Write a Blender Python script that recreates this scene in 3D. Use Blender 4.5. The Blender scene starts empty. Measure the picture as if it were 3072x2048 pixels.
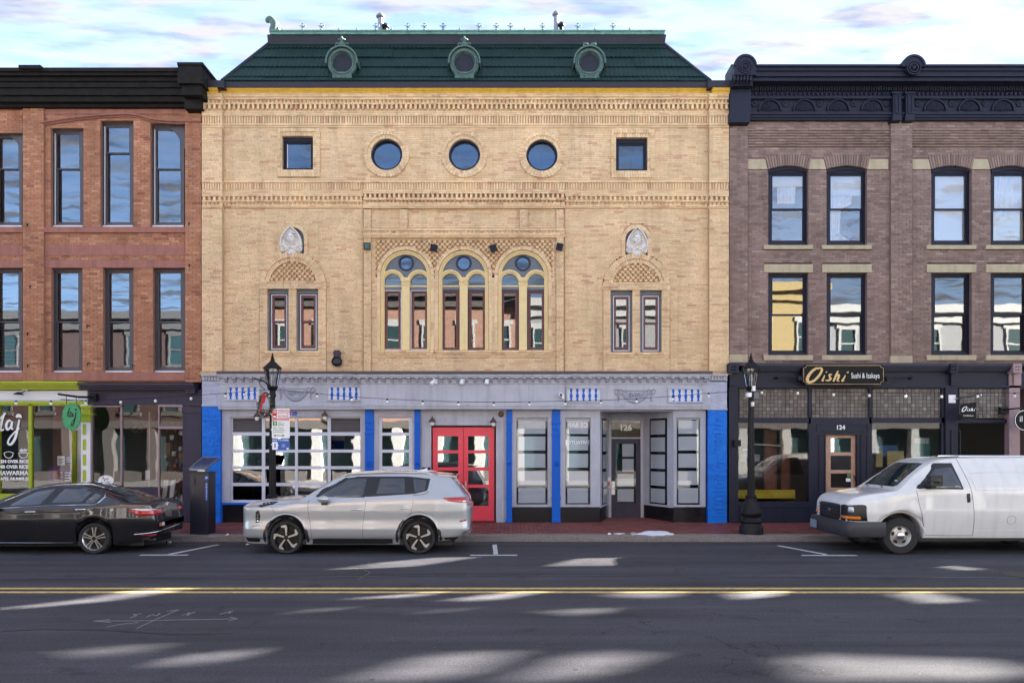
import bpy, bmesh, math, random
from mathutils import Vector, Matrix
from mathutils.bvhtree import BVHTree
random.seed(7)
R = math.radians
sc = bpy.context.scene
col = sc.collection
# ---------------------------------------------------------------- camera, sky, sun, exposure
CAM_D, CAM_H, FOC, CX, HY = 20.4, 2.22, 2208.0, 1536.0, 1341.0
cam = bpy.data.cameras.new('camera'); camo = bpy.data.objects.new('camera', cam); col.objects.link(camo)
camo.location = (0, -CAM_D, CAM_H); camo.rotation_euler = (R(90), 0, 0)
cam.sensor_width = 36; cam.lens = FOC / 3072 * 36; cam.shift_y = (HY - 1024) / 3072
cam.clip_start = 0.1; cam.clip_end = 5000
sc.camera = camo
SUN_AZ, SUN_EL = R(72), R(15)            # azimuth from +Y towards +X
TOSUN = Vector((math.sin(SUN_AZ) * math.cos(SUN_EL), math.cos(SUN_AZ) * math.cos(SUN_EL), math.sin(SUN_EL)))
w = bpy.data.worlds.new('World'); sc.world = w; w.use_nodes = True
nt = w.node_tree; nt.nodes.clear()
def N(t, tree=None, **k):
    n = (tree or nt).nodes.new(t)
    for a, b in k.items(): setattr(n, a, b)
    return n
def Lk(a, b, tree=None): (tree or nt).links.new(a, b)
sky = N('ShaderNodeTexSky', sky_type='NISHITA', sun_disc=False, sun_elevation=SUN_EL, sun_rotation=SUN_AZ, air_density=0.62, dust_density=0.1, ozone_density=1.0)
tc = N('ShaderNodeTexCoord'); sp = N('ShaderNodeSeparateXYZ'); Lk(tc.outputs['Generated'], sp.inputs[0])
mx = N('ShaderNodeMath', operation='MAXIMUM'); Lk(sp.outputs[2], mx.inputs[0]); mx.inputs[1].default_value = 0.06
dx = N('ShaderNodeMath', operation='DIVIDE'); Lk(sp.outputs[0], dx.inputs[0]); Lk(mx.outputs[0], dx.inputs[1])
dy = N('ShaderNodeMath', operation='DIVIDE'); Lk(sp.outputs[1], dy.inputs[0]); Lk(mx.outputs[0], dy.inputs[1])
cb = N('ShaderNodeCombineXYZ'); Lk(dx.outputs[0], cb.inputs[0]); Lk(dy.outputs[0], cb.inputs[1]); cb.inputs[2].default_value = 4.1
mp = N('ShaderNodeMapping'); mp.inputs['Scale'].default_value = (1.9, 5.2, 1); mp.inputs['Rotation'].default_value = (0, 0, R(4)); Lk(cb.outputs[0], mp.inputs[0])
cn = N('ShaderNodeTexNoise'); cn.inputs['Scale'].default_value = 1.7; cn.inputs['Detail'].default_value = 9; cn.inputs['Roughness'].default_value = 0.52; cn.inputs['Distortion'].default_value = 0.25
Lk(mp.outputs[0], cn.inputs['Vector'])
cr = N('ShaderNodeValToRGB'); cr.color_ramp.elements[0].position = 0.48; cr.color_ramp.elements[1].position = 0.62; cr.color_ramp.elements[0].color = (.5, .5, .5, 1); Lk(cn.outputs[0], cr.inputs[0])
cn2 = N('ShaderNodeTexNoise'); cn2.inputs['Scale'].default_value = 3.1; cn2.inputs['Detail'].default_value = 5; Lk(mp.outputs[0], cn2.inputs['Vector'])
cc = N('ShaderNodeMixRGB'); cc.inputs[1].default_value = (.50, .60, .88, 1); cc.inputs[2].default_value = (.90, .88, .94, 1)
cr2 = N('ShaderNodeValToRGB'); cr2.color_ramp.elements[0].position = 0.36; cr2.color_ramp.elements[1].position = 0.56; Lk(cn2.outputs[0], cr2.inputs[0]); Lk(cr2.outputs[0], cc.inputs[0])
mixc = N('ShaderNodeMixRGB'); Lk(cr.outputs[0], mixc.inputs[0]); Lk(sky.outputs[0], mixc.inputs[1]); Lk(cc.outputs[0], mixc.inputs[2])
bg = N('ShaderNodeBackground'); bg.inputs[1].default_value = 0.05; Lk(mixc.outputs[0], bg.inputs[0])
wo = N('ShaderNodeOutputWorld'); Lk(bg.outputs[0], wo.inputs[0])
sun = bpy.data.lights.new('sun', 'SUN'); suno = bpy.data.objects.new('sun', sun); col.objects.link(suno)
sun.energy = 5.0; sun.angle = R(0.36); sun.color = (1, 0.95, 0.88)
suno.rotation_euler = (-TOSUN).to_track_quat('-Z', 'Y').to_euler(); suno.location = (30, 20, 30)
vs = sc.view_settings; vs.view_transform = 'Standard'; vs.look = 'None'; vs.gamma = 1; vs.use_curve_mapping = False
vs.exposure = 4.4
sc.cycles.max_bounces = 8; sc.cycles.transparent_max_bounces = 12; sc.cycles.caustics_reflective = False; sc.cycles.caustics_refractive = False
sc.cycles.sample_clamp_indirect = 6

# ---------------------------------------------------------------- helpers
def X(px, y=0.0): return (px - CX) * (CAM_D + y) / FOC          # measured picture column -> metres at depth y
def Z(py, y=0.0): return CAM_H - (py - HY) * (CAM_D + y) / FOC
def G(px, py, z=0.0):                                            # point on a level surface
    D = FOC * (CAM_H - z) / (py - HY)
    return ((px - CX) * D / FOC, D - CAM_D)
MATS = {}
def mat(name, c, rough=.6, metal=0., var=.12, scale=6., bump=0., bscale=60., spec=.5, coat=0., emit=None, stain=0.):
    if name in MATS: return MATS[name]
    m = bpy.data.materials.new(name); m.use_nodes = True; t = m.node_tree; b = t.nodes['Principled BSDF']
    b.inputs['Roughness'].default_value = rough; b.inputs['Metallic'].default_value = metal; b.inputs['Specular IOR Level'].default_value = spec
    if coat: b.inputs['Coat Weight'].default_value = coat; b.inputs['Coat Roughness'].default_value = .04
    g = N('ShaderNodeNewGeometry', t)
    n = N('ShaderNodeTexNoise', t); n.inputs['Scale'].default_value = scale; n.inputs['Detail'].default_value = 6; n.inputs['Roughness'].default_value = .65
    Lk(g.outputs['Position'], n.inputs['Vector'], t)
    r = N('ShaderNodeMapRange', t); r.inputs[1].default_value = .25; r.inputs[2].default_value = .75; r.inputs[3].default_value = 1 - var; r.inputs[4].default_value = 1 + var
    Lk(n.outputs[0], r.inputs[0], t)
    mu = N('ShaderNodeVectorMath', t, operation='SCALE'); mu.inputs[0].default_value = c[:3]; Lk(r.outputs[0], mu.inputs['Scale'], t)
    last = mu.outputs[0]
    if stain:
        mp_ = N('ShaderNodeMapping', t); mp_.inputs['Scale'].default_value = (5, 5, .5); Lk(g.outputs['Position'], mp_.inputs[0], t)
        n2 = N('ShaderNodeTexNoise', t); n2.inputs['Scale'].default_value = 1.3; n2.inputs['Detail'].default_value = 7; Lk(mp_.outputs[0], n2.inputs['Vector'], t)
        r2 = N('ShaderNodeMapRange', t); r2.inputs[1].default_value = .48; r2.inputs[2].default_value = .75; r2.inputs[3].default_value = 1; r2.inputs[4].default_value = 1 - stain; Lk(n2.outputs[0], r2.inputs[0], t)
        m2 = N('ShaderNodeVectorMath', t, operation='SCALE'); Lk(last, m2.inputs[0], t); Lk(r2.outputs[0], m2.inputs['Scale'], t); last = m2.outputs[0]
    Lk(last, b.inputs['Base Color'], t)
    if bump:
        nb = N('ShaderNodeTexNoise', t); nb.inputs['Scale'].default_value = bscale; nb.inputs['Detail'].default_value = 5; Lk(g.outputs['Position'], nb.inputs['Vector'], t)
        bp = N('ShaderNodeBump', t); bp.inputs['Strength'].default_value = bump; bp.inputs['Distance'].default_value = .01
        Lk(nb.outputs[0], bp.inputs['Height'], t); Lk(bp.outputs[0], b.inputs['Normal'], t)
    if emit: b.inputs['Emission Color'].default_value = (*emit[:3], 1); b.inputs['Emission Strength'].default_value = emit[3]
    MATS[name] = m; return m
def brickmat(name, cols, rough=.85, grime=.25, bump=.35):
    m = bpy.data.materials.new(name); m.use_nodes = True; t = m.node_tree; b = t.nodes['Principled BSDF']
    b.inputs['Roughness'].default_value = rough; b.inputs['Specular IOR Level'].default_value = .25
    at = N('ShaderNodeAttribute', t, attribute_name='tone'); oi = N('ShaderNodeObjectInfo', t)
    ad = N('ShaderNodeMath', t, operation='ADD'); Lk(at.outputs['Fac'], ad.inputs[0], t); Lk(oi.outputs['Random'], ad.inputs[1], t)
    fr = N('ShaderNodeMath', t, operation='FRACT'); Lk(ad.outputs[0], fr.inputs[0], t)
    rp = N('ShaderNodeValToRGB', t); rp.color_ramp.interpolation = 'LINEAR'
    while len(rp.color_ramp.elements) < len(cols): rp.color_ramp.elements.new(.5)
    for i, (p, c) in enumerate(cols): rp.color_ramp.elements[i].position = p; rp.color_ramp.elements[i].color = (*c, 1)
    Lk(fr.outputs[0], rp.inputs[0], t)
    g = N('ShaderNodeNewGeometry', t)
    n = N('ShaderNodeTexNoise', t); n.inputs['Scale'].default_value = .8; n.inputs['Detail'].default_value = 8; n.inputs['Roughness'].default_value = .7; Lk(g.outputs['Position'], n.inputs['Vector'], t)
    r = N('ShaderNodeMapRange', t); r.inputs[1].default_value = .3; r.inputs[2].default_value = .7; r.inputs[3].default_value = 1 - grime; r.inputs[4].default_value = 1 + grime * .5; Lk(n.outputs[0], r.inputs[0], t)
    ms_ = N('ShaderNodeMapping', t); ms_.inputs['Scale'].default_value = (3.2, 3.2, .28); Lk(g.outputs['Position'], ms_.inputs[0], t)
    ns_ = N('ShaderNodeTexNoise', t); ns_.inputs['Scale'].default_value = 1.1; ns_.inputs['Detail'].default_value = 7; ns_.inputs['Roughness'].default_value = .62; Lk(ms_.outputs[0], ns_.inputs['Vector'], t)
    rs_ = N('ShaderNodeMapRange', t); rs_.inputs[1].default_value = .50; rs_.inputs[2].default_value = .78; rs_.inputs[3].default_value = 1; rs_.inputs[4].default_value = 1 - 1.3 * grime; Lk(ns_.outputs[0], rs_.inputs[0], t)
    n3 = N('ShaderNodeTexNoise', t); n3.inputs['Scale'].default_value = 28; n3.inputs['Detail'].default_value = 4; Lk(g.outputs['Position'], n3.inputs['Vector'], t)
    r3 = N('ShaderNodeMapRange', t); r3.inputs[3].default_value = .82; r3.inputs[4].default_value = 1.18; Lk(n3.outputs[0], r3.inputs[0], t)
    m0 = N('ShaderNodeMath', t, operation='MULTIPLY'); Lk(r.outputs[0], m0.inputs[0], t); Lk(rs_.outputs[0], m0.inputs[1], t); mm = N('ShaderNodeMath', t, operation='MULTIPLY'); Lk(m0.outputs[0], mm.inputs[0], t); Lk(r3.outputs[0], mm.inputs[1], t)
    mu = N('ShaderNodeVectorMath', t, operation='SCALE'); Lk(rp.outputs[0], mu.inputs[0], t); Lk(mm.outputs[0], mu.inputs['Scale'], t)
    Lk(mu.outputs[0], b.inputs['Base Color'], t)
    bp = N('ShaderNodeBump', t); bp.inputs['Strength'].default_value = bump; bp.inputs['Distance'].default_value = .008; Lk(n3.outputs[0], bp.inputs['Height'], t); Lk(bp.outputs[0], b.inputs['Normal'], t)
    MATS[name] = m; return m
def glassmat(name, refl=.28, tint=(.55, .6, .62), rough=.015, wave=.0, wscale=3., rcol=(1, 1, 1), frost=None):
    if name in MATS: return MATS[name]
    m = bpy.data.materials.new(name); m.use_nodes = True; t = m.node_tree; t.nodes.clear()
    o = N('ShaderNodeOutputMaterial', t); mix = N('ShaderNodeMixShader', t); tr = N('ShaderNodeBsdfTransparent', t); gl = N('ShaderNodeBsdfGlossy', t)
    tr.inputs[0].default_value = (*tint, 1); gl.inputs['Roughness'].default_value = rough; gl.inputs[0].default_value = (*rcol, 1)
    lw = N('ShaderNodeLayerWeight', t); lw.inputs[0].default_value = .25
    ma = N('ShaderNodeMath', t, operation='MULTIPLY_ADD'); Lk(lw.outputs['Fresnel'], ma.inputs[0], t); ma.inputs[1].default_value = 1 - refl; ma.inputs[2].default_value = refl; ma.use_clamp = True
    Lk(ma.outputs[0], mix.inputs[0], t)
    first = tr.outputs[0]
    if frost:
        df = N('ShaderNodeBsdfDiffuse', t); df.inputs[0].default_value = (*frost, 1); ms = N('ShaderNodeMixShader', t); ms.inputs[0].default_value = .8
        Lk(tr.outputs[0], ms.inputs[1], t); Lk(df.outputs[0], ms.inputs[2], t); first = ms.outputs[0]
    Lk(first, mix.inputs[1], t); Lk(gl.outputs[0], mix.inputs[2], t); Lk(mix.outputs[0], o.inputs[0], t)
    if wave:
        g = N('ShaderNodeNewGeometry', t); n = N('ShaderNodeTexNoise', t); n.inputs['Scale'].default_value = wscale; n.inputs['Detail'].default_value = 1; Lk(g.outputs['Position'], n.inputs['Vector'], t)
        bp = N('ShaderNodeBump', t); bp.inputs['Strength'].default_value = 1; bp.inputs['Distance'].default_value = wave; Lk(n.outputs[0], bp.inputs['Height'], t); Lk(bp.outputs[0], gl.inputs['Normal'], t)
    MATS[name] = m; return m

class MB:
    def __init__(s): s.v = []; s.f = []; s.t = []
    def add(s, vs, fs, tone=0.):
        o = len(s.v); s.v += [tuple(p) for p in vs]; s.f += [tuple(i + o for i in f) for f in fs]; s.t += [tone] * len(fs); return s
    def box(s, x0, x1, y0, y1, z0, z1, tone=0., back=True):
        v = [(x0, y0, z0), (x1, y0, z0), (x1, y1, z0), (x0, y1, z0), (x0, y0, z1), (x1, y0, z1), (x1, y1, z1), (x0, y1, z1)]
        f = [(0, 1, 5, 4), (1, 2, 6, 5), (3, 0, 4, 7), (4, 5, 6, 7), (0, 3, 2, 1)]
        if back: f.append((2, 3, 7, 6))
        return s.add(v, f, tone)
    def pbox(s, px0, px1, py0, py1, yf, d, tone=0.):            # front face at depth yf
        return s.box(X(px0, yf), X(px1, yf), yf, yf + d, Z(py1, yf), Z(py0, yf), tone)
    def prism(s, pts, y0, y1, tone=0.):                          # pts (x,z), extruded along y
        n = len(pts); a = sum(pts[i][0] * pts[(i + 1) % n][1] - pts[(i + 1) % n][0] * pts[i][1] for i in range(n))
        if a < 0: pts = pts[::-1]
        v = [(p[0], y0, p[1]) for p in pts] + [(p[0], y1, p[1]) for p in pts]
        f = [tuple(range(n)), tuple(range(2 * n - 1, n - 1, -1))] + [((i + 1) % n, i, n + i, n + (i + 1) % n) for i in range(n)]
        return s.add(v, f, tone)
    def pprism(s, pts, yf, d, tone=0.): return s.prism([(X(a, yf), Z(b, yf)) for a, b in pts], yf, yf + d, tone)
    def frame(s, x0, x1, z0, z1, wd, y0, y1, wb=None, wt=None):
        wb = wd if wb is None else wb; wt = wd if wt is None else wt
        s.box(x0, x0 + wd, y0, y1, z0, z1); s.box(x1 - wd, x1, y0, y1, z0, z1)
        s.box(x0 + wd, x1 - wd, y0, y1, z0, z0 + wb); return s.box(x0 + wd, x1 - wd, y0, y1, z1 - wt, z1)
    def arc(s, cx, cz, r0, r1, a0, a1, n, y0, y1, gap=0., tones=False, rj=0.):   # voussoirs / curved band
        for i in range(n):
            b0 = a0 + (a1 - a0) * (i + gap) / n; b1 = a0 + (a1 - a0) * (i + 1 - gap) / n; q = r1 + (random.uniform(-rj, rj) if rj else 0)
            p = [(cx + r * math.cos(a), cz + r * math.sin(a)) for r, a in ((r0, b0), (q, b0), (q, b1), (r0, b1))]
            s.prism(p, y0 - (random.uniform(0, .006) if tones else 0), y1, random.random() if tones else 0.)
        return s
    def lathe(s, cx, cy, prof, n=16, axis='z', cz=0., cap=True):  # prof: (r, h)
        o = []
        for r, h in prof:
            for k in range(n):
                a = 2 * math.pi * k / n; u, w_ = r * math.cos(a), r * math.sin(a)
                o.append((cx + u, cy + w_, cz + h) if axis == 'z' else ((cx + u, cy + h, cz + w_) if axis == 'y' else (cx + h, cy + u, cz + w_)))
        f = []
        for j in range(len(prof) - 1):
            for k in range(n):
                q = (k + 1) % n; g = (j * n + k, j * n + q, (j + 1) * n + q, (j + 1) * n + k); f.append(g if axis != 'y' else g[::-1])
        if cap:
            f.append(tuple(range(n))[::-1]); f.append(tuple(range((len(prof) - 1) * n, len(prof) * n)))
        return s.add(o, f)
    def tube(s, pts, r, n=8, closed=False):
        pts = [Vector(p) for p in pts]; o = []; m = len(pts); up = None
        for i, p in enumerate(pts):
            a = pts[(i - 1) % m] if (i > 0 or closed) else p; b = pts[(i + 1) % m] if (i < m - 1 or closed) else p
            d = (b - a).normalized()
            if up is None: up = d.orthogonal().normalized()
            else: up = (up - d * up.dot(d)); up = up.normalized() if up.length > 1e-6 else d.orthogonal().normalized()
            e = d.cross(up); rr = r[i] if isinstance(r, (list, tuple)) else r
            for k in range(n):
                q = 2 * math.pi * k / n; o.append(p + up * (rr * math.cos(q)) + e * (rr * math.sin(q)))
        f = []
        for j in range(m if closed else m - 1):
            for k in range(n): f.append((j * n + k, j * n + (k + 1) % n, ((j + 1) % m) * n + (k + 1) % n, ((j + 1) % m) * n + k))
        if not closed: f += [tuple(range(n))[::-1], tuple(range((m - 1) * n, m * n))]
        return s.add(o, f)
    def ball(s, c, r, n=10, sc=(1, 1, 1)):
        o = []; f = []; m = n // 2 + 1
        for j in range(1, m):
            a = math.pi * j / m
            for k in range(n): b = 2 * math.pi * k / n; o.append((c[0] + r * sc[0] * math.sin(a) * math.cos(b), c[1] + r * sc[1] * math.sin(a) * math.sin(b), c[2] + r * sc[2] * math.cos(a)))
        for j in range(m - 2):
            for k in range(n): f.append((j * n + k, (j + 1) * n + k, (j + 1) * n + (k + 1) % n, j * n + (k + 1) % n))
        t0 = len(o); o += [(c[0], c[1], c[2] + r * sc[2]), (c[0], c[1], c[2] - r * sc[2])]
        for k in range(n): f += [(t0, k, (k + 1) % n), (t0 + 1, (m - 2) * n + (k + 1) % n, (m - 2) * n + k)]
        return s.add(o, f)
    def mesh(s, name, smooth=0.):
        me = bpy.data.meshes.new(name); me.from_pydata(s.v, [], s.f); me.update()
        if any(s.t):
            a = me.attributes.new('tone', 'FLOAT', 'FACE'); a.data.foreach_set('value', s.t)
        if smooth:
            for p in me.polygons: p.use_smooth = True
            try: me.set_sharp_from_angle(angle=R(smooth))
            except Exception: pass
        return me
    def obj(s, name, m, parent=None, smooth=0., local=False, kind=None, label=None):
        if not s.v: return None
        return put(s.mesh(name, smooth), name, m, parent, local, kind, label)
def put(me, name, m, parent=None, local=False, kind=None, label=None):
    if m is not None and not me.materials: me.materials.append(MATS[m] if isinstance(m, str) else m)
    o = bpy.data.objects.new(name, me); col.objects.link(o)
    if parent is not None: attach(o, parent, local)
    if kind: o['kind'] = kind
    if label: o['label'] = label
    return o
WORLD = {}
def attach(o, parent, local=False):
    o.parent = parent
    if not local: o.matrix_parent_inverse = Matrix.Translation(WORLD.get(parent.name, Vector((0, 0, 0)))).inverted()
def thing(name, label, cat, loc=(0, 0, 0), rz=0., group=None):
    o = bpy.data.objects.new(name, None); col.objects.link(o); o.location = loc; o.rotation_euler = (0, 0, rz); o.empty_display_size = .3
    WORLD[o.name] = Vector(loc); tag(o, label, cat, group); return o
def tag(o, label, cat, group=None):
    o['label'] = label; o['category'] = cat
    if group: o['group'] = group
    return o
def struct(o): o['kind'] = 'structure'; return o
def text(s, size, depth, name, m, parent=None, loc=(0, 0, 0), mirror=False, sx=1., rz=0., local=False, align='CENTER', bold=0., shear=0.):
    c = bpy.data.curves.new(name, 'FONT'); c.body = s; c.size = size; c.extrude = depth; c.align_x = align; c.align_y = 'CENTER'; c.offset = bold; c.shear = shear; c.resolution_u = 3
    o = bpy.data.objects.new(name, c); me = bpy.data.meshes.new_from_object(o); bpy.data.objects.remove(o)
    M_ = Matrix.Translation(loc) @ Matrix.Rotation(rz, 4, 'Z') @ Matrix.Rotation(R(90), 4, 'X') @ Matrix.Diagonal((-sx if mirror else sx, 1, 1, 1)); me.transform(M_)
    if mirror: me.flip_normals()
    me.materials.clear(); return put(me, name, m, parent, local)
def spl(pts, n=6):                                                # Catmull-Rom through tuples
    out = []; m = len(pts)
    for i in range(m - 1):
        p = [pts[max(i - 1, 0)], pts[i], pts[i + 1], pts[min(i + 2, m - 1)]]
        for k in range(n):
            t = k / n
            out.append(tuple(.5 * (2 * b + (c - a) * t + (2 * a - 5 * b + 4 * c - d) * t * t + (3 * b - a - 3 * c + d) * t ** 3) for a, b, c, d in zip(*p)))
    return out + [tuple(pts[-1])]
def stroke(mb, pts, y, d, n=6):                                   # brush stroke, pts (x, z, width)
    q = spl(pts, n); L_ = []; R_ = []
    for i, p in enumerate(q):
        a = q[max(i - 1, 0)]; b = q[min(i + 1, len(q) - 1)]; tx, tz = b[0] - a[0], b[1] - a[1]; l = math.hypot(tx, tz) or 1; nx, nz = -tz / l * p[2] / 2, tx / l * p[2] / 2
        L_.append((p[0] + nx, p[1] + nz)); R_.append((p[0] - nx, p[1] - nz))
    for i in range(len(q) - 1): mb.prism([L_[i], L_[i + 1], R_[i + 1], R_[i]], y - .00002 * i, y + d)
def plate(name, outer, holes, y0, thick, m, parent=None):         # wall plate in the xz plane with holes
    c = bpy.data.curves.new(name, 'CURVE'); c.dimensions = '2D'; c.fill_mode = 'BOTH'; c.extrude = thick / 2
    for pts in [outer] + holes:
        s_ = c.splines.new('POLY'); s_.points.add(len(pts) - 1); s_.use_cyclic_u = True
        for q, p in zip(s_.points, pts): q.co = (p[0], p[1], 0, 1)
    o = bpy.data.objects.new(name, c); me = bpy.data.meshes.new_from_object(o); bpy.data.objects.remove(o)
    me.transform(Matrix.Translation((0, y0 + thick / 2, 0)) @ Matrix.Rotation(R(90), 4, 'X')); me.materials.clear()
    return put(me, name, m, parent)
def circ(cx, cz, r, n=40, a0=0., a1=2 * math.pi): return [(cx + r * math.cos(a0 + (a1 - a0) * i / n), cz + r * math.sin(a0 + (a1 - a0) * i / n)) for i in range(n)]
def archpts(cx, hw, zs, z0, n=24): return [(cx - hw, z0), (cx + hw, z0)] + [(cx + hw * math.cos(math.pi * i / n), zs + hw * math.sin(math.pi * i / n)) for i in range(n + 1)]
def cut(ops, z):                                                   # blocked x intervals at height z
    r = []
    for o in ops:
        if o[0] == 'r' and o[3] < z < o[4]: r.append((o[1], o[2]))
        elif o[0] == 'c' and abs(z - o[2]) < o[3]: h = math.sqrt(o[3] ** 2 - (z - o[2]) ** 2); r.append((o[1] - h, o[1] + h))
        elif o[0] == 'a' and o[4] < z < o[3] + o[2]:
            h = o[2] if z < o[3] else math.sqrt(max(0, o[2] ** 2 - (z - o[3]) ** 2)); r.append((o[1] - h, o[1] + h))
    return r
def bricks(B, Mo, x0, x1, z0, z1, yf, L, H, J, ops=(), pool=None, depth=.05, messy=.12, rec=.011):
    n = max(1, round((z1 - z0) / H)); h = (z1 - z0) / n
    for c in range(n):
        za = z0 + c * h; bl = sorted(cut(ops, za + .25 * h) + cut(ops, za + .75 * h)); iv = []; x = x0
        for a, b in bl:
            if a > x: iv.append((x, min(a, x1)))
            x = max(x, b)
        if x < x1: iv.append((x, x1))
        for a, b in iv:
            if b - a < .02: continue
            Mo.box(a, b, yf + rec, yf + rec + depth, za, za + h)
            p = a - ((c % 2) * L / 2 + random.uniform(0, .25) * L * (messy > .05))
            while p < b - .015:
                l = L * random.uniform(1 - messy, 1 + messy); q = p + l; u, v = max(p, a), min(q, b); p = q
                if v - u < .03: continue
                if pool is not None and abs(v - u - l) < 1e-6: pool.append((u + J / 2, v - J / 2, za + J / 2, za + h - J / 2, yf)); continue
                B.box(u + J / 2, v - J / 2, yf - random.uniform(0, .004), yf + .03, za + J / 2, za + h - J / 2, random.random(), back=False)
def settle(pool, B, name, m, parent, L, h, J, n=300, key=None):    # nearest n full bricks become objects, the rest go into the joined mesh
    pool.sort(key=key or (lambda b: (b[0]) ** 2 + (b[2] - CAM_H) ** 2))
    u = MB().box(-.5, .5, 0, .034, -.5, .5, back=False).mesh(name); u.materials.append(MATS[m])
    for a, b, c, d, y in pool[:n]:
        o = bpy.data.objects.new(name, u); col.objects.link(o); o.location = ((a + b) / 2, y - random.uniform(0, .004), (c + d) / 2); o.scale = (b - a, 1, d - c)
        o.parent = parent; o.matrix_parent_inverse = Matrix.Translation(WORLD.get(parent.name, Vector())).inverted()
    for a, b, c, d, y in pool[n:]: B.box(a, b, y - random.uniform(0, .004), y + .03, c, d, random.random(), back=False)

# ---------------------------------------------------------------- materials
brickmat('cream_brick', [(0, (.70, .49, .275)), (.3, (.76, .55, .32)), (.6, (.81, .60, .365)), (.85, (.74, .515, .30)), (.95, (.68, .43, .26)), (1, (.60, .35, .22))], grime=.2)
brickmat('red_brick', [(0, (.38, .165, .09)), (.3, (.47, .22, .125)), (.6, (.42, .185, .108)), (.85, (.54, .29, .17)), (1, (.29, .115, .075))])
brickmat('brown_brick', [(0, (.215, .145, .122)), (.35, (.26, .18, .152)), (.65, (.295, .21, .18)), (.9, (.19, .128, .108)), (1, (.355, .275, .235))])
brickmat('paver', [(0, (.19, .05, .042)), (.4, (.23, .065, .05)), (.75, (.165, .045, .042)), (1, (.27, .09, .07))], rough=.55, grime=.4)
brickmat('blue_brick', [(0, (.005, .16, .66)), (.5, (.007, .19, .74)), (1, (.004, .14, .6))], rough=.5, grime=.12)
brickmat('lavender_brick', [(0, (.42, .44, .55)), (1, (.48, .5, .6))], rough=.6, grime=.1)
mat('cream_mortar', (.50, .34, .20), .95, var=.2); mat('red_mortar', (.33, .16, .11), .95, var=.25); mat('brown_mortar', (.21, .135, .12), .95, var=.2)
mat('paver_joint', (.08, .045, .04), .9); mat('blue_joint', (.007, .11, .5), .6); mat('lavender_joint', (.40, .41, .5), .6)
mat('lavender', (.43, .435, .49), .55, var=.10, scale=3, bump=.12, bscale=25, stain=.22); mat('sash_white', (.62, .62, .68), .5, var=.05); mat('lavender_dark', (.30, .31, .37), .55, var=.1)
mat('blue_paint', (.004, .12, .56), .5, spec=.25, var=.1, scale=14); mat('white_paint', (.75, .75, .76), .5, var=.05)
mat('yellow_trim', (.74, .565, .27), .5, var=.07, scale=5, stain=.12); mat('gold', (.70, .43, .055), .5, var=.15, stain=.2)
mat('grey_trim', (.115, .135, .165), .5); mat('sash_red', (.095, .012, .017), .35); mat('navy', (.015, .016, .032), .5, spec=.25, var=.15, stain=.2)
mat('gutter', (.03, .025, .036), .5, spec=.3); mat('flashing', (.06, .042, .052), .5); mat('roof_green', (.006, .026, .022), .6, spec=.25, var=.25, scale=2.5, bump=.06, stain=.2)
mat('roof_band', (.022, .024, .036), .5, spec=.25, var=.15, stain=.2); mat('copper', (.13, .27, .23), .65, var=.4, scale=14, stain=.35); mat('copper_dark', (.07, .125, .108), .5, var=.25, scale=9, stain=.25)
mat('plaster', (.74, .70, .66), .8, var=.06); mat('iron', (.010, .009, .011), .45, var=.1, spec=.2); mat('black_tile', (.012, .011, .013), .18, var=.2)
mat('steel', (.5, .5, .5), .35, 1.); mat('rust_pipe', (.25, .25, .26), .4, .8, var=.3); mat('white_plastic', (.8, .8, .8), .35); mat('red_door', (.78, .05, .08), .38, var=.05)
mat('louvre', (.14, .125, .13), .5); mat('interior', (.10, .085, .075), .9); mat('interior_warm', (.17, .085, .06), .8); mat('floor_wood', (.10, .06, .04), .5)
mat('bronze', (.10, .05, .035), .4, .4); mat('lamp_glass', (.8, .8, .75), .2); mat('shade', (.78, .79, .82), .8, var=.03); mat('curtain', (.80, .80, .84), .8); mat('cream_blind', (.80, .76, .62), .8)
mat('brownstone', (.33, .14, .105), .85, var=.2, scale=4, bump=.2, stain=.25); mat('sandstone', (.42, .35, .235), .85, var=.15, scale=5, bump=.15, stain=.2)
mat('darkbrown', (.012, .010, .009), .7, spec=.2, var=.5, scale=5, bump=.6, bscale=12, stain=.4); mat('left_frame', (.085, .075, .085), .5); mat('lime', (.36, .43, .008), .45, var=.08); mat('plum', (.038, .032, .055), .5, spec=.3, var=.12, stain=.15)
mat('pink_frame', (.30, .20, .21), .5); mat('wood_door', (.45, .27, .18), .5, var=.25, scale=9); mat('sign_black', (.008, .007, .008), .5, spec=.15); mat('gold_leaf', (.62, .42, .17), .45, var=.12)
mat('sign_white', (.84, .84, .82), .5, var=.02); mat('sign_red', (.55, .02, .03), .45); mat('sign_green', (.05, .2, .04), .5); mat('sign_blue', (.01, .09, .42), .4); mat('oval_green', (.05, .33, .12), .5); mat('ink', (.012, .012, .014), .5)
glassmat('glass', .18, (.5, .53, .55), wave=.0006, wscale=2.2, rcol=(.80, .9, 1)); glassmat('glass_blue', .15, (.35, .42, .5), wave=.0006, rcol=(.62, .8, 1)); glassmat('glass_wavy', .10, (.5, .53, .52), wave=.0005, wscale=2.0); glassmat('glass_rip', .13, (.5, .53, .52), wave=.0009, wscale=2.0); glassmat('glass_clear', .16, (.92, .93, .94), wave=.0012); glassmat('glass_store', .03, (.93, .94, .94), wave=.0015, wscale=1.5)
glassmat('glass_garage', .17, (.5, .52, .52), wave=.0012, wscale=2.2); glassmat('glass_frost', .10, (.5, .55, .58), frost=(.46, .50, .54)); glassmat('glass_dark', .22, (.22, .23, .25), wave=.002)
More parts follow.
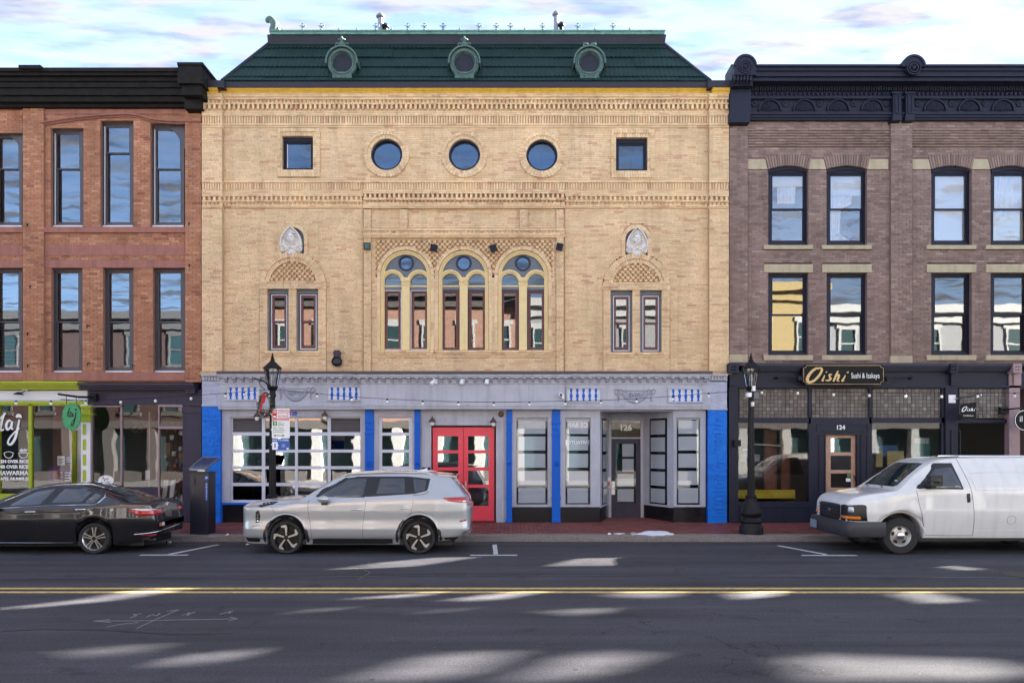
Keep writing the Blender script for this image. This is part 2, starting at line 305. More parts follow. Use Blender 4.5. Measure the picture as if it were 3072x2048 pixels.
# ---------------------------------------------------------------- ground, road, pavement
KERB = -3.1
def asphalt():
    m = bpy.data.materials.new('asphalt'); m.use_nodes = True; t = m.node_tree; b = t.nodes['Principled BSDF']; MATS['asphalt'] = m
    g = N('ShaderNodeNewGeometry', t); P = g.outputs['Position']
    def noise(scale, detail, vec=P, rough=.6):
        n = N('ShaderNodeTexNoise', t); n.inputs['Scale'].default_value = scale; n.inputs['Detail'].default_value = detail; n.inputs['Roughness'].default_value = rough; Lk(vec, n.inputs['Vector'], t); return n.outputs[0]
    def rng(v, a, b_, c, d):
        r = N('ShaderNodeMapRange', t)
        for i, q in enumerate((a, b_, c, d)): r.inputs[i + 1].default_value = q
        Lk(v, r.inputs[0], t); return r.outputs[0]
    def mul(a, b_):
        q = N('ShaderNodeMath', t, operation='MULTIPLY'); Lk(a, q.inputs[0], t); Lk(b_, q.inputs[1], t); return q.outputs[0]
    mp_ = N('ShaderNodeMapping', t); mp_.inputs['Scale'].default_value = (.12, 1.6, 1); Lk(P, mp_.inputs[0], t)
    a = rng(noise(1.2, 6, mp_.outputs[0]), .3, .7, .62, 1.32)                 # worn streaks along the lanes
    c = rng(noise(.5, 5), .3, .7, .88, 1.12); d = mul(rng(noise(110, 4), .3, .75, .5, 1.65), rng(noise(34, 3), .3, .7, .62, 1.42))
    vo = N('ShaderNodeTexVoronoi', t, feature='F1'); vo.inputs['Scale'].default_value = 55; Lk(P, vo.inputs['Vector'], t)
    e = rng(vo.outputs['Distance'], .05, .10, 2.3, 1)                          # pale aggregate
    wv = N('ShaderNodeMapping', t); wv.inputs['Scale'].default_value = (.28, .5, 1); Lk(P, wv.inputs[0], t)
    nn = N('ShaderNodeTexNoise', t); nn.inputs['Scale'].default_value = 2.2; nn.inputs['Detail'].default_value = 4; Lk(P, nn.inputs['Vector'], t)
    ad = N('ShaderNodeMixRGB', t, blend_type='ADD'); ad.inputs[0].default_value = .35; Lk(wv.outputs[0], ad.inputs[1], t); Lk(nn.outputs['Color'], ad.inputs[2], t)
    v2 = N('ShaderNodeTexVoronoi', t, feature='DISTANCE_TO_EDGE'); v2.inputs['Scale'].default_value = .9; Lk(ad.outputs[0], v2.inputs['Vector'], t)
    cr_ = rng(v2.outputs['Distance'], .0015, .006, .45, 1)
    msk = rng(noise(.35, 2), .52, .6, 0, 1)                                    # cracks only in places
    mxx = N('ShaderNodeMix', t); mxx.data_type = 'FLOAT'; Lk(msk, mxx.inputs[0], t); mxx.inputs[2].default_value = 1; Lk(cr_, mxx.inputs[3], t)
    oil = rng(noise(1.7, 3), .60, .72, 1, .62); spk = N('ShaderNodeTexVoronoi', t, feature='F1'); spk.inputs['Scale'].default_value = 1.9; Lk(P, spk.inputs['Vector'], t); sp_k = rng(spk.outputs['Distance'], .05, .075, .5, 1); spw = N('ShaderNodeTexVoronoi', t, feature='F1'); spw.inputs['Scale'].default_value = 3.1; Lk(P, spw.inputs['Vector'], t); spw_ = rng(spw.outputs['Distance'], .022, .034, 4.5, 1)
    f = mul(mul(mul(mul(a, c), mul(d, e)), mxx.outputs[0]), mul(mul(oil, sp_k), spw_))
    s = N('ShaderNodeVectorMath', t, operation='SCALE'); s.inputs[0].default_value = (.053, .051, .058); Lk(f, s.inputs['Scale'], t); Lk(s.outputs[0], b.inputs['Base Color'], t)
    b.inputs['Roughness'].default_value = .8; b.inputs['Specular IOR Level'].default_value = .3
    bp = N('ShaderNodeBump', t); bp.inputs['Strength'].default_value = .5; bp.inputs['Distance'].default_value = .006; Lk(d, bp.inputs['Height'], t); Lk(bp.outputs[0], b.inputs['Normal'], t)
asphalt()
mat('ground_earth', (.12, .11, .10), .9); mat('granite', (.19, .165, .15), .8, var=.35, scale=22, bump=.5, bscale=40); mat('concrete', (.22, .21, .20), .85, var=.15)
mat('road_white', (.55, .56, .57), .7, var=.35, scale=16, stain=.3); mat('road_yellow', (.58, .40, .12), .7, var=.4, scale=14, stain=.3); mat('chalk', (.20, .205, .215), .8, var=.5, scale=30); mat('tar', (.018, .018, .022), .4); mat('snow', (.62, .65, .72), .7, var=.1, bump=.6, bscale=30)
struct(MB().box(-900, 900, -900, 900, -.5, -.03).obj('ground', 'ground_earth'))
struct(MB().box(-150, 150, -15.2, KERB, -.3, 0).obj('road', 'asphalt'))
sw = struct(MB().box(-60, 60, KERB + .3, .6, -.2, .128).obj('sidewalk', 'paver_joint'))
struct(MB().box(-60, 60, -40, -15.2, -.2, .12).obj('far_sidewalk', 'concrete'))
kb = struct(MB().box(-60, 60, KERB + .012, KERB + .3, -.2, .138).obj('kerb', 'granite'))
x = -16.0
while x < 16:
    l = random.uniform(1.6, 2.4); mb = MB(); n = 14                            # rough split granite, worn top edge
    prof = [(-.004, -.05), (-.004, .095), (.012, .135), (.06, .152), (.298, .152)]
    vs_ = []; fs_ = []
    for i in range(n + 1):
        for j, (dy_, z_) in enumerate(prof): vs_.append((x + .006 + (l - .012) * i / n, KERB + dy_ + random.uniform(-.014, .012) * (j < 4), z_ + random.uniform(-.008, .006) * (0 < j < 4)))
    q = len(prof)
    for i in range(n):
        for j in range(q - 1): fs_.append((i * q + j, (i + 1) * q + j, (i + 1) * q + j + 1, i * q + j + 1))
    mb.add(vs_, fs_).obj('kerb_stone', 'granite', kb, 40); x += l
# pavers: running bond along the street, nearest 300 as single bricks
B = MB(); pool = []; rows = int((.4 - (KERB + .3)) / .105)
for r_ in range(rows):
    y0 = KERB + .302 + r_ * .105; p = -15 + (r_ % 2) * .105
    while p < 15:
        pool.append((p, y0)); p += .21
pool.sort(key=lambda q: (q[1] > -2.45, abs(q[0] - 1.2)))
um = MB().box(-.1, .1, -.048, .048, -.03, 0).mesh('paver'); um.materials.append(MATS['paver'])
for i, (a, b) in enumerate(pool):
    z_ = .146 + random.uniform(-.003, .004)
    if i < 300:
        o = bpy.data.objects.new('paver', um); col.objects.link(o); o.location = (a + .105, b + .0525, z_); o.rotation_euler = (random.uniform(-.01, .01), random.uniform(-.01, .01), random.uniform(-.01, .01)); o.parent = sw
    else: B.box(a + .005, a + .205, b + .0045, b + .1005, .12, z_, random.random())
B.obj('paver_field', 'paver', sw, kind='stuff')
def sheet(name, poly, z, m):                                                   # poly (x,y), thin slab
    n = len(poly); a_ = sum(poly[i][0] * poly[(i + 1) % n][1] - poly[(i + 1) % n][0] * poly[i][1] for i in range(n))
    if a_ < 0: poly = poly[::-1]
    v = [(p[0], p[1], z) for p in poly] + [(p[0], p[1], z - .006) for p in poly]
    f = [tuple(range(n))] + [(i, n + i, n + (i + 1) % n, (i + 1) % n) for i in range(n)]
    return struct(MB().add(v, f).obj(name, m))
def road_line(name, a, b, wd, m, z=.004):
    d = Vector((b[0] - a[0], b[1] - a[1])).normalized(); q = Vector((-d.y, d.x)) * wd / 2; pts = []; n = max(2, int((Vector(b) - Vector(a)).length / .6)); up = []; dn = []
    for i in range(n + 1):
        p = Vector(a).lerp(Vector(b), i / n); e = random.uniform(.92, 1.05); up.append(tuple(p + q * e)); dn.append(tuple(p - q * random.uniform(.92, 1.05)))
    return sheet(name, up + dn[::-1], z, m)
for yy in (-8.82, -9.12): road_line('yellow_line', (-60, yy), (60, yy), .115, 'road_yellow')
for (h0, h1, hy, s0, s1) in (((420), (564), 1664, (508, 1662), (655, 1633)), (1410, 1552, 1664.5, (1487, 1662), (1484, 1633)), (2405, 2570, 1665, (2480, 1663), (2335, 1636))):
    a, b = G(h0, hy), G(h1, hy); road_line('parking_mark', (a[0], a[1]), (b[0], a[1]), .09, 'road_white')
    a, b = G(*s0), G(*s1); road_line('parking_mark', (a[0], a[1] + .03), b, .10, 'road_white')
# utility locate marks in faded chalk paint
for pts in ([(280, 1862), (420, 1861), (560, 1858), (712, 1855)], [(282, 1862), (330, 1857)], [(282, 1862), (332, 1866)], [(712, 1855), (690, 1850)], [(712, 1855), (688, 1861)], [(410, 1884), (470, 1856), (536, 1828)], [(536, 1828), (500, 1833)], [(390, 1852), (410, 1846), (400, 1842), (425, 1840)], [(440, 1850), (455, 1842), (470, 1846), (480, 1838)], [(320, 1880), (360, 1872), (415, 1866)], [(545, 1845), (570, 1836), (560, 1846), (585, 1834)], [(660, 1842), (690, 1833), (685, 1840), (698, 1832)]):
    for a, b in zip(pts, pts[1:]): road_line('chalk_mark', G(*a), G(*b), .014, 'chalk')
# sealed cracks
for pts in ([(1400, 1727), (1760, 1726), (2200, 1731), (2700, 1730), (3060, 1733)], [(0, 1738), (400, 1734), (800, 1731), (1300, 1726)], [(0, 1892), (150, 1886), (330, 1890), (520, 1903), (700, 1899)], [(1090, 1708), (1112, 1716), (1075, 1738)]):
    for a, b in zip(pts, pts[1:]): road_line('tar_seam', G(*a), G(*b), .05, 'tar', .003)
cx_, cy_ = G(3072, 1723)
mh = MB().lathe(cx_, cy_, [(.36, -.02), (.36, .003), (.33, .006), (.30, .004), (.02, .004)], 28).obj('manhole_cover', 'iron'); tag(mh, 'round iron manhole cover set in the road near the white van', 'manhole cover')
# left-over snow on the pavement
mb = MB()
for i in range(60):
    px = random.triangular(1830, 2030, 1965); x_, y_ = G(px, random.uniform(1597, 1604), .15); s_ = random.uniform(.02, .09) * (1.6 if 1930 < px < 2005 else .6)
    mb.ball((x_, y_, .145), s_, 8, (1.7, .8, .42))
o = mb.obj('snow', 'snow', smooth=60); o['kind'] = 'stuff'; o['label'] = 'small dirty heap of left-over snow along the brick pavement'; o['category'] = 'snow'

# grit and leaves in the gutter
mb = MB()
for i in range(900):
    x_ = random.uniform(-14, 14); y_ = KERB - abs(random.gauss(0, .12)) - .01; s_ = random.uniform(.006, .022); a = random.uniform(0, 3.1)
    mb.add([(x_ - s_ * math.cos(a), y_ - s_ * math.sin(a), .004), (x_ + s_, y_ - s_ * .4, .006), (x_ + s_ * math.cos(a), y_ + s_ * math.sin(a), .004 + s_ * .5), (x_ - s_ * .5, y_ + s_, .005)], [(0, 1, 2, 3)])
mat('leaf_litter', (.10, .07, .045), .9, var=.6, scale=30); o = mb.obj('gutter_grit', 'leaf_litter'); o['kind'] = 'stuff'; o['label'] = 'grit and dead leaf scraps lying along the gutter'
# ---------------------------------------------------------------- the cream brick building
BL, BR = 605, 2187
main = thing('cream_brick_building', 'cream brick three storey building with green mansard roof and round windows', 'building', (X(1396), 0, .15))
SX = (20.4) / FOC
B, Mo, pool = MB(), MB(), []
def pz(py, y=0.): return Z(py, y)
ops = []                                                            # openings in the flat wall
SQ = [(846, 939, 409, 509), (1848, 1943, 413, 512)]
RD = [(1159, 462), (1393, 463), (1626, 464)]
for a, b, c, d in SQ: ops.append(('r', X(a - 13), X(b + 13), Z(d + 20), Z(c - 24)))
for a, b in RD: ops.append(('c', X(a), Z(b), 67 * SX))
ops.append(('r', X(1089), X(1695), Z(1125), Z(569)))                # central bay
SIDE = [(878, 802, 865.5, 889, 954, 868, 1050), (1910, 1832, 1897, 1920.5, 1985, 872, 1055)]
for c, *_ in SIDE:
    ops.append(('r', X(c - 100), X(c + 100), Z(1125), Z(842))); ops.append(('c', X(c), Z(856), 97 * SX)); ops.append(('a', X(c), 43 * SX, Z(713), Z(790)))
wallops = ops
bricks(B, Mo, X(664), X(2130), Z(1118), Z(546), 0, .25, .0575, .008, ops, pool)
bricks(B, Mo, X(664), X(2130), Z(546), Z(382), 0, .25, .0575, .008, ops)
# --- proud courses
def courses(px0, px1, yb, first=True, only=None):
    """ledges, sawtooth, dentils, soldiers between px0 and px1 at wall plane yb"""
    S, D_, So, Le = MB(), MB(), MB(), MB()
    def ledge(p0, p1, out, n=1):
        y = yb - out; z1, z0 = Z(p0, y), Z(p1, y); h = (z1 - z0) / n
        for i in range(n):
            x_ = X(px0, y) - (.12 if i % 2 else 0)
            while x_ < X(px1, y):
                l = random.uniform(.2, .27); a, b = max(x_, X(px0, y)), min(x_ + l, X(px1, y)); x_ += l
                if b - a > .02: Le.box(a + .003, b - .003, y - random.uniform(0, .005), yb + .1, z0 + i * h + .003, z0 + (i + 1) * h - .003, random.random(), back=False)
    def saw(p0, p1, out, pitch=12.):
        y = yb - out; n = max(2, round((px1 - px0) / pitch)); w_ = (X(px1, y) - X(px0, y)) / n
        for i in range(n):
            a = X(px0, y) + i * w_; z0, z1 = Z(p1, y), Z(p0, y); m_ = a + w_ / 2
            S.add([(a + .004, yb, z0), (a + w_ - .004, yb, z0), (m_, y, z1 - .0), (a + .004, yb, z1), (a + w_ - .004, yb, z1), (m_, y + .03, z0)], [(0, 5, 2, 3), (5, 1, 4, 2), (3, 2, 4), (0, 1, 5)], random.random())
    def dent(p0, p1, out, pitch=14.3, fill=.46):
        y = yb - out; n = max(2, round((px1 - px0) / pitch)); w_ = (X(px1, y) - X(px0, y)) / n
        for i in range(n):
            a = X(px0, y) + (i + .27) * w_; D_.box(a, a + w_ * fill, y - random.uniform(0, .006), yb + .02, Z(p1, y), Z(p0, y), random.random(), back=False)
    def sold(p0, p1, out, pitch=8.):
        y = yb - out; n = max(2, round((px1 - px0) / pitch)); w_ = (X(px1, y) - X(px0, y)) / n; z0, z1 = Z(p1, y), Z(p0, y)
        for i in range(n):
            a = X(px0, y) + i * w_; c = a + w_ / 2; j = random.uniform(0, .008)
            pl = [(a + .002, yb + .01), (a + .008, y + .028 - j), (c - .012, y + .004 - j), (c + .012, y + .004 - j), (a + w_ - .008, y + .028 - j), (a + w_ - .002, yb + .01)]
            v = [(p[0], p[1], z0) for p in pl] + [(p[0], p[1], z1 - random.uniform(0, .012)) for p in pl]
            So.add(v, [(k, k + 1, 7 + k, 6 + k) for k in range(5)] + [(6, 7, 8, 9, 10, 11)], random.random())
    if only in (None, 'top'):
        ledge(280, 290, .10, 2); ledge(290, 299, .075, 2); saw(299, 309, .075); ledge(309, 313, .085); dent(313, 327, .075); ledge(327, 345, .015, 3); ledge(345, 348.5, .055); sold(348.5, 370, .045); ledge(370, 376, .05); ledge(377, 382.5, .028)
    if only in (None, 'low'):
        ledge(543, 548, .05); sold(548, 568, .035); ledge(568, 584, .012, 3); ledge(584, 589, .075); dent(589, 601, .06); ledge(601, 606, .07); saw(606, 616, .055); ledge(616, 621, .05); ledge(621, 625, .025)
    if only == 'bay':
        ledge(543, 548, .03); sold(548, 567, .015); ledge(567, 569, .02); ledge(569, 576, .10, 1); ledge(576, 581, .12); dent(581, 593, .10); ledge(593, 600, .11); saw(600, 608, .09); ledge(608, 620, .06, 2); ledge(620, 625, .035); ledge(686, 692, .05); saw(692, 700, .05); ledge(700, 706, .06); ledge(706, 712, .035)
    for n_, q in (('sawtooth_course', S), ('dentil_course', D_), ('soldier_course', So), ('ledge_course', Le)): q.obj(n_, 'cream_brick', main, kind='stuff')
courses(666, 2128, 0, only='top'); courses(666, 1090, 0, only='low'); courses(1694, 2128, 0, only='low')
o_ = MB(); o_.box(X(664), X(2130), .011, .06, Z(382), Z(270)); o_.obj('frieze_backing', 'cream_mortar', main)
PIL = -.15
for a, b in ((BL, 666), (2128, BR)):
    bricks(B, Mo, X(a, PIL), X(b, PIL), Z(1112, PIL), Z(621, PIL), PIL, .25, .0575, .008, (), pool, depth=.2)
    bricks(B, Mo, X(a, PIL), X(b, PIL), Z(546, PIL), Z(382, PIL), PIL, .25, .0575, .008, (), depth=.2)
    Mo.box(X(a, PIL) + .005, X(b, PIL) - .005, PIL + .012, .05, Z(621, PIL), Z(546, PIL)); Mo.box(X(a, PIL) + .005, X(b, PIL) - .005, PIL + .012, .05, Z(382, PIL), Z(270, PIL))
    courses(a, b, PIL)
    for i in range(4):                                              # corbelled foot
        e = 2.2 * (i + 1); Mo.pbox(a - e, b + e, 1112 + i * 2.6, 1112 + (i + 1) * 2.6, PIL - .02 * (i + 1), .2)
# --- surrounds of the upper windows
SR = MB()
for a, b, c, d in SQ:
    y = -.045
    for (p0, p1, q0, q1, yy, vert) in ((a - 13, b + 20, c - 25, c - 14, y, 1), (a - 13, b + 20, d + 8, d + 21, y, 1), (a - 14, a - 6, c - 14, d + 8, y, 0), (b + 9, b + 21, c - 14, d + 8, y, 0), (a - 6, b + 9, c - 14, c - 1, y + .03, 1), (a - 6, b + 9, d, d + 8, y + .03, 1), (a - 6, a, c - 1, d, y + .03, 0), (b, b + 9, c - 1, d, y + .03, 0)):
        n = max(1, round((p1 - p0) / 8)) if vert else max(1, round((q1 - q0) / 7))
        for i in range(n):
            if vert: SR.pbox(p0 + (p1 - p0) * i / n + .4, p0 + (p1 - p0) * (i + 1) / n - .4, q0, q1, yy - random.uniform(0, .008), .3, random.random())
            else: SR.pbox(p0, p1, q0 + (q1 - q0) * i / n + .4, q0 + (q1 - q0) * (i + 1) / n - .4, yy - random.uniform(0, .008), .3, random.random())
for a, b in RD:
    y = -.05; s = SX * (1 + y / CAM_D)
    Mo.arc(X(a), Z(b), 58 * SX, 77 * SX, 0, 2 * math.pi, 40, .014, .08)
    SR.arc(X(a, y), Z(b, y), 58.5 * s, 69 * s, 0, 2 * math.pi, 44, y, .02, .05, True, .008); SR.arc(X(a, y), Z(b, y), 47.5 * s, 58.5 * s, 0, 2 * math.pi, 38, y + .03, .3, .04, True)
SR.obj('window_surround', 'cream_brick', main, kind='stuff')
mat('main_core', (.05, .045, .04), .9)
def win(name, parent, m): return None
def square_window(a, b, c, d, blinds):
    x0, x1, z0, z1 = X(a), X(b), Z(d), Z(c); fr = MB().frame(x0, x1, z0, z1, .055, .10, .2, .05, .11); fr.frame(x0 + .055, x1 - .055, z0 + .05, z1 - .11, .04, .13, .2)
    fo = fr.obj('window', 'navy', main); MB().box(x0 + .09, x1 - .09, .17, .175, z0 + .09, z1 - .15).obj('pane', 'glass_blue', fo)
    if blinds:
        MB().box((x0 + x1) / 2 - .03, (x0 + x1) / 2 + .03, .18, .2, z0 + .09, z0 + .5).obj('mullion', 'navy', fo)
        for u in (x0 + .1, (x0 + x1) / 2 + .04): MB().box(u, u + .33, .21, .22, z0 + .1, z0 + .47).obj('paper_sheet', 'cream_blind', fo)
    else: MB().box(x0 + .095, x0 + .115, .15, .169, z0 + .1, z1 - .16).obj('white_bead', 'white_paint', fo)
square_window(*SQ[0], False); square_window(*SQ[1], True)
for k, (a, b) in enumerate(RD):
    x_, z_ = X(a), Z(b); fo = MB().lathe(x_, 0, [(.44, .06), (.44, .2), (.375, .2), (.375, .10), (.40, .07), (.44, .06)], 48, 'y', z_, cap=False).obj('window', 'navy', main, 40)
    MB().prism(circ(x_, z_, .38, 40), .16, .166).obj('pane', 'glass_blue', fo)
    if k == 2:
        MB().box(x_ - .03, x_ + .02, .2, .23, z_ - .33, z_ + .2).box(x_ - .3, x_ + .3, .2, .23, z_ + .17, z_ + .22).obj('mullion', 'pink_frame', fo); MB().prism([(p[0], min(p[1], z_ + .17)) for p in circ(x_, z_, .36, 32)], .25, .26).obj('blind', 'shade', fo)
    if k == 1:
        mb = MB(); mb.tube([(x_ + .02, .4, z_ - .4), (x_ + .05, .4, z_ + .3)], .03); mb.tube([(x_ + .15, .4, z_ - .4), (x_ + .13, .4, z_ + .3)], .03)
        for q in range(5): mb.tube([(x_ + .03, .4, z_ - .32 + q * .13), (x_ + .14, .4, z_ - .22 + q * .13)], .02, 6)
        mb.tube([(x_ - .2, .4, z_ + .02), (x_ + .03, .4, z_ - .05)], .025, 6); mb.tube([(x_ - .2, .4, z_ - .3), (x_ + .03, .4, z_ - .28)], .025, 6); mb.obj('plant_frame', 'copper', fo)
# --- side panels with paired windows and face plaque
mat('plaster', (.6, .54, .49))
def lattice(mb, x0, x1, z0, z1, yf, inside, cw=.142, ch=.076):      # alternating projecting headers with dark pockets
    r_ = 0; z_ = z0
    while z_ < z1:
        p = x0 - (r_ % 2) * cw / 2
        while p < x1:
            c = (p + cw / 2, z_ + ch / 2)
            if inside(*c):
                w_ = cw * .80
                mb.add([(c[0] - w_ / 2, yf + .03, z_ + ch), (c[0] + w_ / 2, yf + .03, z_ + ch), (c[0] + w_ * .42, yf - .045, z_ + ch * .92), (c[0] - w_ * .42, yf - .045, z_ + ch * .95), (c[0] - w_ * .24, yf - .03, z_ + ch * .12), (c[0] + w_ * .24, yf - .03, z_ + ch * .12), (c[0] - w_ * .2, yf + .03, z_ + ch * .05), (c[0] + w_ * .2, yf + .03, z_ + ch * .05)],
                       [(3, 4, 5, 2), (0, 3, 2, 1), (0, 6, 4, 3), (1, 2, 5, 7), (4, 6, 7, 5)], random.random())
            p += cw
        z_ += ch; r_ += 1
def face_plaque(cx, zt, zb, yf):
    hw = .30; H_ = zt - zb; nx, nz = 56, 84
    def half(v):                                                    # half-width at height v (0 bottom .. 1 top)
        if v < .15: return hw * (.40 + v)
        if v < .40: return hw * min(1, .62 + .38 * math.sqrt(max(0, 1 - ((.30 - v) / .15) ** 2)) if v < .30 else 1)
        h_ = .6 * H_; R_ = (hw * hw + h_ * h_) / (2 * hw); return max(0, math.sqrt(max(0, R_ * R_ - ((v - .4) * H_) ** 2)) - (R_ - hw))
    def g(u, v, cu, cv, su, sv): return math.exp(-((u - cu) / su) ** 2 - ((v - cv) / sv) ** 2)
    def hgt(u, v):                                                  # u in metres, v 0..1
        a = abs(u); h = 0
        f = ((u / .10)) ** 2 + ((v - .60) / .165) ** 2
        if f < 1: h = .065 * math.sqrt(1 - f) + .02                  # face oval
        h += .05 * g(u, v, 0, .575, .016, .05) + .012 * g(a, v, .045, .655, .035, .014) - .03 * g(a, v, .042, .628, .026, .014) + .010 * g(a, v, .042, .625, .014, .009)
        h += .022 * g(u, v, 0, .505, .038, .011) - .016 * g(u, v, 0, .494, .034, .006) + .014 * g(u, v, 0, .478, .03, .010) + .02 * g(u, v, 0, .45, .03, .02) + .014 * g(a, v, .055, .55, .03, .04)
        if f >= 1 and v > .36:                                       # curls of hair
            h += .05 * math.exp(-((math.hypot(u / .16, (v - .62) / .24) - .85) / .32) ** 2) * (.6 + .4 * math.sin(60 * u + 9 * math.sin(38 * v)) * math.cos(44 * v + 20 * a))
        h += .05 * g(u, v, 0, .80, .07, .05)
        for cv, r_ in ((.275, .098),):                              # rosettes
            d = math.hypot(a - .195, (v - cv) * H_); 
            if d < r_: h = max(h, .03 + .02 * math.cos(d / r_ * 9))
        h += .06 * g(u, v, 0, .34, .06, .05) + .05 * g(u, v, 0, .14, .07, .07) * (1 + .4 * math.sin(70 * u) * math.sin(50 * v)) + .03 * g(a, v, .09, .3, .03, .03)
        e = half(v) - a
        if v > .36 and e < .038: h = max(h, .055)                     # rim
        return max(0, h)
    v = []; f = []
    for j in range(nz + 1):
        t = j / nz; wv = max(half(t), .004)
        for i in range(nx + 1):
            u = -wv + 2 * wv * i / nx; edge = i in (0, nx) or j in (0, nz); v.append((cx + u, yf - (0 if edge else .03 + 1.9 * hgt(u, t)), zb + t * H_))
    for j in range(nz):
        for i in range(nx): k = j * (nx + 1) + i; f.append((k, k + 1, k + nx + 2, k + nx + 1))
    return MB().add(v, f).obj('face_plaque', 'plaster', main, 70, label='pale carved face plaque with curled hair and rosettes')
Lt, SB = MB(), MB()
for (c, w0, w1, w2, w3, wt, wb) in SIDE:
    y = -.055; s = SX * (1 + y / CAM_D); xc = X(c, y); dy_ = wt - 868
    pops = [('r', X(w0, y), X(w1, y), Z(wb + 1, y), Z(wt, y)), ('r', X(w2, y), X(w3, y), Z(wb + 1, y), Z(wt, y))]
    bricks(B, Mo, X(c - 100, y), X(c + 100, y), Z(1118, y), Z(866 + dy_, y), y, .25, .0575, .008, pops, pool, depth=.12)
    for q in range(4):                                              # impost courses
        yy = y - (.035 if q in (0, 3) else .02); z_ = 842 + dy_ + q * 6
        p = c - 101
        while p < c + 99:
            l = random.uniform(20, 27); SB.pbox(p + .4, min(p + l, c + 101) - .4, z_ + .4, z_ + 5.6, yy, .2, random.random()); p += l
    zc = Z(856 + dy_, y); a0 = math.asin(min(1, (Z(842 + dy_, y) - zc) / (85 * s)))
    SB.arc(xc, zc, 72 * s, 84 * s, a0, math.pi - a0, 26, y + .01, .1, .04, True); SB.arc(xc, zc, 84 * s, 99 * s, a0 * .8, math.pi - a0 * .8, 34, y - .03, .1, .05, True, .01)
    Mo.prism([(xc + 100 * s * .97 * math.cos(a0 + (math.pi - 2 * a0) * i / 24), zc + 97 * s * math.sin(a0 + (math.pi - 2 * a0) * i / 24)) for i in range(25)], .03, .08)
    lattice(Lt, xc - 72 * s, xc + 72 * s, Z(841 + dy_, y), Z(785 + dy_, y), y + .06, lambda u, v_: (u - xc) ** 2 + (v_ - zc) ** 2 < (70 * s) ** 2)
    # niche
    zn = Z(715 + dy_, y); nw = 33.5 * s
    SB.arc(xc, zn, nw, nw + 11.5 * s, 0, math.pi, 20, y + .01, .1, .05, True, .01)
    for sd in (-1, 1):
        for q in range(6):
            SB.box(*sorted((xc + sd * nw, xc + sd * (nw + 11.5 * s))), y + .01, .1, zn - (q + 1) * 8.2 * s + .004, zn - q * 8.2 * s, random.random())
        SB.prism([(xc + sd * (nw - .06), zn - .60), (xc + sd * (nw + .04), zn - .5), (xc + sd * (nw + .1), zn - .46), (xc + sd * (nw + .02), zn - .68)], y + .01, .1, random.random())
    Mo.arc(xc, zn, nw, nw + 18 * s, 0, math.pi, 20, .014, .08)
    MB().prism(archpts(xc, nw + .02, zn, zn - .62), .06, .09).obj('niche_back', 'grey_trim', main)
    face_plaque(X(c - 4 if c < 1000 else c + 1, y), Z(680 + dy_, y), Z(773 + dy_, y), -.03)
    for (a, b) in ((w0, w1), (w2, w3)):                              # sills + double hung sashes
        for q in range(2):
            p = a - 9 + q * 2
            while p < b + 5 - q * 2:
                l = random.uniform(18, 24); e = min(p + l, b + 6 - q * 2); SB.pbox(p + .3, e - .3, wb + 2 + q * 7, wb + 8.4 + q * 7, y - .06 + q * .03, .2, random.random()); p = e
        x0, x1, z0, z1 = X(a), X(b), Z(wb), Z(wt)
        fo = MB().frame(x0, x1, z0, z1, .06, .06, .19, .03, .11).obj('window', 'grey_trim', main)
        u0, u1 = x0 + .08, x1 - .065
        MB().frame(u0, u1, z0 + .035, z1 - .125, .02, .085, .15).obj('white_bead', 'white_paint', fo)
        zm = z0 + (z1 - z0) * .47
        MB().frame(u0 + .02, u1 - .02, zm - .01, z1 - .145, .062, .10, .15, .05, .07).obj('upper_sash', 'sash_red', fo); MB().frame(u0 + .02, u1 - .02, z0 + .05, zm + .03, .062, .13, .175, .10, .05).obj('lower_sash', 'sash_red', fo)
        MB().box(u0 + .08, u1 - .08, .125, .13, zm + .03, z1 - .2).obj('pane', 'glass_wavy', fo); MB().box(u0 + .08, u1 - .08, .155, .16, z0 + .14, zm - .01).obj('pane', 'glass_wavy', fo)
SB.obj('brick_trim', 'cream_brick', main, kind='stuff')
# --- central bay
y = -.10; yi = -.03; s = SX * (1 + y / CAM_D); ARC = [1216.5, 1390.6, 1569]
for a, b in ((1091, 1113), (1669, 1691)): bricks(B, Mo, X(a, y), X(b, y), Z(1118, y), Z(628, y), y, .2, .0575, .008, (), pool, depth=.15)
for a, b in ((1200, 1223), (1559, 1583)): bricks(B, Mo, X(a, y), X(b, y), Z(686, y), Z(628, y), y, .2, .0575, .008, (), pool, depth=.15)
bricks(B, Mo, X(1113, yi), X(1669, yi), Z(684, yi), Z(626, yi), yi, .25, .0575, .008, (), pool)
bricks(B, Mo, X(1113, y), X(1669, y), Z(714, y), Z(684, y), y + .02, .25, .0575, .008, (), None, depth=.15)
Mo.pbox(1091, 1693, 569, 626, y + .02, .1)
Mo.pbox(1084, 1700, 556, 582, .013, .08)
for a, b in ((1084, 1093), (1689, 1700)): Mo.pbox(a, b, 569, 1118, .013, .08)
courses(1089, 1695, y + .02, only='bay'); 
zs = Z(825, yi); bo = [('a', X(c, yi), 80 * SX, zs, Z(1050, yi)) for c in ARC] + [('r', X(1127, yi), X(1657, yi), Z(828, yi), Z(722, yi))]
bo2 = [('a', X(c, yi), 74 * SX, zs, Z(1050, yi)) for c in ARC]
bricks(B, Mo, X(1113, yi), X(1669, yi), Z(1118, yi), Z(714, yi), yi, .2, .0575, .008, bo, pool)
def in_lat(u, v_): return Z(900, yi) < v_ < Z(722, yi) and not any(((u - X(c, yi)) ** 2 + (v_ - zs) ** 2 < (86 * SX) ** 2 and v_ > zs) or (abs(u - X(c, yi)) < 86 * SX and v_ <= zs) for c in ARC) and v_ > Z(828, yi)
lattice(Lt, X(1127, yi), X(1657, yi), Z(828, yi), Z(722, yi), yi + .03, in_lat)
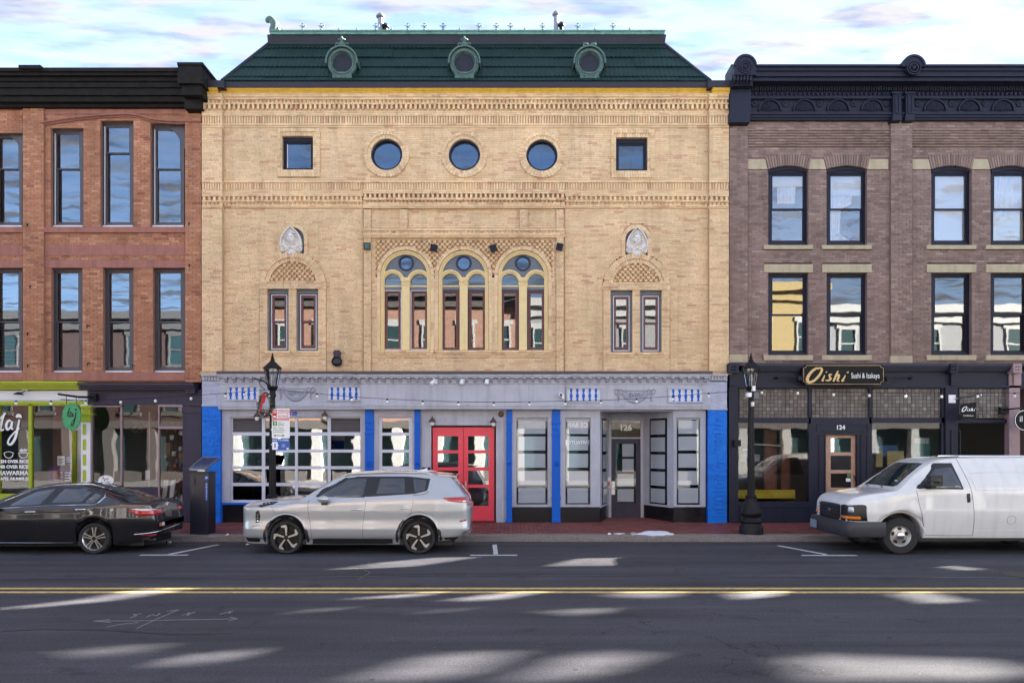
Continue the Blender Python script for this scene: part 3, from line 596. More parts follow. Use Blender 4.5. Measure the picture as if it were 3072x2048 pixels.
Lt.obj('lattice_brickwork', 'cream_brick', main, kind='stuff')
plate('lattice_backing', [(X(1120, yi), zs)] + [(X(c, yi) - 76 * SX * math.cos(math.pi * i / 24), zs + 76 * SX * math.sin(math.pi * i / 24)) for c in ARC for i in range(25)] + [(X(1664, yi), zs), (X(1664, yi), Z(716, yi)), (X(1120, yi), Z(716, yi))], [], yi + .055, .06, 'cream_mortar', main)
AB = MB()
for c in ARC:
    AB.arc(X(c, yi), zs, 75.5 * SX, 86 * SX, 0, math.pi, 30, yi - .012, .2, .035, True)
    for sd in (-1, 1):
        for q in range(11):
            z1_ = zs - q * 20.4 * SX
            AB.box(*sorted((X(c, yi) + sd * 75.5 * SX, X(c, yi) + sd * 85.5 * SX)), yi - .006, .2, z1_ - 20.4 * SX + .006, z1_, random.random())
    for q in range(3):
        p = c - 84 + 2 * q
        while p < c + 82 - 2 * q:
            l = random.uniform(20, 27); e = min(p + l, c + 84 - 2 * q); AB.pbox(p + .3, e - .3, 1050.5 + q * 7, 1057 + q * 7, yi - .09 + .03 * q, .25, random.random()); p = e
AB.obj('arch_brickwork', 'cream_brick', main, kind='stuff')
def arch_window(c, k):
    xc = X(c); s = SX; zb = Z(1049); hw = 75 * s; yy = .05
    # outer yellow arch frame
    fr = MB(); fr.arc(xc, zs, hw - .055, hw, 0, math.pi, 32, yy - .03, yy + .2); fr.arc(xc, zs, hw - .10, hw - .055, 0, math.pi, 32, yy, yy + .2)
    for sd in (-1, 1): fr.box(*sorted((xc + sd * hw, xc + sd * (hw - .06))), yy - .03, yy + .2, zb, zs); fr.box(*sorted((xc + sd * (hw - .06), xc + sd * (hw - .10))), yy, yy + .2, zb, zs)
    fr.box(xc - 12 * s, xc + 12 * s, yy - .02, yy + .2, zb, Z(854))                                   # mullion
    wo_ = fr.obj('arched_window', 'yellow_trim', main)
    cp = MB()
    for q, (e, h0, h1) in enumerate(((13.5, 848, 854), (11.5, 840, 848), (15, 832, 840))): cp.box(xc - e * s, xc + e * s, yy - .04 - .01 * q, yy + .1, Z(h1), Z(h0))
    for q in range(5): cp.lathe(xc + (q - 2) * 5.2 * s, yy - .05, [(.02, Z(846)), (.024, Z(839))], 8)
    cp.obj('capital', 'yellow_trim', wo_)
    sub = [xc - 40.2 * s, xc + 40.2 * s]; rz_ = Z(845); tri = MB()
    for u in sub:
        tri.arc(u, rz_, 33 * s, 37.5 * s, 0, math.pi, 24, yy - .01, yy + .15); tri.arc(u, rz_, 29 * s, 33 * s, 0, math.pi, 24, yy + .015, yy + .15); tri.arc(u, rz_, 26 * s, 29 * s, 0, math.pi, 24, yy + .04, yy + .15)
        for sd in (-1, 1): tri.box(*sorted((u + sd * 26 * s, u + sd * 30 * s)), yy + .04, yy + .15, Z(856), rz_)
        tri.box(u - 30 * s, u + 30 * s, yy + .03, yy + .15, Z(858.5), Z(854.5))
    tri.obj('tracery', 'yellow_trim', wo_)
    rc = (xc, Z(786.5)); tp = [(xc + (hw - .07) * math.cos(t_), zs + (hw - .07) * math.sin(t_)) for t_ in [math.pi * i / 30 for i in range(31)]]
    lower = []
    for u in (sub[1], sub[0]):
        lower += [(u + 35 * s * math.cos(math.pi * (1 - i / 14)), rz_ + 35 * s * math.sin(math.pi * (1 - i / 14))) for i in range(15)][::-1] if 0 else []
    outer = tp + [(xc - (hw - .07), rz_)] + [(sub[0] + 35 * s * math.cos(math.pi * (1 - i / 14)), rz_ + 35 * s * math.sin(math.pi * (1 - i / 14))) for i in range(15)] + [(sub[1] + 35 * s * math.cos(math.pi * (1 - i / 14)), rz_ + 35 * s * math.sin(math.pi * (1 - i / 14))) for i in range(15)] + [((xc + (hw - .07)), rz_)]
    plate('tympanum', outer, [circ(rc[0], rc[1], 20 * s, 32)], yy + .06, .03, 'grey_trim', wo_)
    MB().lathe(rc[0], 0, [(24 * s, yy + .055), (23 * s, yy + .03), (19 * s, yy + .03), (17.5 * s, yy + .08), (17.5 * s, yy + .1)], 36, 'y', rc[1], cap=False).obj('round_frame', 'plum', wo_, 40)
    MB().prism(circ(rc[0], rc[1], 19 * s, 30), yy + .09, yy + .095).obj('pane', 'glass_blue', wo_)
    tb = MB()
    for u in sub: tb.box(u - 28 * s, u + 28 * s, yy + .03, yy + .15, Z(867.5), Z(859))
    tb.obj('transom_bar', 'grey_trim', wo_)
    for i, u in enumerate(sub):
        ap = archpts(u, 26 * s, rz_, Z(855)); MB().prism(ap, yy + .10, yy + .105).obj('pane', 'glass_wavy', wo_)
        x0, x1 = u - 26.5 * s, u + 26.5 * s
        MB().frame(x0, x1, zb + .01, Z(868), .02, yy + .05, yy + .12).obj('bead', 'white_paint' if k == 0 else 'flashing', wo_)
        so = MB().frame(x0 + .022, x1 - .022, zb + .02, Z(868.5), .068, yy + .07, yy + .14, .06, .065).obj('sash', 'sash_red', wo_)
        MB().box(x0 + .08, x1 - .08, yy + .11, yy + .115, zb + .08, Z(876)).obj('casement_pane', 'glass_wavy', wo_)
for k, c in enumerate(ARC): arch_window(c, k)
Mo.obj('mortar_bed', 'cream_mortar', main); settle(pool, B, 'brick', 'cream_brick', main, .25, .0575, .008); B.obj('brickwork', 'cream_brick', main, kind='stuff')
# --- body behind the front: side walls, back, floors, dark rooms
core = MB(); xl, xr = X(605) + .03, X(2187) - .03
core.box(xl, xl + .25, .06, 14, .13, Z(262)); core.box(xr - .25, xr, .06, 14, .13, Z(262)); core.box(xl, xr, 13.8, 14, .13, Z(262))
for zz in (Z(540), Z(1120), Z(262)): core.box(xl + .25, xr - .25, .35, 13.8, zz - .25, zz)
core.box(xl + .25, xr - .25, 1.4, 1.5, Z(1119), Z(545)); core.box(xl + .25, xr - .25, 1.2, 1.3, Z(540), Z(265)); core.obj('building_shell', 'main_core', main)
# --- gutter, gold cornice, mansard
gc = MB()
def mould(mb, px0, px1, rows, base, ret=0.):                        # rows: (py0, py1, out)
    for p0, p1, out in rows: mb.box(X(px0) - ret - (out if ret else 0), X(px1) + ret + (out if ret else 0), base - out, base + .3, Z(p1, base - out), Z(p0, base - out))
mould(gc, 666, 2128, ((262, 267, .20), (267, 271, .17), (271, 276, .14), (276, 280, .115)), 0)
for a, b in ((607, 666), (2128, 2186)): mould(gc, a, b, ((262, 267, .11), (267, 271, .085), (271, 276, .05), (276, 281, .03)), PIL - .08)
gc.obj('gold_cornice', 'gold', main)
gg = MB(); gg.box(X(664), X(2130), -.235, .1, Z(262.5, -.23), Z(246, -.23)); 
for a, b in ((606, 672), (2124, 2190)): gg.box(X(a, -.36), X(b, -.36), -.36, .1, Z(262, -.36), Z(241, -.36))
gg.obj('gutter', 'gutter', main)
roof = MB(); rb = (.02, Z(246, .02)); rt = (1.2, Z(134, 1.2)); xb0, xb1 = X(667, .02), X(2130, .02); xt0, xt1 = X(808, 1.2), X(1990, 1.2)
roof.add([(xb0, rb[0], rb[1]), (xb1, rb[0], rb[1]), (xt1, rt[0], rt[1]), (xt0, rt[0], rt[1]), (xb0, 13.5, rb[1]), (xb1, 13.5, rb[1]), (xt1, 12.3, rt[1]), (xt0, 12.3, rt[1])], [(0, 1, 2, 3), (1, 5, 6, 2), (4, 0, 3, 7), (3, 2, 6, 7), (5, 4, 7, 6)])
ro = roof.obj('roof', 'roof_green', main)
nrm = Vector((0, -(rt[1] - rb[1]), rt[0] - rb[0])).normalized(); DORM = [1025, 1393, 1769]
def sp_(s_, x_, off): return (x_, rb[0] + (rt[0] - rb[0]) * s_ + nrm.y * off, rb[1] + (rt[1] - rb[1]) * s_ + nrm.z * off)
SR_ = [0.0, .127, .38, .634, .885, 1.0]
for i in range(5):
    s0, s1 = SR_[i], SR_[i + 1] + .03; wl = .128; n_all = int((xb1 - xb0) / wl)
    for p0 in range(0, n_all, 9):
        mb = MB(); v = []; f = []; c_ = 0
        for k in range(9 * 5 + 1):
            x_ = xb0 + (p0 + k / 5) * wl; ph = (k / 5) * 2 * math.pi; wv = abs(math.sin(ph / 2)); so_ = s0 - .034 * wv; row = []
            for (s_, off) in ((so_, .004), (so_, .034 + .02 * wv), (s0 + (s1 - s0) * .35, .024 + .008 * wv), (s1, .006)):
                ss = min(max(s_, 0), 1); lx0 = xb0 + (xt0 - xb0) * ss + .03; lx1 = xb1 + (xt1 - xb1) * ss - .03; row.append(sp_(ss, min(max(x_, lx0), lx1), off))
            v += row
        for k in range(9 * 5):
            for j in range(3): f.append((k * 4 + j, k * 4 + 4 + j, k * 4 + 5 + j, k * 4 + 1 + j))
        mb.add(v, f); ot = mb.obj('roof_tile', 'roof_green', main, 35); ot.location = (0, -random.uniform(0, .014), random.uniform(-.004, .004))
hp = MB()
for (a, b) in ((xb0, xt0), (xb1, xt1)): hp.tube([sp_(0, a, .03), sp_(1, b, .03)], .05, 8)
hp.obj('hip_flashing', 'roof_band', main)
rbn = MB(); yb_ = 1.17; rbn.add([(X(808, yb_) - .03, yb_ - .04, Z(136, yb_)), (X(1990, yb_) + .03, yb_ - .04, Z(136, yb_)), (X(1992, yb_) + .05, yb_ - .10, Z(104, yb_ - .1)), (X(810, yb_) - .05, yb_ - .10, Z(104, yb_ - .1)), (X(808, yb_) - .03, 3, Z(136, yb_)), (X(1990, yb_) + .03, 3, Z(136, yb_)), (X(1992, yb_) + .05, 3, Z(104, yb_ - .1)), (X(810, yb_) - .05, 3, Z(104, yb_ - .1))], [(0, 1, 2, 3), (1, 5, 6, 2), (4, 0, 3, 7), (3, 2, 6, 7)]); rbn.obj('ridge_band', 'roof_band', main)
yr = 1.02; cp = MB(); cp.box(X(811, yr), X(1994, yr), yr, yr + .3, Z(103, yr), Z(93.5, yr)); cp.box(X(809, yr), X(1996, yr), yr - .03, yr + .33, Z(95, yr), Z(91.5, yr))
p = 815
while p < 1990: cp.pbox(p, p + 2, 95, 102.5, yr - .012, .02); p += random.uniform(9, 14)
cp.obj('copper_ridge', 'copper', main)
def crest(px, full):
    c = MB(); x_ = X(px, yr); z0 = Z(93, yr); yy = yr + .12
    c.lathe(x_, yy, [(.085, z0), (.08, z0 + .05), (.05, z0 + .09), (.022, z0 + .12), (.016, z0 + .16)], 12)
    if full:
        zc = z0 + .2; c.tube([(x_, yy, zc - .05), (x_, yy, zc + .10)], [.012, .006], 6); c.lathe(x_, yy, [(.012, zc + .04), (.022, zc + .055), (.008, zc + .10)], 6)
        for sd in (-1, 1):
            c.tube([(x_, yy, zc), (x_ + sd * .05, yy, zc + .015), (x_ + sd * .085, yy, zc + .005), (x_ + sd * .10, yy, zc + .035)], [.012, .011, .012, .004], 6)
            c.tube([(x_ + sd * .07, yy, zc + .012), (x_ + sd * .095, yy, zc - .03)], [.011, .004], 6); c.tube([(x_, yy, zc - .01), (x_ + sd * .05, yy, zc - .04), (x_ + sd * .062, yy, zc - .055)], [.011, .01, .004], 6)
            c.tube([(x_ + sd * .012, yy, zc + .09), (x_ + sd * .045, yy, zc + .06)], [.004, .008], 5)
    c.obj('ridge_finial', 'copper_dark', main)
for q in (905, 961, 1126, 1222, 1272, 1328, 1437, 1489, 1532, 1629, 1735, 1841): crest(q, True)
for q in (1015, 1069, 1173, 1379, 1575, 1787, 1891): crest(q, False)
cu = MB(); th = spl([(817, 103, 6), (819, 88, 11), (822, 72, 10), (817, 60, 8.5), (808, 53, 7.5), (800, 54, 6), (798, 60, 4)], 5)
cu.tube([(X(a, yr), yr + .12, Z(b, yr)) for a, b, c in th], [c * SX * 1.5 for a, b, c in th], 10)
cu.tube([(X(a, yr), yr + .12, Z(b, yr)) for a, b in ((836, 98), (843, 90), (846, 84), (842, 82))], [.09, .06, .04, .02], 8); cu.pprism([(810, 103), (850, 103), (848, 96), (838, 92), (834, 80), (826, 66), (818, 70), (814, 90)], yr + .02, .2); cu.obj('ridge_scroll', 'copper_dark', main, 60)
for px, pt, pw, tall in ((1142, 44, 8, 1), (1156, 74, 7, 0), (1668, 38, 6.5, 1), (1684, 70, 6, 0)):
    yy = 2.2; x_ = X(px, yy); z1_ = Z(pt, yy); r_ = pw * SX * 1.1
    vp = MB().lathe(x_, yy, [(r_, 14), (r_, z1_ - .06)], 14); vp.lathe(x_, yy, [(r_ * 1.0, z1_ - .13), (r_ * 1.7, z1_ - .09), (r_ * 1.75, z1_ - .05), (r_ * .9, z1_ + .02), (.01, z1_ + .04)], 14); vp.obj('vent_pipe', 'rust_pipe' if tall else 'iron', main, 40)
def dormer(px, fin):
    yy = .06; s = SX * (1 + yy / CAM_D); x_ = X(px, yy); zc = Z(186, yy)
    d = MB().lathe(x_, 0, [(44 * s, yy + .14), (44 * s, yy + .05), (42 * s, yy + .02), (38 * s, yy + .02), (36 * s, yy - .01), (33 * s, yy - .01), (31.5 * s, yy + .03), (27 * s, yy + .14), (25 * s, yy + .18)], 40, 'y', zc, cap=False).obj('dormer', 'copper_dark', main, 35)
    MB().prism(circ(x_, zc, 26.5 * s, 32), yy + .17, yy + .175).obj('pane', 'glass', d)
    MB().lathe(x_, 0, [(25.5 * s, yy + .14), (24 * s, yy + .13), (23 * s, yy + .165)], 32, 'y', zc, cap=False).obj('glazing_ring', 'white_paint', d)
    hd = MB(); hd.arc(x_, zc, 44 * s, 48.5 * s, R(-8), R(188), 30, yy - .05, yy + .5); hd.obj('hood', 'copper_dark', d)
    bd = MB(); n = 20; bp_ = [(36 * s * q, b) for q, b in ((.72, 0), (.78, .06), (.92, .12), (1.04, .2))]
    half_ = [(34, 243), (31.5, 238), (29, 230), (28.5, 223), (31, 214)]
    bd.prism([(x_ - a * s, Z(b, yy)) for a, b in half_] + [(x_ + a * s, Z(b, yy)) for a, b in half_[::-1]], yy + .03, yy + .2); bd.obj('pedestal', 'copper_dark', d)
    bk = MB().lathe(x_, 0, [(40 * s, yy + .1), (40 * s, 1.3)], 28, 'y', zc).box(x_ - 38 * s, x_ + 38 * s, yy + .16, 1.1, Z(245, yy), zc); bk.obj('dormer_body', 'roof_band', d)
    ck = MB()
    for sd in (-1, 1): ck.prism([(x_ + sd * 48 * s, Z(246, yy)), (x_ + sd * 52 * s, Z(246, yy)), (x_ + sd * 52 * s, Z(165, yy)), (x_ + sd * 48 * s, Z(165, yy))], yy + .35, yy + .75)
    ck.obj('cheek_flashing', 'roof_band', d)
    f = MB(); zt = zc + 48 * s; yt = yy + .02
    for sd in (-1, 1): f.tube([(x_ + sd * (2 + 13 * (i / 10) ) * s + sd * 3.6 * s * math.cos(i * .75) * (i / 10), yt, zt + (2 + 6 * math.sin(i / 10 * 2.4)) * s) for i in range(9)], .022, 6); f.tube([(x_ + sd * 14 * s + .045 * math.cos(a), yt, zt + 5 * s + .045 * math.sin(a)) for a in [i * .7 for i in range(9)]], .016, 6)
    f.box(x_ - 10 * s, x_ + 10 * s, yt - .03, yt + .06, zt - .02, zt + .025)
    if fin:
        f.lathe(x_, yt, [(.06, zt + .02), (.075, zt + .09), (.04, zt + .14), (.075, zt + .19), (.03, zt + .24), (.012, zt + .28)], 10)
        for sd in (-1, 1): f.ball((x_ + sd * .07, yt, zt + .18), .035, 8)
    f.obj('dormer_crest', 'copper_dark', d, 50)
for k, q in enumerate(DORM): dormer(q, k < 2)
# --- fixtures on the brick front
for px, py, rot in ((1101, 738, 0), (1301, 743, 12), (1480, 744, -20), (1679, 740, 12)):
    yy = -.22; t = thing('floodlight', {1101: 'square teal floodlight box left of the triple arched windows', 1301: 'tilted square floodlight between first and second arched windows', 1480: 'tilted square floodlight between second and third arched windows', 1679: 'tilted square floodlight right of the triple arched windows'}[px], 'floodlight', (X(px, yy), yy, Z(py, yy)), 0, 'square floodlights on the brick front')
    h = .09; mb = MB().box(-h, h, 0, .08, -h, h).lathe(0, 0, [(.03, -.03), (.03, 0)], 10, 'y').box(-.03, .03, .08, .26, -.03, .03); o = mb.obj('housing', 'copper_dark' if px == 1101 else 'navy', t, local=True); o.rotation_euler = (0, R(rot), 0)
    o2 = MB().frame(-h, h, -h, h, .015, -.02, .0).obj('rim', 'iron', t, local=True); o2.rotation_euler = (0, R(rot), 0)
t = thing('alarm_sounder', 'purple grey siren horn on the brick left of the arched windows', 'siren', (X(1010), -.1, Z(1098)))
yy = -.12; MB().pprism([(998, 1090), (1001, 1066), (999, 1056), (1003, 1050), (1017, 1050), (1021, 1056), (1019, 1066), (1022, 1090)], yy, .12).obj('housing', 'plum', t)
MB().lathe(X(1010, yy), 0, [(.135, yy + .08), (.14, yy - .02), (.115, yy - .03), (.10, yy), (.03, yy + .03)], 28, 'y', Z(1084, yy)).obj('horn', 'iron', t, 40)
# ---------------------------------------------------------------- painted shopfront of the cream building
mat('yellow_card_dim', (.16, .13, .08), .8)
YF = -.20                                                            # fascia plane
def lav(mb, name, m='lavender'): return mb.obj(name, m, main)
f = MB()
f.box(X(664), X(2128), -.34, .2, Z(1121, -.34), Z(1113, -.34)); f.box(X(1068), X(1710), -.46, -.335, Z(1122, -.46), Z(1114, -.46)); lav(f, 'flashing', 'flashing')
f = MB(); f.box(X(664), X(2124), -.33, .1, Z(1126, -.33), Z(1121.5, -.33)); f.box(X(664), X(2124), -.30, .1, Z(1131, -.3), Z(1126, -.3)); f.box(X(1066), X(1712), -.45, .1, Z(1127, -.45), Z(1122.5, -.45)); f.box(X(1070), X(1708), -.42, .1, Z(1132, -.42), Z(1127, -.42)); lav(f, 'shop_cornice')
f = MB(); f.box(X(664), X(1092), YF, .1, Z(1216, YF), Z(1131, YF)); f.box(X(1692), X(2124), YF, .1, Z(1216, YF), Z(1131, YF)); f.box(X(1090), X(1692), YF - .12, .1, Z(1213, YF - .12), Z(1131, YF - .12)); lav(f, 'fascia')
f = MB()
for a, b, o in ((664, 1094, 0), (1690, 2124, 0), (1090, 1692, .12)):
    f.box(X(a), X(b), YF - .05 - o, .1, Z(1219, YF), Z(1213, YF)); f.box(X(a), X(b), YF - .025 - o, .1, Z(1227.5, YF), Z(1219, YF)); f.box(X(a), X(b), YF - .035 - o, .1, Z(1151.5, YF), Z(1149, YF))
lav(f, 'fascia_moulding')
bm = MB(); w_ = .045                                                  # scroll bracket, shared mesh
bm.add([(-w_, 0, 0), (w_, 0, 0), (w_, -.10, 0), (-w_, -.10, 0), (-w_, -.11, -.045), (w_, -.11, -.045), (w_, -.055, -.07), (-w_, -.055, -.07), (-w_, -.06, -.10), (w_, -.06, -.10), (w_, -.035, -.135), (-w_, -.035, -.135), (-w_, 0, -.14), (w_, 0, -.14)],
       [(3, 2, 1, 0), (4, 5, 2, 3), (7, 6, 5, 4), (8, 9, 6, 7), (11, 10, 9, 8), (12, 13, 10, 11), (0, 12, 11, 8, 7, 4, 3), (1, 2, 5, 6, 9, 10, 13)])
bmesh_ = bm.mesh('bracket'); bmesh_.materials.append(MATS['lavender_dark'])
def brk(px, y):
    o = bpy.data.objects.new('bracket', bmesh_); col.objects.link(o); o.location = (X(px, y), y, Z(1132, y)); attach(o, main)
p = 680
while p < 1064: brk(p, YF); p += 24.6
p = 1078
while p < 1700: brk(p, YF - .12); p += 24.75
p = 1722
while p < 2118: brk(p, YF); p += 24.6
# baluster panels
bal = [(.010, 0), (.024, .01), (.022, .04), (.014, .06), (.026, .11), (.03, .15), (.016, .20), (.012, .22), (.022, .25), (.024, .30), (.02, .33)]
def balusters(a, b, c, d):
    y = YF; MB().pbox(a, b, c, d, y - .004, .02).obj('panel_back', 'white_paint', main); x0, x1, z0, z1 = X(a, y), X(b, y), Z(d, y), Z(c, y)
    MB().frame(x0 - .035, x1 + .035, z0 - .035, z1 + .035, .04, y - .05, y + .01).obj('panel_frame', 'lavender', main)
    for i in range(5): MB().lathe(x0 + (x1 - x0) * (i + .68) / 5.4, y - .02, [(r_ * 1.35, z0 + h * (z1 - z0) / .33) for r_, h in bal], 10).obj('baluster', 'blue_paint', main, 50)
for q in ((680, 778, 1161, 1198), (984, 1082, 1161, 1199), (1701, 1801, 1165, 1203), (2007, 2108, 1167, 1204)): balusters(*q)
# carved swags
def swag(cx, w2, z0):
    y = YF - .015; m_ = MB(); s = SX
    P = lambda u, v: (X(cx, y) + u * s, y, Z(z0, y) - v * s)
    for k in range(3): m_.tube([P(u, 18 + 24 * (1 - (u / (w2 * .62)) ** 2) - 3.2 * k) for u in [(-1 + 2 * i / 16) * w2 * .62 for i in range(17)]], [.012 + .022 * (1 - abs(-1 + 2 * i / 16) ** 2) for i in range(17)], 7)
    for sd in (-1, 1):
        for q in (-1, 1): m_.tube([P(sd * (w2 * .78 + q * (7 + 6 * math.cos(a))), 10 - 7 * math.sin(a)) for a in [i * .55 for i in range(12)]], .012, 6)
        m_.tube([P(sd * w2 * .74, 12), P(sd * w2 * .8, 22), P(sd * w2 * .76, 30), P(sd * w2 * .8, 40)], [.01, .03, .022, .012], 7)
        m_.tube([P(sd * (6 + i * 3.2), 22 - 8 * math.sin(i * .8)) for i in range(11)], .011, 6); m_.tube([P(sd * (12 + 6 * math.cos(a)), 20 + 6 * math.sin(a)) for a in [i * .6 for i in range(10)]], .009, 6); m_.tube([P(sd * (26 + 5 * math.cos(a)), 17 + 5 * math.sin(a)) for a in [i * .6 for i in range(10)]], .009, 6)
    m_.tube([P(-w2 * .66, 7), P(w2 * .66, 7)], .012, 6)
    for i in range(22): u = random.uniform(-14, 14); m_.ball(P(u, 18 + random.uniform(-5, 7)), .022, 6)
    m_.obj('carved_swag', 'lavender_dark', main, 60)
swag(887, 57, 1158); swag(1905, 62, 1164)
# blank sign board in the middle
y = YF - .12; MB().pprism([(1225, 1158), (1228, 1164), (1219, 1170), (1219, 1196), (1228, 1200), (1226, 1206), (1560, 1206), (1557, 1200), (1566, 1196), (1566, 1170), (1557, 1164), (1559, 1158)], y - .008, .02).obj('sign_board', 'lavender', main)
MB().pbox(1338, 1339, 1155, 1208, y - .012, .02).pbox(1586, 1587.2, 1155, 1206, y - .004, .02).obj('board_joint', 'lavender_dark', main)
# brick corner pilasters
for a, b, t0, tb in ((606, 661, 1143, 1218), (2124, 2181, 1145, 1229)):
    y = PIL - .05; B1, M1 = MB(), MB(); bricks(B1, M1, X(a, y), X(b, y), Z(tb, y), Z(t0, y), y, .3, .075, .006, (), depth=.2); B1.obj('painted_brickwork', 'lavender_brick', main, kind='stuff'); M1.obj('painted_bed', 'lavender_joint', main)
    B1, M1 = MB(), MB(); bricks(B1, M1, X(a, y), X(b, y), .13, Z(tb, y), y, .3, .075, .006, (), depth=.2, messy=.3); q0 = X(a if a > 1000 else b, y)
    zz = .3
    while zz < Z(tb, y) - .2:                                         # toothed quoins
        q = random.uniform(.12, .26); c_ = (X(a, y) + X(b, y)) / 2 + random.uniform(-.04, .12); B1.box(c_ - q / 2, c_ + q / 2, y - .03, y + .02, zz, zz + .055, random.random()); zz += .115
    B1.obj('painted_brickwork', 'blue_brick', main, kind='stuff'); M1.obj('painted_bed', 'blue_joint', main)
    MB().pbox(a - 3, b + 3, 1122, 1127, y - .10, .3).pbox(a - 1, b + 1, 1127, 1142, y - .02, .2).obj('pilaster_cap', 'lavender', main); MB().pbox(a - 2, b + 2, tb - 4, tb, y - .03, .2).obj('pilaster_band', 'lavender', main)
    for i in range(6): e = a + 3 + i * (b - a - 4) / 6; MB().pbox(e, e + 4.2, 1128, 1140, y - .06, .06).obj('cap_block', 'lavender', main)
# blue cast pilasters
YP = -.14
def bluepil(a, b, t0):
    m_ = MB(); m_.pbox(a, b, t0, 1566, YP, .2); w2 = b - a
    m_.pbox(a - 1, b + 1, t0 + 36, t0 + 41, YP - .03, .05); m_.pbox(a - 1, b + 1, t0 + 70, t0 + 75, YP - .03, .05); m_.pbox(a - 1, b + 1, 1488, 1500, YP - .03, .05); m_.pbox(a - 1, b + 1, 1556, 1566, YP - .03, .05)
    m_.frame(X(a + w2 * .2, YP), X(b - w2 * .2, YP), Z(1480, YP), Z(t0 + 80, YP), .012, YP - .012, YP + .01)
    for q in range(4): m_.ball((X(a + w2 * (.25 + .17 * q), YP), YP, Z(t0 + 53 + (q % 2) * 5, YP)), .04, 6, (1, .5, 1.8))
    po = m_.obj('pilaster', 'blue_paint', main)
    x_, z_ = X((a + b) / 2, YP), Z(1389, YP); r_ = w2 * .36 * SX
    ro_ = MB().lathe(x_, 0, [(r_, YP), (r_, YP - .025), (r_ * .8, YP - .03), (r_ * .75, YP - .015)], 20, 'y', z_)
    for q in range(8): ro_.ball((x_ + r_ * .45 * math.cos(q * .785), YP - .015, z_ + r_ * .45 * math.sin(q * .785)), r_ * .24, 6)
    ro_.ball((x_, YP - .02, z_), r_ * .25, 6); ro_.obj('rosette', 'blue_paint', po)
for q in ((1095, 1121, 1226), (1243, 1260, 1226), (1519, 1536, 1227), (1656, 1681, 1229)): bluepil(*q)
# big gridded window bay
YG = -.02
def panel(name, pxs, pys, y, d, m, parent=main): return MB().pbox(pxs[0], pxs[1], pys[0], pys[1], y, d).obj(name, m, parent)
g = MB(); y = -.08; g.pbox(663, 692, 1228, 1508, y, .2); g.pbox(1082, 1095, 1228, 1508, y, .2); g.pbox(692, 1082, 1228, 1250, y, .2); g.pbox(661, 1095, 1218, 1228, y - .06, .1); go = g.obj('bay_frame', 'lavender', main)
panel('sill', (663, 1095), (1507, 1513), -.10, .2, 'blue_paint'); panel('stall_riser', (663, 1095), (1513.5, 1566), -.05, .1, 'black_tile')
cols = [(697.5, 785.5), (795, 885), (893, 982.5), (992, 1081)]; rowz = [(1254, 1296), (1306, 1348), (1356.5, 1397.5), (1406.5, 1447.5), (1457, 1499)]
mg = MB(); xs = [690] + [q for c_ in cols for q in c_] + [1084]
for i in range(0, 10, 2): mg.pbox(xs[i], xs[i + 1], 1249, 1508, YG, .05)
zs_ = [1249] + [q for c_ in rowz for q in c_] + [1508]
for i in range(0, 12, 2):
    for c_ in cols: mg.pbox(c_[0], c_[1], zs_[i], zs_[i + 1], YG + .006, .04)
wg = mg.obj('window', 'sash_white', main, label='wide gridded white sash window with louvred upper corners')
for i, c_ in enumerate(cols):
    for j, r_ in enumerate(rowz):
        if j == 0 and i in (0, 3):
            for q in range(6): z_ = r_[0] + (q + .3) * (r_[1] - r_[0]) / 6; MB().add([(X(c_[0]), .02, Z(z_ + 4.2)), (X(c_[1]), .02, Z(z_ + 4.2)), (X(c_[1]), .06, Z(z_ - 1)), (X(c_[0]), .06, Z(z_ - 1)), (X(c_[0]), .026, Z(z_ + 5)), (X(c_[1]), .026, Z(z_ + 5)), (X(c_[1]), .07, Z(z_ - .2)), (X(c_[0]), .07, Z(z_ - .2))], [(0, 1, 2, 3), (4, 5, 1, 0), (7, 6, 5, 4)]).obj('slat', 'louvre', wg)
            panel('louvre_back', (c_[0] - 1, c_[1] + 1), (r_[0] - 1, r_[1] + 1), .08, .01, 'louvre', wg)
        else: panel('pane', (c_[0] - 1, c_[1] + 1), (r_[0] - 1, r_[1] + 1), YG + .025, .005, 'glass_garage', wg)
text('128', .155, .006, 'street_number', 'blue_paint', main, (X(879, -.09), -.09, Z(1240, -.09)), bold=.004)
# single gridded window
g = MB(); g.pbox(1121, 1136, 1228, 1566, -.08, .2); g.pbox(1237, 1243, 1228, 1566, -.08, .2); g.pbox(1136, 1237, 1228, 1250, -.08, .2); g.pbox(1121, 1243, 1508, 1516, -.08, .2); g.obj('bay_frame', 'lavender', main); panel('stall_riser', (1121, 1243), (1516, 1566), -.05, .1, 'black_tile')
mg = MB(); mg.pbox(1135, 1146, 1249, 1509, YG, .05); mg.pbox(1227, 1238, 1249, 1509, YG, .05)
zs_ = [1249] + [q for c_ in [(1255, 1297), (1306, 1348), (1357, 1398), (1408, 1449), (1458, 1500)] for q in c_] + [1509]
for i in range(0, 12, 2): mg.pbox(1146, 1227, zs_[i], zs_[i + 1], YG + .006, .04)
wg = mg.obj('window', 'sash_white', main)
for i in range(1, 11, 2): panel('pane', (1145, 1228), (zs_[i] - 1, zs_[i + 1] + 1), YG + .025, .005, 'glass_garage', wg)
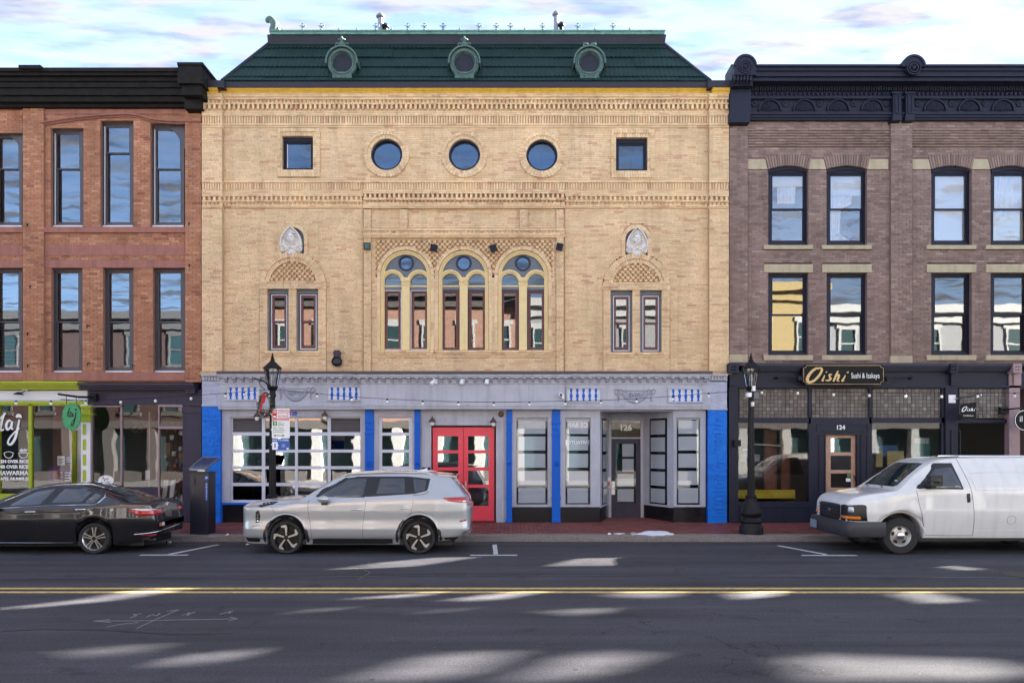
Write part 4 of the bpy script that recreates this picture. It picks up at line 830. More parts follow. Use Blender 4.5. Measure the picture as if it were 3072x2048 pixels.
# red double door in studded frame
g = MB(); y = -.06; g.pbox(1260, 1293, 1228, 1566, y, .15); g.pbox(1488, 1519, 1228, 1566, y, .15); g.pbox(1293, 1488, 1228, 1276, y, .15); g.pbox(1266, 1293, 1250, 1566, y - .03, .05); g.pbox(1488, 1511, 1250, 1566, y - .03, .05); g.pbox(1293, 1488, 1251, 1275, y - .03, .05); do = g.obj('door_surround', 'lavender', main)
for (a, b) in [(1279, q) for q in (1262, 1318, 1374, 1430, 1486, 1543)] + [(1499, q) for q in (1263, 1319, 1375, 1431, 1487, 1543)] + [(q, 1262) for q in (1334, 1389, 1445)]: MB().ball((X(a, y - .03), y - .03, Z(b, y - .03)), .022, 8, (1, .6, 1)).obj('stud', 'lavender', do)
for (a, b, p0, p1) in ((1298, 1389.3, 1313, 1375), (1390.7, 1483, 1404, 1466)):
    yd = .03; m_ = MB(); m_.pbox(a, p0, 1281, 1562, yd, .05); m_.pbox(p1, b, 1281, 1562, yd, .05); rr = [1281, 1308, 1350, 1359, 1401, 1411, 1453, 1462, 1517, 1562]
    for i in range(0, 10, 2): m_.pbox(p0, p1, rr[i], rr[i + 1], yd + (.006 if 0 < i < 8 else 0), .04)
    dd = m_.obj('door', 'red_door', main, label='bright red glazed door leaf of the double door')
    for i in range(1, 9, 2): panel('pane', (p0 - 1, p1 + 1), (rr[i] - 1, rr[i + 1] + 1), yd + .025, .005, 'glass_garage', dd)
    hx = X(p1 + 6 if a < 1390 else p0 - 6, yd); MB().tube([(hx, yd, Z(1443)), (hx, yd - .06, Z(1444)), (hx, yd - .07, Z(1450)), (hx, yd - .07, Z(1462)), (hx, yd - .06, Z(1468)), (hx, yd, Z(1469))], .014, 8).obj('door_handle', 'steel', dd, 60)
panel('letter_box', (1266, 1290), (1401, 1417), -.20, .1, 'iron')
# frosted windows
def shopwin(a, b, c, d, fa, fb, y=YG, text_=None):
    m_ = MB().pbox(a - 3, a + 2, c - 3, d + 3, y - .02, .05).pbox(b - 2, b + 3, c - 3, d + 3, y - .02, .05).pbox(a + 2, b - 2, c - 3, c + 2, y - .02, .05).pbox(a + 2, b - 2, d - 2, d + 3, y - .02, .05).obj('window', 'lavender_dark', main)
    panel('pane', (a + 1, b - 1), (c + 1, d - 1), y + .02, .005, 'glass_store', m_)
    rows_ = [(1261, 1301), (1308.5, 1350.5), (1360, 1402), (1412, 1454), (1463, 1508)]
    for p0, p1 in rows_: panel('frosted_panel', (fa, fb), (p0, p1), y + .012, .003, 'glass_frost', m_)
    return m_
def bayfr(a, b, wa, wb, wt=1252, wd=1514):
    g = MB(); y = -.08; g.pbox(a, wa, 1228, 1520, y, .15); g.pbox(wb, b, 1228, 1520, y, .15); g.pbox(wa, wb, 1228, wt, y, .15); g.pbox(wa, wb, wd, 1520, y, .15); g.obj('bay_frame', 'lavender', main); panel('stall_riser', (a, b), (1520, 1566), -.05, .1, 'black_tile')
bayfr(1536, 1656, 1548, 1644); shopwin(1548, 1644, 1252, 1514, 1555, 1636)
bayfr(1681, 1800, 1695, 1772); w1 = shopwin(1695, 1772, 1252, 1514, 1702, 1764)
text('CE BAR', .17, .003, 'window_lettering', 'white_paint', w1, (X(1733), -.012, Z(1275)), mirror=True, bold=.004)
mat('pale_green', (.45, .55, .28), .5)
MB().prism([(X(1697) + (1768 - 1697) * SX * (i / 20), Z(1350) + (.27 + .05 * abs(math.sin(i * .5))) * (1 if i < 20 else 1)) for i in range(21)] + [(X(1768), Z(1333)), (X(1740), Z(1337)), (X(1728), Z(1349)), (X(1704), Z(1350)), (X(1697), Z(1330))], -.004, -.002).obj('window_decal', 'glass_frost', w1)
text('VITALITY', .125, .003, 'window_lettering', 'white_paint', w1, (X(1733), -.012, Z(1327)), mirror=True, bold=.004)
bayfr(2020, 2117, 2029, 2101); shopwin(2029, 2101, 1256, 1518, 2035, 2095)
# recessed entrance
RD_ = 1.15; fx0, fx1 = X(1800, -.05), X(2020, -.05); bx0, bx1 = X(1826, RD_), X(1931, RD_)
g = MB(); g.box(fx0 - .02, fx1 + .02, -.07, RD_ + .1, Z(1234, -.05), Z(1228, -.05)); g.obj('entrance_ceiling', 'lavender_dark', main)
def slab(mb, p, q, z0, z1, t=.05):                                     # vertical slab between plan points
    d = Vector((q[0] - p[0], q[1] - p[1])).normalized(); n = Vector((-d.y, d.x)) * t
    v = [(p[0], p[1], z0), (q[0], q[1], z0), (q[0] + n.x, q[1] + n.y, z0), (p[0] + n.x, p[1] + n.y, z0)]; v += [(a, b, z1) for a, b, _ in v]
    mb.add(v, [(0, 1, 5, 4), (1, 2, 6, 5), (2, 3, 7, 6), (3, 0, 4, 7), (4, 5, 6, 7), (3, 2, 1, 0)])
zb_, zt_ = Z(1520, .3), Z(1234, -.05); zg0, zg1 = Z(1512, .5), Z(1254, .5)
for sd, P0, P1 in ((0, (fx0, -.05), (bx0, RD_)), (1, (bx1, RD_), (fx1, -.05))):
    lp = lambda t_: (P0[0] + (P1[0] - P0[0]) * t_, P0[1] + (P1[1] - P0[1]) * t_)
    g = MB(); slab(g, lp(0), lp(.2), .14, zt_); slab(g, lp(.8), lp(1), .14, zt_); slab(g, lp(.2), lp(.8), zg1, zt_); slab(g, lp(.2), lp(.8), zb_, zg0); g.obj('entrance_side', 'lavender', main)
    g = MB(); slab(g, lp(0), lp(1), .13, zb_, .06); o = g.obj('stall_riser', 'black_tile', main); o.location = (0, -.012, 0)
    g = MB(); slab(g, lp(.2), lp(.8), zg0, zg1, .006); so_ = g.obj('side_pane', 'glass_store', main)
    for q in range(5):
        z1_ = zg1 - .06 - q * .485; g = MB(); slab(g, lp(.26), lp(.74), z1_ - .40, z1_, .004); o = g.obj('frosted_panel', 'glass_frost', so_); o.location = (-.012 if sd else .012, -.006, 0)
y = RD_; g = MB(); g.pbox(1826, 1834, 1250, 1556, y - .02, .1); g.pbox(1922, 1931, 1250, 1556, y - .02, .1); g.pbox(1834, 1922, 1250, 1262, y - .02, .1); g.pbox(1834, 1922, 1311, 1315, y - .02, .1); g.box(bx0 - .6, bx1 + .6, y + .05, y + .1, Z(1252, y), zt_); eo = g.obj('entrance_frame', 'lavender', main)
panel('transom_pane', (1833, 1923), (1261, 1312), y + .02, .005, 'glass_store', eo); panel('transom_blind', (1836, 1920), (1264, 1309), y + .1, .005, 'yellow_card_dim', eo)
text('126', .235, .004, 'street_number', 'sign_white', eo, (X(1877, y), y + .012, Z(1283, y)), bold=.011, sx=1.05)
m_ = MB(); m_.pbox(1834, 1847, 1315, 1554, y, .05); m_.pbox(1908, 1922, 1315, 1554, y, .05); m_.pbox(1847, 1908, 1315, 1329, y, .05); m_.pbox(1847, 1908, 1509, 1554, y, .05); dd = m_.obj('door', 'plum', main, label='dark glazed shop door in recessed entrance')
panel('pane', (1846, 1909), (1328, 1510), y + .02, .005, 'glass_store', dd)
for q in range(4): panel('frosted_panel', (1852 + (15 if q < 2 else 0), 1901), (1331 + q * 45, 1369 + q * 45), y + .012, .004, 'glass_frost', dd)
MB().pbox(1833, 1845, 1443, 1483, y - .02, .03).obj('lock_plate', 'steel', dd); MB().tube([(X(1839, y), y - .02, Z(1464, y)), (X(1839, y), y - .07, Z(1464, y)), (X(1850, y), y - .07, Z(1464, y))], .012, 8).obj('door_handle', 'steel', dd)
panel('key_safe', (1821, 1832), (1432, 1461), y - .06, .05, 'white_plastic'); panel('key_safe_window', (1823.5, 1829.5), (1443, 1458), y - .064, .05, 'sign_red')
struct(MB().add([(fx0, -.06, .152), (fx1, -.06, .152), (bx1 + .2, RD_ + .2, .175), (bx0 - .2, RD_ + .2, .175)], [(0, 1, 2, 3)]).obj('entrance_floor', 'paver'))
# rooms behind the glass
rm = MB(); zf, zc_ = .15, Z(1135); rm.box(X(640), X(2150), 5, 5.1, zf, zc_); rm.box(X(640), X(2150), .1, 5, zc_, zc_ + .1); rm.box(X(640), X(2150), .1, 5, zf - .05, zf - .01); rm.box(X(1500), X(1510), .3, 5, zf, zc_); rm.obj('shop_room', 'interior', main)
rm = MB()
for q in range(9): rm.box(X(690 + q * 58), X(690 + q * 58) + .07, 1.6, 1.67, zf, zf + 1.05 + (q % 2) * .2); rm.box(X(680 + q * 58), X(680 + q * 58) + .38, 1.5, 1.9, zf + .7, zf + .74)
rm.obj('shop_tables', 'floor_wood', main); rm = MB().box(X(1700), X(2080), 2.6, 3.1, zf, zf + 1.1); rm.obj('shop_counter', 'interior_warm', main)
# barn lamps, bell, cameras
def barn(px, py, yy, lab):
    t = thing('gooseneck_lamp', lab, 'wall lamp', (X(px, yy), yy, Z(py, yy)), 0, 'bronze barn lamps over the shopfront')
    MB().lathe(0, -.14, [(.015, .10), (.03, .07), (.05, .05), (.10, -.02), (.105, -.035), (.09, -.035)], 16).obj('lamp_shade', 'bronze', t, 50, local=True)
    MB().lathe(0, -.14, [(.045, -.03), (.06, -.07), (.05, -.12), (.02, -.14)], 12).obj('lamp_globe', 'lamp_glass', t, 60, local=True); MB().tube([(0, 0, -.02), (0, -.05, .03), (0, -.10, .13), (0, -.14, .12), (0, -.14, .09)], .012, 8).obj('lamp_arm', 'bronze', t, 60, local=True)
barn(776, 1247, -.09, 'bronze barn lamp over the gridded window just left of the wreath'); barn(978, 1245, -.09, 'bronze barn lamp over the right part of gridded window'); barn(1298, 1262, -.10, 'bronze barn lamp at left top of red double door'); barn(1480, 1264, -.10, 'bronze barn lamp at right top of red double door')
t = MB().lathe(X(1503), 0, [(.075, -.06), (.075, -.12), (.05, -.15), (.02, -.155)], 20, 'y', Z(1243)).obj('alarm_bell', 'bronze', None, 40); tag(t, 'round dark alarm bell above right side of red door', 'bell')
for k, px in enumerate((1306, 1387, 1461)):
    yy = YF - .12; t = thing('spotlight', ('left one', 'middle one', 'right one')[k] + ' of three white spotlights under the shop cornice', 'spotlight', (X(px, yy), yy, Z(1146, yy)), 0, 'white spotlights on the lavender fascia')
    MB().box(-.02, .06, -.06, 0, -.05, .08).obj('mount', 'white_plastic', t, local=True); MB().tube([(-.01, -.10, .06), (-.06 if k == 0 else -.01, -.16, -.02), (-.09 if k == 0 else -.02, -.20, -.08)], [.03, .05, .055], 12).obj('lamp_head', 'white_plastic', t, 50, local=True)
yy = YF - .15; t = thing('security_camera', 'round white security camera at right end of blank fascia', 'camera', (X(1682, yy), yy, Z(1185, yy))); MB().ball((0, -.04, 0), .065, 14).obj('dome', 'white_plastic', t, 60, local=True); MB().lathe(0, 0, [(.035, -.115), (.02, -.118)], 14, 'y').obj('lens', 'ink', t, local=True); MB().box(.03, .09, -.06, .04, -.10, .02).obj('mount', 'white_plastic', t, local=True)
# ---------------------------------------------------------------- red brick building on the left
left = thing('red_brick_building', 'red brick building with brownstone bands and black cornice, left of cream building', 'building', (-11.4, 0, .15))
B, Mo, pool = MB(), MB(), []
LX0 = -230
def dh(parent, a, b, c, d, y, fm, gm, rail, fw=.055, dep=.12, left_w=None, shade_=None, tint=None, top=None, sill=True):
    """double hung window; a..b, c..d picture columns/rows of the opening at depth y"""
    x0, x1, z0, z1 = X(a, y), X(b, y), Z(d, y), Z(c, y); zm = Z(rail, y)
    fr = MB().frame(x0, x1, z0, z1, fw, y, y + dep, fw * .8, fw); fr.frame(x0 + fw, x1 - fw, z0 + fw * .8, z1 - fw, fw * .5, y + .03, y + dep); fo = fr.obj('window', fm, parent); i0, i1, j0, j1 = x0 + fw * 1.5, x1 - fw * 1.5, z0 + fw * 1.3, z1 - fw * 1.5
    MB().frame(i0, i1, zm - .02, j1, .04, y + .05, y + .085).obj('upper_sash', fm, fo); MB().frame(i0, i1, j0, zm + .03, .04, y + .09, y + .12, .06).obj('lower_sash', fm, fo)
    MB().box(i0 + .03, i1 - .03, y + .065, y + .07, zm, j1 - .02).obj('pane', gm, fo); MB().box(i0 + .03, i1 - .03, y + .10, y + .105, j0 + .03, zm).obj('pane', gm, fo)
    return fo, (i0, i1, j0, j1, zm)
YW = .16
LW = [(-25, 67), (154, 247), (309, 400), (459, 555)]; LU = [(-25, 67, 398), (152, 250, 386), (301, 400, 366), (451, 553, 374)]
ops = [('r', X(a), X(b), Z(1116), Z(803)) for a, b in LW] + [('r', X(a), X(b), Z(680), Z(t)) for a, b, t in LU]
ST = [(680, 697), (735, 766), (780, 803), (1116, 1141)]
for (za, zb_) in ((1146, 1141), (1116, 803), (780, 766), (735, 697), (680, 318)):
    for a, b in ((LX0, 68), (131, 555)): bricks(B, Mo, X(a), X(b), Z(za), Z(zb_), 0, .205, .068, .009, ops, pool, messy=.05, depth=.1)
for a, b in ((68, 131), (555, 604)): bricks(B, Mo, X(a, -.08), X(b, -.08), Z(1146, -.08), Z(318, -.08), -.08, .205, .068, .009, (), pool, messy=.05, depth=.2)
for a, b in ((LX0, 68), (131, 555)):
    for c, d in ST: MB().pbox(a, b, c, d, -.02 - (.05 if c in (680, 1116) else 0), .3).obj('stone_band', 'brownstone', left)
for k, (a, b) in enumerate(LW):
    fo, q = dh(left, a, b, 803, 1116, YW, 'left_frame', 'glass', 965, .07)
    MB().pbox(a + 2, b - 2, 1112, 1116, YW - .03, .05).obj('sill_edge', 'white_paint', fo)
    if k == 0:
        for i in range(26): z_ = q[3] - .05 - i * .105; MB().box(q[0] + .03, q[1] - .03, YW + .13, YW + .135, z_, z_ + .075).obj('blind_slat', 'shade', fo)
for k, (a, b, t) in enumerate(LU):
    fo, q = dh(left, a, b, t, 680, YW, 'left_frame', 'glass', (455 if k == 2 else 503) + 2, .07)
    MB().pbox(a + 2, b - 2, 676, 680, YW - .03, .05).pbox(a + 12, a + 14, t + 14, 678, YW + .02, .03).obj('sill_edge', 'white_paint', fo)
    if k in (0, 3):                                                    # outer windows of the arch: curved head
        x0, x1, z1 = X(a), X(b), Z(t); n = 10; MB().prism([(x1, z1 + .05)] + [(x0 + (x1 - x0) * (.25 + .75 * i / n), z1 + .03 - .75 * (i / n) ** 2.2) for i in range(n + 1)], YW - .02, YW + .09).obj('arched_head', 'left_frame', fo)
ar = MB(); ar_pts = spl([(120, 368, 0), (230, 352, 0), (330, 343, 0), (400, 343, 0), (480, 360, 0), (604, 364, 0)], 6); ar.tube([(X(p[0], -.1), -.10, Z(p[1], -.1)) for p in ar_pts], .03, 6); ar.tube([(X(p[0], -.1), -.03, Z(p[1] + 4, -.1)) for p in ar_pts], .03, 6); ar.obj('arch_moulding', 'brownstone', left)
for a, b in ((131, 555),):
    MB().pbox(a, b, 321, 342, -.035, .1).obj('stone_band', 'brownstone', left)
for px, py in ((90, 675), (98, 860), (91, 1000), (91, 1095), (268, 978), (270, 1090), (404, 1096), (572, 672), (573, 796)): MB().tube([(X(px), .0, Z(py)), (X(px), -.12, Z(py)), (X(px) + .01, -.13, Z(py) - .08)], .014, 6).obj('wall_hook', 'iron', left)
Mo.obj('mortar_bed', 'red_mortar', left); settle(pool, B, 'brick', 'red_brick', left, .205, .068, .009, key=lambda b: (b[0] + 8) ** 2 * .6 + (b[2] - CAM_H) ** 2); B.obj('brickwork', 'red_brick', left, kind='stuff')
# cornice
c = MB(); yb = .05
for p0, p1, out in ((203, 214, .72), (214, 226, .66), (226, 243, .56), (243, 262, .50), (262, 285, .44), (285, 305, .36), (305, 321, .22)): c.box(X(LX0), X(575), yb - out, yb + .3, Z(p1, yb - out), Z(p0, yb - out))
c.obj('cornice', 'darkbrown', left)
c = MB(); c.pbox(533, 606, 192, 250, -.74, 1.05); c.pbox(531, 608, 187, 195, -.77, 1.1); c.pbox(545, 605, 250, 285, -.62, .7); c.pbox(553, 604, 285, 326, -.36, .5); c.obj('cornice_end_block', 'darkbrown', left)
c = MB(); c.pbox(55, 121, 195, 206, -.74, .6); c.obj('cornice_block', 'darkbrown', left)
sh = MB(); xl, xr = X(LX0), X(603); sh.box(xl, xl + .2, .1, 13, .13, Z(260)); sh.box(xr - .2, xr, .2, 13, .13, Z(260)); sh.box(xl, xr, .2, 13, Z(262), Z(258)); sh.box(xl, xr, .35, 13, Z(740), Z(735)); sh.box(xl, xr, .35, 13, Z(1150), Z(1143)); sh.box(xl, xr, 1.5, 1.6, Z(1143), Z(262)); sh.obj('building_shell', 'main_core', left)
# --- lime and white shopfront
YS = -.10
s = MB(); 
for p0, p1, o in ((1143, 1149, .30), (1149, 1156, .24), (1156, 1162, .18), (1162, 1168, .13)): s.box(X(LX0), X(248) + o * .3, YS - o, .2, Z(p1, YS - o), Z(p0, YS - o))
s.pbox(LX0, 262, 1203, 1212, YS - .03, .2); s.obj('shop_cornice', 'lime', left)
MB().pbox(LX0, 262, 1171, 1203, YS, .2).pbox(241, 263, 1211, 1216, YS - .03, .2).obj('fascia', 'white_paint', left)
MB().pbox(-6, -2, 1212, 1566, YS, .1).pbox(85, 94.5, 1212, 1566, YS, .1).pbox(LX0, 245, 1212, 1216, YS, .1).pbox(216, 228, 1290, 1566, YS + .5, .1).pbox(LX0, 245, 1480, 1566, YS, .08).obj('shop_frame', 'lime', left)
p = MB(); p.pbox(243, 270, 1216, 1266, YS - .06, .2); p.pbox(240, 273, 1216, 1222, YS - .1, .2); p.pbox(240, 273, 1238, 1244, YS - .1, .2); p.obj('pilaster_capital', 'lime', left)
p = MB().pbox(243, 270, 1266, 1566, YS - .05, .2).obj('pilaster', 'white_paint', left)
for i in range(6): MB().pbox(248, 258, 1271 + i * 46, 1304 + i * 46, YS - .056, .02).obj('inset_panel', 'lime', p)
wp = []
for a, b in ((LX0, -6), (-2, 85), (94, 216)): wp.append(MB().pbox(a, b, 1216, 1482, YS + .05, .006).obj('shop_pane', 'glass_store', left))
MB().pbox(216, 246, 1216, 1566, YS + .6, .05).obj('entry_jamb', 'white_paint', left); MB().pbox(222, 246, 1290, 1482, YS + .56, .03).obj('entry_door', 'white_paint', left)
yl = YS + .035
def wtxt(s_, px, py, size, **k): return text(s_, size, .002, 'window_lettering', 'sign_white', wp[1], (X(px, yl), yl, Z(py, yl)), align='RIGHT', bold=.006, **k)
wtxt('CHICKEN OVER RICE', 85, 1384, .118); wtxt('LAMB OVER RICE', 85, 1400, .125); wtxt('SHAWARMA', 85, 1418.5, .165); wtxt('FALAFEL·HUMMUS', 85, 1436, .118)
mb = MB(); U = lambda pts: [(X(a, yl), Z(b, yl), w_ * SX) for a, b, w_ in pts]
stroke(mb, U([(-12, 1262, 3), (0, 1255, 5), (10, 1246, 6), (17, 1238, 5)]), yl, .003); stroke(mb, U([(14, 1238, 5), (7, 1258, 7), (2, 1282, 7), (4, 1290, 6), (12, 1287, 4)]), yl - .001, .003)
stroke(mb, U([(34, 1264, 4), (26, 1261, 6), (19, 1274, 7), (22, 1288, 6), (32, 1280, 5), (37, 1264, 6), (34, 1282, 7), (40, 1287, 4)]), yl - .002, .003); stroke(mb, U([(58, 1258, 5), (53, 1285, 7), (45, 1315, 8), (33, 1332, 7), (24, 1328, 6), (30, 1312, 5), (48, 1292, 4), (60, 1284, 3)]), yl - .003, .003)
stroke(mb, U([(48, 1251, 5), (56, 1246, 11), (65, 1251, 5)]), yl - .004, .003); mb.obj('window_lettering', 'sign_white', wp[1])
mb = MB()
for cx_ in (26, 70):
    stroke(mb, U([(cx_ - 14, 1358, 1.6), (cx_, 1354 if cx_ < 50 else 1358, 1.6), (cx_ + 14, 1358, 1.6)]), yl, .003); stroke(mb, U([(cx_ - 14, 1358, 1.6), (cx_ - 10, 1369, 1.6), (cx_, 1373, 1.8), (cx_ + 10, 1369, 1.6), (cx_ + 14, 1358, 1.6)]), yl - .002, .003)
for i in range(5): stroke(mb, U([(60 + i * 4, 1356, 1.4), (61 + i * 4.4, 1348 - (i % 2) * 3, 2), (64 + i * 4, 1354, 1.4)]), yl - .004, .003)
stroke(mb, U([(74, 1358, 1.5), (83, 1346, 1.8)]), yl - .006, .003); mb.obj('window_drawing', 'sign_white', wp[1])
# posters inside the second pane
mat('poster_purple', (.16, .05, .2), .6); mat('poster_blue', (.02, .06, .2), .6); mat('poster_orange', (.55, .16, .06), .6)
for a, b, c_, d, m_ in ((172, 194, 1367, 1395, 'sign_white'), (195, 215, 1362, 1392, 'poster_blue'), (158, 190, 1399, 1450, 'poster_purple'), (190, 215, 1400, 1452, 'poster_blue')):
    po = MB().pbox(a, b, c_, d, YS + .07, .004).obj('poster', m_, left)
    for i in range(4): MB().pbox(a + 4, b - 4 - (i % 2) * 3, c_ + (d - c_) * (.3 + .15 * i), c_ + (d - c_) * (.36 + .15 * i), YS + .066, .004).obj('print_line', 'ink' if m_ == 'sign_white' else 'sign_white', po)
MB().lathe(X(173), 0, [(.11, YS + .067), (.11, YS + .066)], 20, 'y', Z(1422)).obj('poster_bowl', 'poster_orange', left)
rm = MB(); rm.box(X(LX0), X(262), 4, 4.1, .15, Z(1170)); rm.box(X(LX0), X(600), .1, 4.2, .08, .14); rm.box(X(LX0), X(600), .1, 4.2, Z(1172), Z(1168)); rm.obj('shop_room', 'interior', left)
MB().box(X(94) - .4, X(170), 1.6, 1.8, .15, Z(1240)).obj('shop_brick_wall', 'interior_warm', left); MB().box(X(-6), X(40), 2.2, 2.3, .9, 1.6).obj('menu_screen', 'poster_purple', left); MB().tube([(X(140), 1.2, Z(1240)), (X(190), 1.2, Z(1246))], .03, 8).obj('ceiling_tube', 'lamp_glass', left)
# hanging oval sign
YO = -.75; t = thing('hanging_sign', 'green oval hanging sign with black script lettering by lime shopfront', 'sign', (X(215, YO), YO, Z(1249, YO)))
MB().prism([(26.5 * SX * math.cos(a), 39 * SX * math.sin(a)) for a in [i * math.pi / 18 for i in range(36)]], -.015, .015).obj('sign_board', 'oval_green', t, local=True)
mb = MB(); V = lambda pts: [(a * SX, -b * SX, w_ * SX) for a, b, w_ in pts]
stroke(mb, V([(-12, -10, 2), (0, -14, 3)]), -.018, .003); stroke(mb, V([(-5, -26, 3), (-10, -6, 4), (-8, 0, 3), (-4, -2, 2)]), -.019, .003); stroke(mb, V([(4, -9, 2), (-1, -10, 3), (-4, -2, 4), (0, 0, 3), (5, -9, 3), (4, -1, 4), (8, -2, 2)]), -.020, .003); stroke(mb, V([(14, -14, 3), (11, 4, 4), (6, 22, 4), (0, 26, 3), (2, 16, 2), (12, 2, 2)]), -.021, .003); mb.ball((13 * SX, -.018, 20 * SX), .03, 8, (1, .2, 1)); mb.obj('lettering', 'ink', t, local=True)
for i in range(14): a = R(20 + i * 24.5); MB().box(23 * SX * math.cos(a) - .008, 23 * SX * math.cos(a) + .008, -.018, -.01, 34 * SX * math.sin(a) - .012, 34 * SX * math.sin(a) + .012).obj('rim_letter', 'ink', t, local=True)
MB().tube([(.28, .62, .56), (.2, 0, .52), (-.36, 0, .6)], .03, 8).box(.2, .36, .5, .62, .44, .66).tube([(-.3, 0, .46), (.3, 0, .42)], .01, 6).tube([(-.14, 0, .57), (-.14, 0, .33)], .008, 6).tube([(.12, 0, .53), (.12, 0, .33)], .008, 6).obj('bracket', 'iron', t, local=True)
t = thing('spotlight', 'black gooseneck spotlight on white fascia of lime shopfront', 'spotlight', (X(88), YS - .05, Z(1172))); MB().box(-.07, .07, -.03, .05, -.02, .03).obj('mount', 'steel', t, local=True); MB().tube([(0, -.02, 0), (0, -.12, -.06), (-.06, -.2, -.09)], .012, 6).lathe(-.06, -.2, [(.03, -.06), (.13, -.12), (.14, -.13)], 16).obj('lamp_head', 'iron', t, local=True)
# --- plum shopfront
s = MB()
for p0, p1, o in ((1148, 1155, .32), (1155, 1162, .25), (1162, 1169, .17)): s.box(X(252, YS) + (.32 - o) * .3, X(598), YS - o, .2, Z(p1, YS - o), Z(p0, YS - o))
s.pbox(264, 604, 1168, 1213, YS, .2); s.obj('shop_cornice', 'plum', left)
pl = MB().pbox(548, 604, 1211, 1566, YS - .03, .25); pl.pbox(545, 605, 1211, 1216, YS - .07, .2); pl.pbox(545, 605, 1222, 1238, YS - .055, .2); pl.pbox(556, 583, 1169, 1178, YS - .16, .1)
for i in range(5): pl.pbox(557 + i * 5.2, 561 + i * 5.2, 1166, 1180, YS - .18, .15)
pl.obj('pilaster', 'plum', left)
MB().pbox(271, 276, 1213, 1566, YS, .1).pbox(361, 366, 1213, 1566, YS, .1).pbox(271, 366, 1216, 1220, YS, .1).pbox(271, 366, 1455, 1460, YS, .1).pbox(474, 478, 1213, 1566, YS, .1).pbox(548, 553, 1213, 1285, YS, .1).pbox(474, 553, 1213, 1220, YS - .01, .1).pbox(474, 553, 1278, 1286, YS - .01, .1).obj('shop_frame', 'pink_frame', left)
MB().pbox(271, 474, 1460, 1566, YS + .02, .08).pbox(474, 553, 1513, 1566, YS + .02, .08).obj('stall_riser', 'plum', left); MB().pbox(446, 450, 1235, 1566, YS + .25, .05).obj('door_edge', 'pink_frame', left)
pp = [MB().pbox(a, b, c_, d, YS + .04, .006).obj('shop_pane', 'glass_store', left) for a, b, c_, d in ((276, 361, 1220, 1455), (366, 474, 1213, 1560), (478, 548, 1220, 1278), (478, 553, 1286, 1513))]
y_ = YS + .03; MB().prism([(X(318, y_) + 23 * SX * math.cos(a), Z(1440, y_) + 15 * SX * math.sin(a)) for a in [i * math.pi / 16 for i in range(32)]], y_, y_ + .004).obj('window_sticker', 'sign_white', pp[0])
mb = MB(); stroke(mb, U([(307, 1436, 1.2), (311, 1430, 1.5), (314, 1442, 1.5), (318, 1434, 1.2), (322, 1438, 1.5), (326, 1432, 1.2)]), y_ - .003, .003); stroke(mb, U([(319, 1447, 1.2), (324, 1443, 1.5), (327, 1449, 1.2), (331, 1444, 1.2)]), y_ - .003, .003); mb.obj('sticker_script', 'ink', pp[0]); MB().pbox(436, 450, 1410, 1438, y_ + .2, .004).obj('paper_notice', 'shade', left)
rm = MB(); rm.box(X(262), X(600), 3.4, 3.5, .15, Z(1170)); rm.box(X(545), X(550), .3, 3.4, .15, Z(1170)); rm.obj('cafe_wall', 'interior_warm', left)
for a, b, c_, d in ((325, 345, 1325, 1368), (374, 393, 1360, 1404)): MB().box(X(a), X(b), 3.3, 3.38, Z(d), Z(c_)).obj('picture_frame', 'wood_door', left)
text('WOKS', .5, .01, 'mirrored_sign', 'brownstone', left, (X(352), 2.2, Z(1276)), mirror=True)
mat('mug_white', (.7, .7, .68), .3); mat('mug_red', (.35, .03, .04), .3); mat('mug_grey', (.18, .19, .22), .3); mat('teal_glass', (.03, .08, .09), .2)
mugmesh = {}
for k, m_ in enumerate(('mug_white', 'mug_red', 'mug_grey')):
    mb = MB().lathe(0, 0, [(.035, 0), (.045, .01), (.048, .10), (.042, .10), (.038, .02), (.001, .02)], 14); mb.tube([(.045, 0, .08), (.08, 0, .075), (.08, 0, .03), (.045, 0, .02)], .008, 6); mugmesh[k] = mb.mesh('mug', 50); mugmesh[k].materials.append(MATS[m_])
MW = ['top right white mug hanging in cafe display window', 'white mug hanging highest on the left strings of cafe window', 'white mug on right string at mid height of cafe window', 'small white mug between the cafe strings at mid height', 'dark grey mug hanging low left in cafe window', 'small grey mug hanging under the mid white mugs', 'grey mug hanging beside the red one', 'red mug hanging in the middle of cafe window', 'dark mug right of the upper red mug', 'grey glass mug right of the paper towels', 'lower red mug hanging near the right frame', 'white mug lowest in the cafe window']
for i, (px, py, k) in enumerate(((545, 1300, 0), (516, 1313, 0), (540, 1346, 0), (521, 1361, 0), (499, 1372, 2), (534, 1383, 2), (504, 1393, 2), (524, 1401, 1), (541, 1396, 2), (547, 1423, 2), (538, 1445, 1), (528, 1476, 0))):
    y_ = .25 + .1 * (i % 3); o = bpy.data.objects.new('mug', mugmesh[k]); col.objects.link(o); o.location = (X(px, y_), y_, Z(py, y_) - .05); o.rotation_euler = (R(random.uniform(-25, 25)), R(random.uniform(-20, 20)), random.uniform(0, 6)); o.scale = (1.15,) * 3; tag(o, MW[i], 'mug', 'mugs hanging in the cafe window')
st = MB()
for px in (504, 521, 534, 545): st.tube([(X(px, .3), .3, Z(1286, .3)), (X(px, .3), .3, Z(1480, .3))], .004, 5)
tag(st.obj('mug_strings', 'iron'), 'thin cords holding the mugs in the cafe display window', 'cords')
for px, lab in ((497, 'striped tea towel hanging at left of cafe display'), (519, 'printed tea towel hanging at right of cafe display')): o = MB().pprism([(px - 6, 1440), (px + 8, 1438), (px + 2, 1488), (px - 12, 1496)], .1, .02).obj('tea_towel', 'shade'); tag(o, lab, 'towel')
